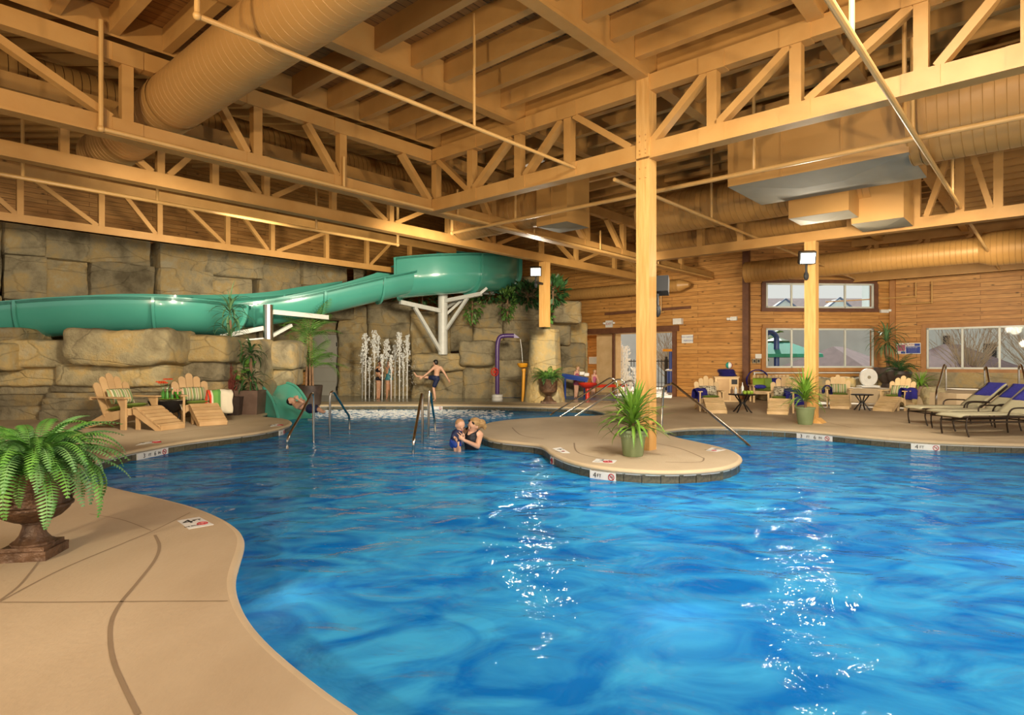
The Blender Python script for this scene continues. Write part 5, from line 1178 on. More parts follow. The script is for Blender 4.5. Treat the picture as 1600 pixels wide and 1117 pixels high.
MB().tube([(0, 0, .26), (.01, 0, .34), (0, .01, .50)], [.022, .02, .016], 8).build('stem', 'trunk', yu2)
ym2 = [blade_mesh('leaf', 'yucca', .46, .028, d, rise=r) for d, r in ((.7, 1.45), (1.2, 1.4), (1.6, 1.35), (.3, 1.5))]
spread_leaves(yu2, ym2, (0, 0, .38), 100, rg, .18, (-.02, 1.3), (.75, 1.12))
yu3 = thing('potted_grass', 'spiky green plant on the boulder step', 'potted plant', G(1448, 637)+V(0, .25, .30), 0)
pot(yu3, [(.02, 0), (.20, 0), (.22, .02), (.24, .26), (.22, .27), (.02, .26)], 'pot_brown', .2, .25)
spread_leaves(yu3, [blade_mesh('leaf', 'yucca', .55, .035, d, rise=r) for d, r in ((1.0, 1.4), (1.6, 1.3), (.5, 1.4))], (0, 0, .26), 55, rg, .05, (0, 1.2), (.7, 1.1))
# small urn fern by the rock column
uf = thing('fern_urn', 'small dark fern in a brown urn before the rock column', 'potted plant', G(857, 630), 0, None, 1.05)
MB().box((0, 0, .03), (.42, .42, .06)).build('plinth', 'urn', uf, smooth=False)
MB().lathe([(.17, .06), (.12, .12), (.08, .2), (.10, .24), (.22, .32), (.25, .40), (.25, .60), (.29, .66), (.28, .68), (.03, .66)], n=24).build('bowl', 'urn', uf)
spread_leaves(uf, [frond_mesh('frond', 'palm', .50, .09, 1.6, 1.3, 16, .35, .22), frond_mesh('frond', 'dark_leaf', .48, .09, 2.1, 1.2, 16, .35, .22)], (0, 0, .66), 70, rg, .05, (-.3, .7), (.6, 1.0), 'frond', rad=.12)
# dracaena trees
def dracaena(label, base, trunk, heads, pw, ph, potm, lm, L, N, twig=False):
    t = thing('dracaena', label, 'potted plant', base)
    if pw: MB().add([V(x*pw, y*pw, z) for z, s in ((0, .86), (ph, 1)) for x, y in ((-s, -s), (s, -s), (s, s), (-s, s))], [(0, 3, 2, 1), (4, 5, 6, 7), (0, 1, 5, 4), (1, 2, 6, 5), (2, 3, 7, 6), (3, 0, 4, 7)]).build('planter', potm, t, smooth=False)
    MB().tube(cr([Vector(q) for q in trunk], 4), .035, 8).build('trunk', 'trunk', t)
    for h in heads: spread_leaves(t, lm, h, N, rg, L, (-.1, 1.7), (.65, 1.1))
    return t
dm = [blade_mesh('leaf', 'drac', .62, .035, d, rise=r) for d, r in ((1.3, 1.45), (2.0, 1.35), (2.6, 1.2), (.6, 1.5))]
b = G(352, 648)+V(0, .2, 0); zt = P(355, 500, b.y).z
dracaena('tall dracaena tree with thin trunk behind the chair with the towel', b, [(0, 0, .35), (.03, 0, 1.2), (.02, 0, zt)], [(.02, 0, zt-.55), (.02, 0, zt+.05)], .42, .42, 'pot_dark', dm, .25, 46)
b = G(389, 647)+V(0, .1, 0)
dm2 = [blade_mesh('leaf', 'dark_leaf', .5, .05, d, rise=r) for d, r in ((1.3, 1.45), (2.2, 1.3), (2.6, 1.2))]
dracaena('short dark dracaena in a square brown planter by the slide exit', b, [(0, 0, .5), (.0, 0, 1.3)], [(0, 0, .65), (0, 0, 1.3)], .27, .55, 'pot_brown', dm2, .2, 34)
# red twiggy shrub
ts = thing('twig_shrub', 'reddish twiggy shrub behind the left deck chairs', 'shrub', G(335, 648)+V(0, .1, .38)); mb = MB()
for k in range(80):
    an = rg.uniform(0, 6.28); r = rg.uniform(.1, .55); h = rg.uniform(.35, .85); p0 = V(rg.uniform(-.35, .35), 0, 0); p1 = p0+V(r*math.cos(an)*.6, r*math.sin(an)*.4, h)
    mb.tube([p0, (p0+p1)/2+V(.02, 0, .05), p1], [.011, .008, .005], 4)
    for q in range(9): f = rg.uniform(.35, 1); c = p0.lerp(p1, f); mb.ell(c+V(rg.uniform(-.04, .04), 0, rg.uniform(-.03, .03)), .014, 5, 3)
mb.build('twigs', 'red_twig', ts, kind='stuff')
# areca palm beside the grey door
pb_ = G(478, 634)+V(0, .3, 0); pz = .5
ap = thing('areca_palm', 'feathery potted palm beside the grey service door', 'potted plant', pb_)
pot(ap, [(.02, 0), (.30, 0), (.36, .55), (.34, .56), (.02, .5)], 'pot_dark', .32, .52, 20)
pm_ = [frond_mesh('frond', 'palm', 1.15, .36, d, r, 14, .7, .11, .25, .010) for d, r in ((1.3, 1.4), (1.8, 1.35), (2.2, 1.2), (.8, 1.5))]
spread_leaves(ap, pm_, (0, 0, 1.0), 22, rg, .25, (-.05, .75), (.6, .95), 'frond', rad=.06)
spread_leaves(ap, pm_, (0, 0, 1.85), 20, rg, .25, (-.05, .8), (.6, 1.0), 'frond', rad=.05)
for k in range(5): an = k*1.3; MB().tube([V(.1*math.cos(an), .1*math.sin(an), .5), V(.05*math.cos(an), .05*math.sin(an), 2.0)], .03, 7).build('cane', 'trunk', ap)
# shrubs growing on the rocks
def shrub(label, c, size, N, mat, L=.22):
    t = thing('rock_shrub', label, 'shrub', c); mb = MB()
    for k in range(N):
        th = rg.uniform(0, 6.28); u = rg.uniform(-1, 1); rr = rg.uniform(.55, 1); p = V(size[0]*rr*math.cos(th)*math.sqrt(1-u*u), size[1]*rr*math.sin(th)*math.sqrt(1-u*u), size[2]*rr*u)
        d = (p.normalized()+V(rg.uniform(-.6, .6), rg.uniform(-.6, .6), rg.uniform(-.3, .6))).normalized(); s = d.cross(V(rg.uniform(-1, 1), rg.uniform(-1, 1), 1)).normalized(); l = L*rg.uniform(.6, 1.2); n_ = s.cross(d)*l*.1
        mb.add([p, p+d*l*.5+s*l*.22+n_, p+d*l, p+d*l*.5-s*l*.22+n_], [(0, 1, 2, 3)])
    mb.build('foliage', mat, t, ang=1.5, kind='stuff'); 
    MB().tube([V(0, 0, -size[2]), V(0, 0, size[2]*.3)], .03, 6).build('stem', 'trunk', t)
shrub('dark leafy shrub under the slide bend on the rocks', P(660, 463, 21.6), (1.0, .4, .28), 240, 'dark_leaf')
shrub('trailing green shrub hanging beside the white column', P(738, 478, 20.9), (.32, .3, .62), 200, 'palm', .18)
shrub('dark shrub at the foot of the slide bend end', P(765, 458, 21.0), (.7, .4, .30), 260, 'dark_leaf')
shrub('trailing shrub hanging down the rock face', P(793, 472, 20.6), (.28, .3, .62), 220, 'palm', .18)
shrub('broad dark shrub left of the short post', P(825, 460, 20.9), (.75, .4, .36), 300, 'dark_leaf', .26)
shrub('glossy dark shrub right of the short post', P(864, 456, 19.6), (.42, .3, .42), 220, 'dark_leaf', .28)
shrub('light green trailer below the glossy shrub', P(856, 490, 19.9), (.14, .2, .42), 120, 'fern', .16)
shrub('small green plant beside the brown planter', P(372, 575, 14.6), (.35, .3, .30), 140, 'palm', .24)
# plants in dark urns by the right wall
q = AB(A3-1.3, b_at(1388, A3-1.3), .42)
d3t = thing('dracaena', 'dracaena in a black urn at the right wall corner', 'potted plant', q)
MB().lathe([(.05, 0), (.22, .0), (.16, .12), (.30, .28), (.42, .5), (.40, .62), (.03, .6)], n=22).build('pot', 'pot_dark', d3t)
MB().tube([V(0, 0, .6), V(-.05, 0, 1.3)], .05, 7).build('trunk', 'trunk', d3t)
spread_leaves(d3t, [blade_mesh('leaf', 'drac', .8, .045, d, rise=r) for d, r in ((1.3, 1.45), (2.0, 1.35), (2.4, 1.2))], (-.05, 0, 1.25), 60, rg, .35, (-.1, 1.5), (.65, 1.1))
q = AB(A3-1.5, b_at(1404, A3-1.5), .42)
d4t = thing('leafy_pot', 'bushy palm in a black urn below the poster', 'potted plant', q)
MB().lathe([(.05, 0), (.22, .0), (.16, .1), (.28, .24), (.36, .42), (.34, .5), (.03, .48)], n=22).build('pot', 'pot_dark', d4t)
spread_leaves(d4t, [frond_mesh('frond', 'dark_leaf', .75, .2, d, r, 12, .6, .14, .3, .01) for d, r in ((1.4, 1.4), (2.0, 1.2))], (0, 0, .48), 26, rg, .1, (-.2, .8), (.6, 1.0), 'frond')
# hose reel cover disc
q = AB(A3-1.9, b_at(1351, A3-1.9), .0)
wd_ = thing('spa_cover_disc', 'white round drain cover leaning by the wall', 'cover', q+V(0, -.2, .44), 0)
MB().tube([V(0, .04, .30), V(0, -.03, .30)], .27, 40).build('disc', 'white', wd_); MB().tube([V(0, -.03, .30), V(0, -.04, .30)], .15, 32).build('inner_ring', 'paper', wd_); MB().tube([V(0, -.04, .30), V(0, -.055, .30)], .05, 20).build('hub', 'galv', wd_)
MB().box((0, .02, .02), (.56, .3, .05)).build('base', 'white', wd_, smooth=False)
# ================================================================== PEOPLE
def capsule(mb, p0, r0, p1, r1, n=10):
    p0, p1 = Vector(p0), Vector(p1); d = p1-p0; L = max(d.length, 1e-4); t = d/L
    pts, rs = [], []
    for k in range(4): a = math.pi/2*(k/4); pts.append(p0-t*r0*math.cos(a)); rs.append(max(.001, r0*math.sin(a)))
    for k in range(4): pts.append(p0+d*(k/3)); rs.append(r0+(r1-r0)*k/3)
    for k in range(1, 5): a = math.pi/2*(k/4); pts.append(p1+t*r1*math.sin(a)); rs.append(max(.001, r1*math.cos(a)))
    mb.tube(pts, rs, n)
def blob(name, mat, parent, segs=(), ells=(), vox=.011, sm=6, mask=None):
    mb = MB()
    for s in segs: capsule(mb, *s)
    for e in ells: mb.ell(e[0], e[1], 14, 10, e[2] if len(e) > 2 else None)
    me = bpy.data.meshes.new(name); me.from_pydata([tuple(v) for v in mb.v], [], mb.f)
    bm = bmesh.new(); bm.from_mesh(me); bmesh.ops.recalc_face_normals(bm, faces=bm.faces); bm.to_mesh(me); bm.free()
    me.materials.append(M[mat]); o = link(name, me, parent, True)
    r = o.modifiers.new('surface', 'REMESH'); r.mode = 'VOXEL'; r.voxel_size = vox; r.use_smooth_shade = True
    s = o.modifiers.new('smooth', 'SMOOTH'); s.iterations = sm; s.factor = .5
    return o
def hand_segs(wr, d, side, up, L=.16, curl=.25):
    """palm and five unequal fingers from the wrist along d; side = thumb direction"""
    d = Vector(d).normalized(); side = Vector(side); side = (side-d*side.dot(d)).normalized(); nrm = d.cross(side); s = []
    pc = wr+d*L*.28
    s.append((wr, L*.15, wr+d*L*.42, L*.22))
    for k, (o, l) in enumerate(((.30, .44), (.10, .50), (-.10, .47), (-.28, .37))):
        b = wr+d*L*.48+side*L*o; m = b+d*L*l*.55+nrm*L*curl*.12; e = m+d*L*l*.45+nrm*L*curl*.3; s += [(b, L*.062, m, L*.057), (m, L*.057, e, L*.048)]
    b = wr+d*L*.18+side*L*.24; m = b+(d*.6+side*.7).normalized()*L*.26; s += [(b, L*.075, m, L*.065), (m, L*.065, m+(d*.9+side*.3).normalized()*L*.18, L*.052)]
    return s
def head_parts(c, r, face, up=Vector((0, 0, 1))):
    """ellipsoids of a head (skull, jaw, nose, ears); c centre, r half-height, face = gaze direction"""
    f = Vector(face).normalized(); u = (Vector(up)-f*Vector(up).dot(f)).normalized(); s = f.cross(u)
    R = Matrix((s, f, u)).transposed()
    E = [(c+u*r*.18, (r*.72, r*.88, r*.82), R), (c-u*r*.35+f*r*.22, (r*.56, r*.58, r*.62), R), (c-u*r*.05+f*r*.86, (r*.12, r*.20, r*.20), R), (c+s*r*.72, (r*.08, r*.18, r*.26), R), (c-s*r*.72, (r*.08, r*.18, r*.26), R), (c-u*r*.44+f*r*.78, (r*.26, r*.10, r*.07), R)]
    return E, f, u, s, R
def face_parts(t, c, r, f, u, s, R, hair, style='short', lens=None):
    for k in (-1, 1):
        MB().ell(c+u*r*.08+f*r*.80+s*k*r*.30, (r*.12, r*.06, r*.06), 8, 6, R).build('eye', 'skin', t, True)
        MB().ell(c+u*r*.08+f*r*.875+s*k*r*.30, (r*.065, r*.03, r*.07), 8, 6, R).build('iris', 'hair_dark', t, True)
        MB().ell(c+u*r*.27+f*r*.83+s*k*r*.30, (r*.19, r*.06, r*.035), 8, 5, R).build('eyebrow', hair, t, True)
    MB().ell(c-u*r*.44+f*r*.875, (r*.20, r*.035, r*.045), 8, 5, R).build('lips', 'pink_cloth', t, True)
def hair_cap(t, c, r, f, u, s, R, mat, ext=(), vox=.012):
    E = [(c+u*r*.40-f*r*.20, (r*.80, r*.86, r*.72), R), (c+u*r*.05-f*r*.42, (r*.76, r*.60, r*.85), R)]
    return blob('hair', mat, t, [x for x in ext], E, vox, 4)
def person(label, J, hgt, skin, hair, suits=(), face=(0, -1, 0), hup=(0, 0, 1), vox=.012, hands=True, hairext=(), thin=1.0, eyes=True, base=None, cap=True):
    """J: joint dict of world points; radii scale with hgt (standing height)"""
    k = hgt/1.7*thin; c = J['head']; r = hgt*.066
    t = thing('person', label, 'person', base if base is not None else Vector((c.x, c.y, 0)))
    S = []
    nk = J['neck']; ch = J['chest']; pv = J['pelvis']
    E, f, u, s, R = head_parts(c, r, face, hup)
    S.append((c-u*r*.6-f*r*.1, .052*k, nk, .055*k))
    for sd in ('l', 'r'):
        sh = J['sh_'+sd]; S.append((nk, .055*k, sh, .058*k))
        S += [(sh, .055*k, J['el_'+sd], .040*k), (J['el_'+sd], .040*k, J['wr_'+sd], .027*k)]
        S.append((sh*.75+nk*.25, .065*k, ch, .10*k))
        if hands:
            d = J['wr_'+sd]-J['el_'+sd]; S += hand_segs(J['wr_'+sd], J.get('hd_'+sd, d), J.get('th_'+sd, Vector((0, -.3, 1))), None, .165*k)
        if 'hip_'+sd in J:
            S += [(J['hip_'+sd], .085*k, J['kn_'+sd], .055*k), (J['kn_'+sd], .056*k, J['an_'+sd]*.5+J['kn_'+sd]*.5, .052*k), (J['an_'+sd]*.5+J['kn_'+sd]*.5, .052*k, J['an_'+sd], .034*k)]
            if 'toe_'+sd in J: S += [(J['an_'+sd], .036*k, J['toe_'+sd], .026*k)]
            S.append((pv, .10*k, J['hip_'+sd], .09*k))
    S += [(nk, .06*k, ch, .115*k), (ch, .115*k, (ch+pv)/2, .098*k), ((ch+pv)/2, .098*k, pv, .108*k)]
    body = blob('body', skin, t, S, E, vox, 5)
    if eyes: face_parts(t, c, r, f, u, s, R, hair)
    if cap: hair_cap(t, c, r, f, u, s, R, hair, hairext, vox)
    for nm, mat, fn in suits: blob(nm, mat, t, fn(J, k), (), vox, 3)
    return t
def ZP(x0, y0, sc, Y):            # zoom-crop reading helper
    return lambda zx, zy, dy=0.0: P(x0+zx/sc, y0+zy/sc, Y+dy)
def shorts(J, k, e=.014):
    o = []
    for sd in ('l', 'r'):
        h, n = J['hip_'+sd], J['kn_'+sd]; o += [(J['pelvis'], .108*k+e, h, .09*k+e), (h, .088*k+e, h.lerp(n, .75), .07*k+e)]
    return o
def onepiece(J, k, e=.012):
    ch, pv = J['chest'], J['pelvis']; o = [(ch, .116*k+e, (ch+pv)/2, .10*k+e), ((ch+pv)/2, .10*k+e, pv, .11*k+e)]
    for sd in ('l', 'r'):
        o.append((pv, .104*k+e, J['hip_'+sd], .088*k+e)); o.append((ch+(J['sh_'+sd]-ch)*.3, .06*k, (J['sh_'+sd]+J['neck'])/2, .045*k+e))
    return o
def bikini(J, k, e=.012): return [(J['pelvis'], .106*k+e, J['hip_l'], .088*k+e), (J['pelvis'], .106*k+e, J['hip_r'], .088*k+e)]
def bra(J, k, e=.012): return [(J['chest']+Vector((-.02, 0, .0)), .112*k+e, J['chest']+Vector((.02, 0, .015)), .112*k+e)]
# kicking boy, seen from behind
q = ZP(540, 520, 7.98, 19.3)
J = dict(head=q(1120, 374, .02), neck=q(1138, 418), chest=q(1142, 462), pelvis=q(1130, 556), sh_l=q(1100, 434), el_l=q(1030, 498, -.05), wr_l=q(962, 550, -.12), sh_r=q(1188, 434), el_r=q(1238, 508, .02), wr_r=q(1278, 578, -.02),
         hip_l=q(1104, 562), kn_l=q(1042, 556, .10), an_l=q(884, 540, .05), toe_l=q(856, 498, .02), hip_r=q(1142, 574), kn_r=q(1096, 686, .03), an_r=q(1118, 826), toe_r=q(1096, 846, -.1))
person('boy in black shorts kicking one leg high, seen from behind', J, 1.44, 'skin', 'hair_dark', [('shorts', 'navy_cloth', shorts)], face=(-.75, .6, -.1), base=G(680, 627), thin=1.0, eyes=False)
# two girls inside the fountain
q = ZP(540, 520, 7.98, 20.0)
J = dict(head=q(430, 386), neck=q(422, 428), chest=q(420, 470), pelvis=q(416, 566), sh_l=q(392, 440), el_l=q(388, 510, -.05), wr_l=q(420, 545, -.2), sh_r=q(452, 440), el_r=q(462, 505, -.08), wr_r=q(434, 470, -.2), hip_l=q(402, 574), kn_l=q(402, 690), an_l=q(396, 806), toe_l=q(388, 822, -.12), hip_r=q(432, 574), kn_r=q(430, 690), an_r=q(418, 812), toe_r=q(414, 828, -.12))
person('girl in a dark bikini standing left inside the fountain', J, 1.40, 'skin_tan', 'hair_dark', [('bikini_bottom', 'black_cloth', bikini), ('bikini_top', 'black_cloth', bra)], face=(.4, -1, -.1), base=G(592, 624))
J = dict(head=q(545, 384), neck=q(545, 428), chest=q(545, 472), pelvis=q(540, 562), sh_l=q(512, 440), el_l=q(515, 500, -.1), wr_l=q(532, 430, -.18), sh_r=q(576, 440), el_r=q(585, 495, -.1), wr_r=q(558, 428, -.18), hip_l=q(524, 572), kn_l=q(518, 690), an_l=q(516, 806), toe_l=q(508, 822, -.12), hip_r=q(560, 572), kn_r=q(562, 690), an_r=q(568, 808), toe_r=q(568, 824, -.12))
person('girl in a teal swimsuit standing right inside the fountain', J, 1.42, 'skin_tan', 'hair_blond', [('swimsuit', 'teal_cloth', onepiece)], face=(-.2, -1, 0), base=G(607, 624))
# girls at the splash tables
q = ZP(880, 480, 5.32, 21.0)
J = dict(head=q(120, 506), neck=q(116, 534), chest=q(114, 566), pelvis=q(110, 630), sh_l=q(96, 542), el_l=q(92, 580, -.05), wr_l=q(112, 604, -.2), sh_r=q(134, 542), el_r=q(142, 578, -.08), wr_r=q(146, 606, -.25), hip_l=q(100, 636), kn_l=q(100, 690), an_l=q(97, 742), toe_l=q(92, 752, -.1), hip_r=q(120, 636), kn_r=q(118, 690), an_r=q(112, 742), toe_r=q(110, 752, -.1))
person('girl in a pink swimsuit standing at the blue water table', J, 1.15, 'skin', 'hair_blond', [('swimsuit', 'pink_cloth', onepiece)], face=(.9, -.4, -.2), base=G(901, 621), vox=.012)
J = dict(head=q(262, 534), neck=q(258, 562), chest=q(258, 590), pelvis=q(246, 652), sh_l=q(240, 568), el_l=q(240, 604, -.1), wr_l=q(250, 636, -.2), sh_r=q(276, 568), el_r=q(288, 600, -.1), wr_r=q(298, 632, -.15), hip_l=q(238, 656), kn_l=q(240, 702), an_l=q(234, 744), toe_l=q(228, 754, -.1), hip_r=q(256, 656), kn_r=q(258, 702), an_r=q(254, 744), toe_r=q(252, 754, -.1))
person('girl in a dark swimsuit leaning on the red water table', J, 1.10, 'skin', 'hair_blond', [('swimsuit', 'pink_cloth', onepiece)], face=(.4, -.9, -.3), base=G(927, 621), vox=.012)
# man shooting out of the slide on his back
q = ZP(400, 500, 3.99, 14.2)
J = dict(head=q(222, 506), neck=q(242, 528), chest=q(272, 530, -.05), pelvis=q(338, 552, -.15), sh_l=q(258, 540, -.15), el_l=q(292, 512, -.28), wr_l=q(266, 496, -.3), sh_r=q(252, 520, .15), el_r=q(300, 506, .1), wr_r=q(286, 500, -.1), hip_l=q(344, 556, -.22), kn_l=q(388, 556, -.3), an_l=q(420, 576, -.38), toe_l=q(430, 570, -.4), hip_r=q(344, 552, -.05), kn_r=q(384, 548, -.12), an_r=q(416, 574, -.2), toe_r=q(424, 566, -.2))
person('man in dark shorts sliding feet first into the pool on his back', J, 1.6, 'skin', 'hair_dark', [('shorts', 'navy_cloth', shorts)], face=(.35, -.55, .8), hup=(-.9, 0, .4), base=Vector((J['pelvis'].x, J['pelvis'].y, ZW)), eyes=False)
# woman and baby in the water
q = ZP(680, 640, 13.96, 9.5)
hw = q(846, 345)
J = dict(head=hw, neck=q(800, 468, .04), chest=q(790, 600, .03), pelvis=q(800, 1010, .10), sh_l=q(975, 545, .05), el_l=q(925, 800, -.12), wr_l=q(640, 672, -.27), sh_r=q(668, 468, .20), el_r=q(500, 690, .10), wr_r=q(392, 735, -.17), hip_l=q(860, 1060, .1), kn_l=q(850, 1560, .1), an_l=q(850, 2050, .12), hip_r=q(740, 1060, .1), kn_r=q(740, 1560, .1), an_r=q(740, 2050, .12), hd_l=Vector((-.8, 0, .62)), hd_r=Vector((.9, -.1, .25)), th_l=Vector((.2, -.2, .9)), th_r=Vector((0, .2, 1)))
def wsuit(J, k, e=.010):
    ch, pv = J['chest'], J['pelvis']; o = [(ch+Vector((0, 0, -.03)), .118*k+e, (ch+pv)/2, .10*k+e), ((ch+pv)/2, .10*k+e, pv, .11*k+e), (pv, .104*k+e, J['hip_l'], .09*k+e), (pv, .104*k+e, J['hip_r'], .09*k+e)]
    for sd in ('l', 'r'):
        top = J['neck'].lerp(J['sh_'+sd], .55)+Vector((0, -.005, .02)); o += [(ch+Vector((0, -.02, .02)), .10*k, ch.lerp(top, .55)+Vector((0, -.055, 0)), .03), (ch.lerp(top, .55)+Vector((0, -.055, 0)), .03, top, .042*k+e)]
    return o
fd = Vector((-.72, -.62, -.28)); hu = Vector((.32, -.1, .94))
wm = person('blond woman in a black swimsuit standing in the water holding the baby', J, 1.68, 'skin', 'hair_blond', [('swimsuit', 'black_cloth', wsuit)], face=fd, hup=hu, vox=.009, base=Vector((hw.x, hw.y, -1.25)),
            hairext=[(q(920, 300, .02), .075, q(1010, 300, .05), .07), (q(1010, 300, .05), .065, q(1075, 370, .06), .04), (q(1075, 370, .06), .035, q(1080, 420, .05), .02), (q(880, 262, .0), .06, q(960, 290, .05), .07)])
E, f, u, s, R = head_parts(hw, 1.68*.066, fd, hu); r = 1.68*.066
for k in (-1, 1): MB().ell(hw+u*r*.72+f*r*.46+s*k*r*.36, (r*.32, r*.10, r*.20), 10, 7, R).build('sunglass_lens', 'lamp_black', wm, True)
MB().tube([hw+u*r*.62+s*r*.80-f*r*.2, hw+u*r*.74+s*r*.66+f*r*.40], .006, 6).build('sunglass_arm', 'lamp_black', wm, True)
q = ZP(680, 640, 13.96, 9.32)
hb = q(538, 345)
J = dict(head=hb, neck=q(505, 462), chest=q(480, 530), pelvis=q(440, 690, .02), sh_l=q(520, 500, -.03), el_l=q(505, 650, -.07), wr_l=q(505, 770, -.09), sh_r=q(430, 500, .05), el_r=q(402, 580, -.04), wr_r=q(440, 630, -.10), hip_l=q(470, 740, .0), kn_l=q(520, 860, -.05), an_l=q(530, 960, -.03), hip_r=q(420, 740, .04), kn_r=q(450, 860, -.02), an_r=q(450, 960, 0))
def vest(J, k, e=.012):
    ch, pv = J['chest'], J['pelvis']; o = [(J['neck']+Vector((0, 0, -.02)), .07*k+e*.5, ch, .12*k+e), (ch, .12*k+e, pv, .13*k+e)]
    for sd in ('l', 'r'): o += [(J['neck'], .05*k, J['sh_'+sd], .06*k+e), (J['sh_'+sd], .06*k+e, J['sh_'+sd].lerp(J['el_'+sd], .95), .055*k+e)]
    return o
def bot(J, k, e=.016): return [(J['pelvis'], .13*k+e, J['hip_l'], .11*k+e), (J['pelvis'], .13*k+e, J['hip_r'], .11*k+e)]
def wristb(J, k): return [(J['wr_r']+Vector((.012, 0, .012)), .026*k+.012, J['wr_r'].lerp(J['el_r'], .2), .03*k+.012)]
k_ = .74
c = hb; r = .098
t = person('baby in a navy and blue swim vest held by the woman', J, .80, 'skin', 'hair_baby', [('swim_vest', 'navy_cloth', vest), ('swim_bottoms', 'blue_cloth', bot)], face=(.45, -.78, -.35), vox=.008, thin=1.25, eyes=False, base=Vector((hb.x, hb.y, ZW)), cap=False)
E, f, u, s, R = head_parts(c, r, (.45, -.78, -.35)); blob('head', 'skin', t, (), E, .008, 4); face_parts(t, c, r, f, u, s, R, 'hair_baby')
blob('hair', 'hair_baby', t, (), [(c+u*r*.30-f*r*.10, (r*.735, r*.86, r*.74), R)], .008, 3)
MB().prism([V(0, 0, 0)]*0 or [c-u*.17+s*.06+V(0, -.1, 0), c-u*.20+s*.06+V(0, -.1, 0), c-u*.20+s*.02+V(0, -.1, 0), c-u*.17+s*.02+V(0, -.1, 0)], (0, 1, 0), .004)
# ================================================================== SPLASH PARK
ft = thing('jump_fountain', 'white jets of the jumping fountain around two girls', 'fountain', G(602, 623))
jets = [(566, 552, 1.2), (571, 523, 2.6), (577, 558, 1.0), (585, 519, 2.2), (591, 527, 1.4), (597, 556, 1.0), (604, 532, 2.4), (611, 556, 1.1), (617, 541, 1.6), (624, 522, 2.8), (630, 552, 1.2), (636, 526, 2.2)]
rj = random.Random(5)
for (px, py, w) in jets:
    mb = MB(); Yj = 20.1+rj.uniform(-.5, .6); b = P(px, 622, Yj); tz = P(px, py, Yj).z; n = int(75*w)
    mb.tube([V(b.x, b.y, .0), V(b.x+.01, b.y, tz*.55), V(b.x, b.y, tz*.95)], [.014, .02, .012], 6)
    for k in range(n):
        f = rj.random()**.45; z = tz*(.15+.87*f); sp_ = .018+.032*w*.5*max(0, 1-abs(f-.8)*2); s_ = rj.uniform(.007, .020)*(1.25 if f > .6 else .75)
        c = V(b.x+rj.gauss(0, sp_), b.y+rj.gauss(0, sp_), z); mb.ell(c, (s_, s_, s_*rj.uniform(1, 2.2)), 5, 4)
    mb.build('water_jet', 'spray', ft, True, kind='stuff')
mb = MB()
for k in range(420):
    px = rj.uniform(560, 650); py = rj.triangular(540, 622, 600); s_ = rj.uniform(.004, .011); mb.ell(P(px, py, 20+rj.uniform(-.6, .6)), s_, 4, 3)
mb.build('spray_drops', 'spray', ft, True, kind='stuff')
# splash on the water by the slide exit
mb = MB()
for k in range(1700):
    px = rj.triangular(440, 810, 610); y = rj.triangular(640, 656, 642); g = G(px, y, ZW); s_ = rj.uniform(.006, .026); mb.ell(g+V(0, 0, .003), (s_*2.4, s_, s_*.3), 6, 3)
tag(mb.build('foam', 'spray', kind='stuff'), 'white foam on the far end of the pool', 'foam', kind='stuff')
# purple cane
yb_ = 19.4; b = P(777, 626, yb_); b.z = 0
pc = thing('water_cane', 'purple bent water pipe with a white foot on the splash pad', 'water toy', b)
MB().tube(cr([P(777, 622, yb_), P(777, 600, yb_), P(777, 560, yb_), P(777.5, 538, yb_), P(781, 527, yb_), P(790, 524.5, yb_), P(803, 524.5, yb_)], 6), .07, 14).build('pipe', 'purple', pc, True)
MB().add([P(803, 521.2, yb_)+V(0, -.07, 0), P(803, 521.2, yb_)+V(0, .07, 0), P(812, 528, yb_)+V(0, .07, 0), P(812, 528, yb_)+V(0, -.07, 0), P(803, 528, yb_)+V(0, .07, 0), P(803, 528, yb_)+V(0, -.07, 0)], [(0, 1, 2, 3), (3, 2, 4, 5), (0, 3, 5), (1, 4, 2), (0, 5, 4, 1)]).build('spout', 'purple', pc, True, smooth=False)
MB().lathe([(.02, 0), (.17, 0), (.175, .06), (.16, .085), (.175, .11), (.17, .18), (.08, .20)], n=24).build('foot', 'white', pc)
wh = MB(); wc = P(773, 581, yb_-.12)
for k in range(3): wh.tube([wc+V(.11*math.cos(2*math.pi*j/18), -.03*k, .12*math.sin(2*math.pi*j/18)) for j in range(19)], .016, 6, caps=False)
for k in range(4): an = math.pi*k/4; wh.tube([wc+V(.11*math.cos(an), -.03, .12*math.sin(an)), wc-V(.11*math.cos(an), .03, .12*math.sin(an))], .012, 6)
wh.build('valve_wheel', 'red', pc, True)
yb_ = 19.0; b = P(817, 624, yb_); b.z = 0
yc = thing('tipping_bucket', 'yellow tipping bowl on a yellow pole', 'water toy', b)
MB().tube([b, P(818.5, 580, yb_)], .05, 12).build('pole', 'yellow', yc, True)
MB().tube([P(818.5, 580, yb_), P(818.5, 576, yb_)], .065, 12).build('collar', 'yellow', yc, True)
mb = MB().lathe([(.04, 0), (.13, .03), (.175, .10), (.185, .15), (.17, .15), (.12, .06), (.03, .05)], n=24); o = mb.build('bowl', 'yellow', yc); o.location = P(817, 575, yb_)-b
MB().tube([P(813, 530, 19.2), P(815, 545, 19.15), P(816.5, 566, 19.05)], .008, 6).build('trickle', 'spray', yc, True)
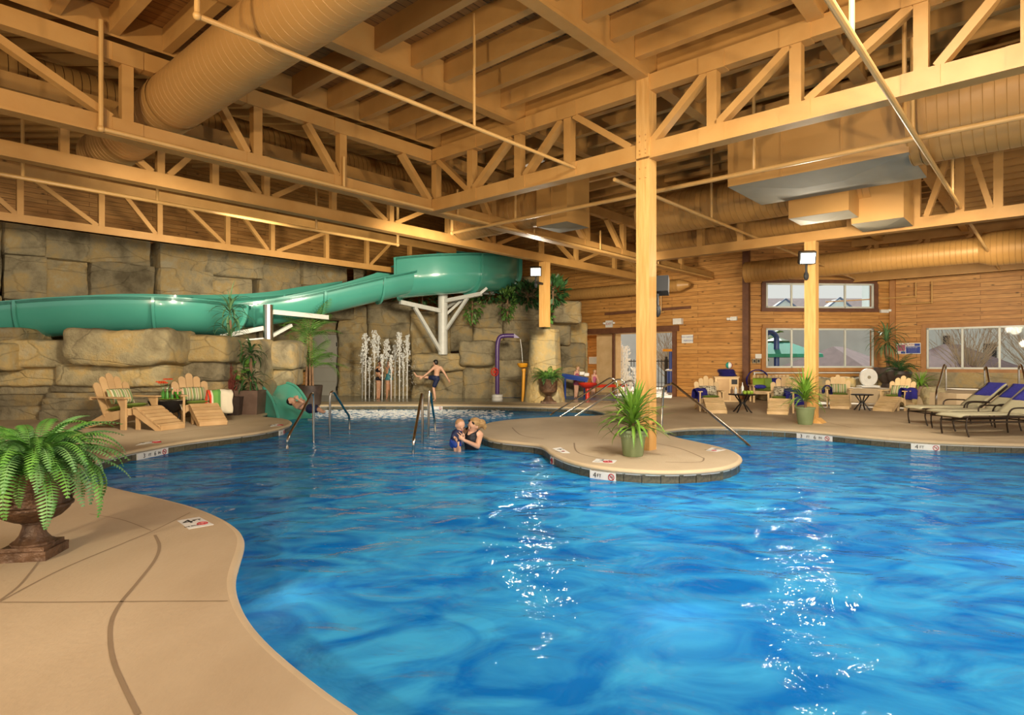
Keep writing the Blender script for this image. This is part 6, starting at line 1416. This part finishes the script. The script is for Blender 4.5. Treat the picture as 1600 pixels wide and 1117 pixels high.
# water tables
yb_ = 20.4
bt = thing('water_table', 'long blue water table behind the fern urn', 'water toy', G(897, 623))
MB().beam(P(878, 585, 20.6), P(919, 592, 20.3), .2, .09).build('trough', 'blue', bt, True, smooth=False); MB().beam(P(879, 589, 20.6), P(918, 595, 20.3), .14, .08).build('keel', 'blue', bt, True, smooth=False)
for x in (883, 913): MB().tube([P(x, 591, 20.6), V(P(x, 591, 20.6).x, 20.6, 0)], .03, 10).build('leg', 'blue', bt, True)
for x, y in ((909, 584), (916, 586)): MB().box(P(x, y, 20.3)+V(0, 0, .02), (.16, .2, .10)).build('basin', 'white', bt, True, smooth=False)
rt = thing('water_table', 'red round water table with a channel', 'water toy', G(917, 624))
rc = P(918, 600, 19.6)
MB().lathe([(.03, -.14), (.16, -.12), (.28, -.03), (.30, .0), (.31, .04), (.29, .04), (.26, .0), (.02, -.06)], rc, 26).build('bowl', 'red', rt, True)
MB().tube([rc-V(0, 0, .12), V(rc.x, rc.y, 0)], [.055, .07], 12).build('leg', 'red', rt, True); MB().tube([rc-V(0, 0, .14), rc-V(0, 0, .18)], .08, 12).build('collar', 'red', rt, True)
MB().beam(P(932, 603, 19.6), P(975, 602, 20.2), .3, .09).build('channel', 'red', rt, True, smooth=False)
# ================================================================== SIGNS AND MARKINGS
def nodive(parent, c, right, up, r):
    n = right.cross(up); mb = MB(); mb.tube([c+right*r*math.cos(2*math.pi*j/20)+up*r*math.sin(2*math.pi*j/20)+n*.002 for j in range(21)], r*.14, 5, caps=False)
    mb.beam(c-right*r*.66+up*r*.66+n*.002, c+right*r*.66-up*r*.66+n*.002, r*.2, .004, up=n); mb.build('no_diving_ring', 'ink_red', parent, True)
    fg = MB(); fg.beam(c-right*r*.5+n*.001, c+right*r*.3+up*r*.15+n*.001, r*.2, .003, up=n); fg.ell(c+right*r*.45+up*r*.05+n*.001, r*.13, 6, 4); fg.build('diver_figure', 'ink', parent, True)
def letter(parent, s, size, c, right, up, mat='ink'):
    me = text_mesh(s, size, mat); n = right.cross(up).normalized(); Mx = Matrix((right.normalized(), up.normalized(), n)).transposed().to_4x4(); Mx.translation = c+n*.003
    o = link('lettering', me, parent); o.matrix_parent_inverse = ROOT[parent.name].inverted(); o.matrix_basis = Mx; return o
def marker(label, px0, px1, pym, txt, size, dive=True):
    """enamel depth marker set in the waterline band"""
    # find nearest pool-edge point to the pixel ray on the deck edge
    best = None
    for i in range(NP):
        p = pool[i]
        if p.y < 1: continue
        x = 800+F*p.x/p.y; y = HOR+F*H/p.y
        d = (x-(px0+px1)/2)**2+((y-pym)*1.6)**2
        if best is None or d < best[0]: best = (d, i)
    i = best[1]; p = pool[i]; n = NIN[i]; right = Vector((0, 0, 1)).cross(n).normalized(); up = Vector((0, 0, 1))
    w = abs(px1-px0)/F*p.y/max(.55, abs(right.normalized().x)); t = thing('depth_marker', label, 'sign', p+n*.012+Vector((0, 0, -.06)))
    c = p+n*.014+Vector((0, 0, -.108)); rot = Matrix((right, n, up)).transposed()
    MB().box(c, (w, .022, .10), rot).build('plate', 'paper', t, True, smooth=False)
    c2 = c+n*.012
    letter(t, txt[0], size, c2-right*w*.30, right, up); letter(t, txt[1], size*.62, c2-right*w*.12, right, up)
    if len(txt) > 2: letter(t, txt[2], size, c2+right*w*.05, right, up); letter(t, txt[3], size*.62, c2+right*w*.19, right, up)
    nodive(t, c2+right*w*.36, right, up, .036)
marker('white four foot marker on the front of the pool peninsula', 922, 957, 729, ('4', 'FT'), .088)
marker('white three foot six marker on the left pool edge', 223, 260, 697, ('3', 'FT', '6', 'IN'), .088)
marker('white three foot six marker below the smaller yucca', 1260, 1298, 675, ('3', 'FT', '6', 'IN'), .09)
marker('white four foot marker below the loungers', 1436, 1468, 688, ('4', 'FT'), .09)
marker('small white marker at the tip of the left deck', 435, 446, 667, ('3', 'FT'), .05)
marker('small white marker on the far pool edge', 668, 692, 632, ('3', 'FT'), .055)
marker('small marker at the notch of the pool peninsula', 860, 868, 706, ('4', 'FT'), .05)
def deck_tile(label, px, txt, size, rows=True):
    a, b, c, d = [G(*q) for q in px]; ctr = (a+b+c+d)/4; right = (b-a).normalized(); up = Vector((0, 0, 1)).cross(right)
    t = thing('deck_marker', label, 'sign', ctr); z = Vector((0, 0, .002)); MB().prism([a+z, b+z, c+z, d+z], (0, 0, 1), .003).build('plate', 'paper', t, True, smooth=False)
    w = (b-a).length; h = (d-a).length
    letter(t, txt, size, ctr+z-right*w*.18+up*h*.18, right, up); letter(t, 'FT', size*.4, ctr+z+right*w*.22+up*h*.2, right, up)
    nodive(t, ctr+z+right*w*.18-up*h*.22, right, up, min(w, h)*.2)
    letter(t, 'NO DIVING', size*.16, ctr+z-right*w*.22-up*h*.3, right, up)
deck_tile('white four foot no diving plate on the near left deck', [(295, 827), (334, 820), (311, 808), (277, 814)], '4', .15)
deck_tile('white depth plate on the left side of the peninsula', [(878, 708), (891, 708), (876, 699), (863, 701)], '4', .14)
deck_tile('white depth plate on the front of the peninsula', [(925, 722), (959, 724), (964, 719.5), (932, 717)], '4', .12)
deck_tile('white depth plate on the right lobe of the peninsula', [(1103, 704), (1120, 706), (1134, 703), (1112, 699)], '4', .14)
deck_tile('white depth plate on the left deck before the deck chairs', [(212, 696), (248, 691), (250, 688), (222, 692)], '3', .12)
deck_tile('white depth plate on the deck tip beside the slide exit', [(422, 667), (440, 665), (434, 662), (424, 664)], '3', .14)
def wall_sign(name, label, cat, p0, d, nin, px0, px1, z0, z1, mat='paper', off=.02):
    u0, u1 = on_wall(px0, p0, d), on_wall(px1, p0, d); c = p0+d*((u0+u1)/2)+nin*off; right = d if d.x > 0 else -d
    c = Vector((c.x, c.y, (z0+z1)/2)); t = thing(name, label, cat, c, math.atan2(right.y, right.x))
    return t, abs(u1-u0), z1-z0
def wl(t, s, size, x, z, mat, y=-.022, align='CENTER'):
    o = link('lettering', text_mesh(s, size, mat, align), t); o.location = (x, y, z); o.rotation_euler = (math.pi/2, 0, 0); return o
def zz(py, p0, d, px): u = on_wall(px, p0, d); q = p0+d*u; return H+(HOR-py)/F*q.y
t, w, h = wall_sign('exit_sign', 'white exit sign with twin emergency lamps above the passage', 'sign', P12, d1, nin1, 947, 959, zz(512, P12, d1, 953), zz(500.5, P12, d1, 953))
MB().box((0, -.03, 0), (.30, .06, .26)).build('housing', 'paper', t, smooth=False); wl(t, 'EXIT', .12, 0, 0, 'ink_red', -.062)
for s in (-1, 1): MB().lathe([(.02, -.04), (.055, -.03), (.06, .03), (.03, .04)], (s*.21, -.05, .03), 12).build('lamp_head', 'white', t)
t, w, h = wall_sign('speaker_box', 'white wall speaker right of the passage', 'speaker', P12, d1, nin1, 1055, 1068, zz(507, P12, d1, 1061), zz(498, P12, d1, 1061))
MB().box((0, -.08, 0), (w, .16, h)).build('cabinet', 'paper', t, smooth=False); MB().box((0, -.162, 0), (w*.86, .01, h*.8)).build('grille', 'white', t, smooth=False)
t, w, h = wall_sign('emergency_light', 'white emergency light near the dark corner post', 'light', P12, d1, nin1, 1139, 1153, zz(501, P12, d1, 1146), zz(495, P12, d1, 1146))
MB().box((.04, -.04, 0), (w*.7, .08, h)).build('housing', 'paper', t, smooth=False)
for k in range(2): MB().lathe([(.02, -.05), (.05, -.04), (.055, .03), (.03, .04)], (-w*.34-.09*k+.05, -.06, .0), 10).build('lamp_head', 'white', t)
t, w, h = wall_sign('emergency_light', 'white emergency light under the right end of the high window', 'light', P12, d2, nin2, 1373, 1389, zz(489, P12, d2, 1381), zz(484, P12, d2, 1381))
MB().box((-.03, -.04, 0), (w*.75, .08, h)).build('housing', 'paper', t, smooth=False); MB().lathe([(.02, -.05), (.05, -.04), (.055, .03), (.03, .04)], (w*.42, -.06, .03), 10).build('lamp_head', 'white', t)
t, w, h = wall_sign('capacity_sign', 'white pool capacity sign with blue lettering', 'sign', P12, d1, nin1, 1066, 1083.5, zz(536, P12, d1, 1075), zz(523, P12, d1, 1075))
MB().box((0, -.01, 0), (w, .02, h)).build('board', 'paper', t, smooth=False); wl(t, 'POOL CAPACITY', .062, 0, h*.22, 'ink_blue'); wl(t, 'PERSONS', .085, w*.10, -h*.22, 'ink_blue')
t, w, h = wall_sign('poster', 'white and blue notice poster beside the right window', 'poster', P23, d3, nin3, 1401, 1439, zz(553, P23, d3, 1420), zz(536, P23, d3, 1420))
MB().box((0, -.01, 0), (w, .02, h)).build('board', 'paper', t, smooth=False); MB().box((w*.19, -.022, -h*.13), (w*.58, .004, h*.62)).build('blue_panel', 'ink_blue', t, smooth=False)
MB().box((-w*.31, -.022, .02), (w*.34, .004, h*.55)).build('picture_panel', 'pink_cloth', t, smooth=False); MB().box((-w*.22, -.023, -h*.36), (w*.18, .004, h*.2)).build('picture_panel', 'ink_blue', t, smooth=False)
wl(t, 'SPLASH', .09, w*.02, h*.34, 'ink_red', -.024); MB().box((w*.36, -.022, h*.33), (w*.22, .004, h*.22)).build('blue_panel', 'ink_blue', t, smooth=False)
for k in range(4): wl(t, 'POOL RULES' if k == 0 else '- - - - - - - -', .05, w*.16, h*(.08-.13*k), 'paper', -.026)
t, w, h = wall_sign('notice_plate', 'small white plate left of the bay window', 'sign', P12, d2, nin2, 1179.5, 1189, zz(560, P12, d2, 1184), zz(553, P12, d2, 1184))
MB().box((0, -.01, 0), (w, .02, h)).build('board', 'paper', t, smooth=False)
for k, px in enumerate((1177, 1183.5)):
    t, w, h = wall_sign('wall_switch', ('left grey switch box under the small plate', 'right grey switch box under the small plate')[k], 'switch', P12, d2, nin2, px-2.5, px+2.5, zz(567.5, P12, d2, px), zz(560.5, P12, d2, px))
    MB().box((0, -.03, 0), (w, .06, h)).build('cover', 'galv', t, smooth=False); MB().box((0, -.065, 0), (w*.5, .02, h*.5)).build('knob', 'lamp_black', t, smooth=False)
hs = thing('garden_hose', 'coiled dark hose on the wall at the corner post', 'hose', P12+d2*.25+nin2*.15+V(0, 0, .62)); cc = P12+d2*.3+nin2*.16+V(0, 0, .62)
MB().tube([cc+d2*.36*math.cos(a_*.35)+V(0, 0, .34*math.sin(a_*.35))+nin2*(.002*a_) for a_ in range(8, 42)], .018, 7).build('coil', 'navy', hs, True)
# ================================================================== PASSAGE BEHIND THE HEADER
PB = A1+1.5
pbk = wall('wall_passage', AB(PB, b_at(905, PB)), AB(PB, b_at(947, PB)), 0, 2.6)[0]
jb = AB(A1+.9, b_at(951, A1+.9)); struct(MB().box(jb+V(0, 0, 1.15), (.36, .9, 2.3), Matrix.Rotation(ROTA, 3, 'Z')).build('door_2', 'teak_pale', smooth=False))
trim(6, AB(A1+.3, b_at(958.5, A1+.3)), AB(A1+.3, b_at(958.5, A1+.3), ZH), .07, .1)
struct(MB().beam(AB(A1+.8, b_at(880, A1)-1.0, ZH+.05), AB(A1+.8, b_at(1060, A1)+.6, ZH+.05), 1.4, .05).build('ceiling_passage', 'teak_pale', smooth=False))
def on_p(name, label, cat, px, py0, py1, wpx, mat):
    c = AB(PB-.06, b_at(px, PB-.06)); Y = c.y; w = wpx/F*Y*1.3; h = (py1-py0)/F*Y; t = thing(name, label, cat, V(c.x, c.y, H+(HOR-(py0+py1)/2)/F*Y), ROTB)
    MB().box((0, 0, 0), (w, .12, h)).build('case', mat, t, smooth=False); return t, w, h
t, w, h = on_p('first_aid_box', 'white first aid box on the passage wall', 'box', 927, 557.5, 568.5, 10.5, 'paper'); MB().box((0, -.07, 0), (w*.8, .01, h*.7)).build('door', 'grey_clad', t, smooth=False)
t, w, h = on_p('yellow_notice', 'yellow notice beside the first aid box', 'sign', 936.5, 557, 568, 6.5, 'paper'); MB().box((0, -.065, h*.15), (w*.7, .01, h*.4)).build('print', 'yellow', t, smooth=False)
c = AB(PB-.2, b_at(937.5, PB-.2)); fx = thing('fire_extinguisher', 'red fire extinguisher on the passage wall', 'extinguisher', V(c.x, c.y, P(937, 590, c.y).z))
MB().lathe([(.02, 0), (.07, 0), (.075, .02), (.075, .32), (.04, .38), (.025, .42), (.01, .43)], n=16).build('cylinder', 'red', fx); MB().box((.0, -.03, .44), (.05, .12, .03)).build('handle', 'lamp_black', fx, smooth=False); MB().lathe([(.076, .12), (.077, .12), (.077, .22), (.076, .22)], n=16).build('label_band', 'paper', fx)
# ================================================================== OUTSIDE
gx = struct(MB().quad(AB(A1+.3, -45, -.02), AB(A1+.3, B12-.3, -.02), AB(70, B12-.3, -.02), AB(70, -45, -.02)).build('floor_outside', 'outdoor', smooth=False))
gx2 = struct(MB().quad(AB(A3+.4, B12-.3, -.025), AB(A3+.4, 60, -.025), AB(80, 60, -.025), AB(80, B12-.3, -.025)).build('floor_outside_right', 'outdoor', smooth=False))
def building(label, c, size, rz, mat, wins=(), roof=None, rh=1.6):
    t = thing('building', label, 'building', c, rz); sx, sy, sz = size
    MB().box((0, 0, sz/2), size).build('walls', mat, t, smooth=False)
    if roof:
        o = .5; MB().add([V(-sx/2-o, -sy/2-o, sz), V(sx/2+o, -sy/2-o, sz), V(sx/2+o, sy/2+o, sz), V(-sx/2-o, sy/2+o, sz), V(-sx/2+sy*.4, 0, sz+rh), V(sx/2-sy*.4, 0, sz+rh)], [(0, 1, 5, 4), (1, 2, 5), (2, 3, 4, 5), (3, 0, 4), (0, 3, 2, 1)]).build('roof', 'roof_tile', t, smooth=False)
    for (x, z, w, h) in wins:
        f = MB().box((x, -sy/2-.03, z), (w, .08, h)).build('window', 'alu', t, smooth=False); MB().box((x, -sy/2-.08, z), (w*.86, .04, h*.86)).build('pane', 'lamp_black', f, smooth=False)
    return t
building('grey clad building outside the bay window', V(17.0, 34, 0), (16, 5, 3.15), 0, 'grey_clad', [(-4.5, 1.6, .5, 1.6), (5.2, 1.7, .4, 2.0)])
building('long house with brown hipped roof seen through the high window', V(26, 52, 0), (30, 9, 4.4), 0, 'grey_clad', [], True, 2.2)
for k, (x, z) in enumerate(((20.2, 46.0), (24.2, 46.0))):
    t = thing('gable_dormer', ('left grey gable seen through the high window', 'right grey gable seen through the high window')[k], 'gable', V(x, z, 4.45)); MB().prism([V(-1.9, 0, 0), V(1.9, 0, 0), V(0, 0, 1.35+.1*k)], (0, 1, 0), 1.0).build('gable_wall', 'grey_clad', t, smooth=False)
    MB().box((0, .1, -2.2), (3.6, .8, 4.45)).build('wall', 'grey_clad', t, smooth=False)
    for s in (-1, 1): MB().beam(V(s*2.0, -.6, -.1), V(0, -.6, 1.43+.1*k), .12, .10).build('barge_board', 'grey_blue', t, smooth=False)
building('low porch with dark sloping roof outside the bay window', V(14.6, 27.5, 0), (5.0, 4.6, .45), .75, 'grey_clad', [], True, 1.45)
building('low shed with dark roof outside the right window', V(18.3, 25.6, 0), (4.6, 4.2, .45), .5, 'grey_clad', [], True, 1.5)
building('grey apartment block outside the right window', V(27, 33, 0), (14, 5, 9), -.45, 'grey_clad', [(-4+2.2*(k % 4), 1.6+2.0*(k//4), 1.0, 1.3) for k in range(8)])
building('pale wall block seen through the passage', AB(34, -20, 0), (14, 2, 5.5), ROTB, 'grey_clad', [(-4.6, 2.7, .8, 1.0)])
um = thing('parasol', 'teal parasol outside the bay window', 'parasol', V(10.6, 24.6, 0)); pz_ = P(1236, 534, 24.6).z
MB().tube([V(0, 0, 0), V(0, 0, pz_)], .04, 8).build('pole', 'white_steel', um); MB().lathe([(1.75, pz_-.62), (1.72, pz_-.50), (.45, pz_-.02), (.02, pz_)], n=8).build('canopy', 'teal', um, smooth=False); MB().lathe([(.5, pz_-.02), (.48, pz_+.03), (.02, pz_+.2)], n=8).build('vent_cap', 'dark_leaf', um, smooth=False)
hp = thing('spray_hoop', 'blue water hoop outside the bay window', 'water toy', V(9.9, 23.6, 0)); z0 = P(1218, 519, 23.6).z
MB().tube(cr([V(.25, 0, 0), V(.25, 0, z0-.5), V(.22, 0, z0-.15), V(0, 0, z0), V(-.22, 0, z0-.12), V(-.26, 0, z0-.3)], 6), .10, 10).build('pipe', 'blue', hp)
fe2 = thing('iron_fence', 'black iron fence outside the passage', 'fence', AB(24, -12.5, 0), ROTB)
for z in (.15, 1.25): MB().box((0, 0, z), (6.4, .03, .04)).build('rail', 'iron', fe2, smooth=False)
pk = MB().box((0, 0, .68), (.02, .02, 1.3)).mesh('picket', M['iron'], smooth=False)
for k in range(44): o = link('picket', pk, fe2); o.location = (-3.2+k*.149, 0, 0)
for k in range(3): MB().box((-3.1+k*3.1, 0, .72), (.07, .07, 1.44)).build('post', 'iron', fe2, smooth=False)
def bare_tree(label, base, h, seed, N=60):
    t = thing('bare_tree', label, 'tree', base); r_ = random.Random(seed); mb = MB(); tr = MB().tube([V(0, 0, 0), V(.05, 0, h*.35)], [.09, .06], 7).build('trunk', 'bark', t)
    for k in range(N):
        an = r_.uniform(0, 6.28); z = r_.uniform(.12, .5)*h; l = r_.uniform(.35, .75)*h; p = V(0, 0, z*.5); d = V(math.cos(an)*.5, math.sin(an)*.5, r_.uniform(.5, 1.0)).normalized(); pts = [p]
        for j in range(4): d = (d+V(r_.uniform(-.25, .25), r_.uniform(-.25, .25), r_.uniform(-.05, .2))).normalized(); pts.append(pts[-1]+d*l/4)
        mb.tube(pts, [.018, .014, .01, .007, .004], 4)
        for j in (1, 2, 3):
            for _ in range(2): e = (d+V(r_.uniform(-.8, .8), r_.uniform(-.8, .8), r_.uniform(-.2, .6))).normalized(); mb.tube([pts[j], pts[j]+e*l*.22], [.007, .003], 4)
    mb.build('twigs', 'bark', t, kind='stuff')
bare_tree('bare bushy tree outside the passage', AB(26, -13.3, 0), 3.6, 1, 90)
bare_tree('bare pale tree behind the middle pane of the right window', V(17.6, 23.6, 0), 4.0, 2, 70)
bare_tree('bare tree at the right edge outside the right window', V(19.6, 22.8, 0), 4.4, 3, 70)
bare_tree('dry bush behind the parasol', V(8.8, 26.5, 0), 3.0, 4, 60)
shrub('green tree outside the bay window', V(10.6, 29, 2.2), (2.2, 1.2, 1.1), 420, 'palm', .35)
of = thing('outdoor_fountain', 'white splashing jets outside the passage', 'fountain', AB(22.8, b_at(978, 22.8), 0)); rj = random.Random(9)
for k in range(9):
    mb = MB(); b = AB(22.8+rj.uniform(-.5, .5), b_at(966+3.2*k, 22.8), 0); tz = rj.uniform(1.2, 2.3) if k < 6 else rj.uniform(.5, 1)
    mb.tube([b, b+V(0, 0, tz)], [.02, .03], 6)
    for j in range(70): f = rj.random()**.6; s_ = rj.uniform(.015, .04); mb.ell(b+V(rj.gauss(0, .07), rj.gauss(0, .07), tz*(.1+.95*f)), (s_, s_, s_*1.6), 5, 3)
    mb.build('water_jet', 'spray', of, True, kind='stuff')
bp2 = AB(22.6, b_at(1048, 22.6)); bq = thing('water_post', 'blue post with a yellow arm outside the passage', 'water toy', bp2)
zt = P(1048, 548, bp2.y).z; MB().tube([V(0, 0, 0), V(0, 0, zt*.55)], .15, 12).build('base', 'blue', bq); MB().tube([V(0, 0, zt*.5), V(0, 0, zt)], .07, 12).build('post', 'blue', bq); MB().box((-.12, 0, zt+.02), (.42, .16, .10)).build('arm', 'yellow', bq, smooth=False); MB().lathe([(.05, zt*.5), (.22, zt*.52), (.2, zt*.55), (.05, zt*.56)], n=16).build('collar', 'white', bq)
lp_ = thing('ceiling_lamp', 'grey-blue lamp housing in the top left corner', 'lamp', AB(a_at(28, -7.6), -7.6, 5.06), ROTB)
MB().box((0, 0, 0), (.5, .32, .16)).build('housing', 'grey_clad', lp_, smooth=False); MB().tube([V(0, 0, .08), V(0, 0, .4)], .02, 8).build('stem', 'pipe', lp_); MB().box((0, 0, -.085), (.44, .26, .01)).build('diffuser', 'paper', lp_, smooth=False)
try:
    cy = SC.cycles; cy.max_bounces = 7; cy.diffuse_bounces = 3; cy.glossy_bounces = 3; cy.transmission_bounces = 3; cy.transparent_max_bounces = 10
    cy.caustics_reflective = False; cy.caustics_refractive = False; cy.sample_clamp_indirect = 6.0; cy.use_adaptive_sampling = True; cy.adaptive_threshold = .04
except Exception: pass
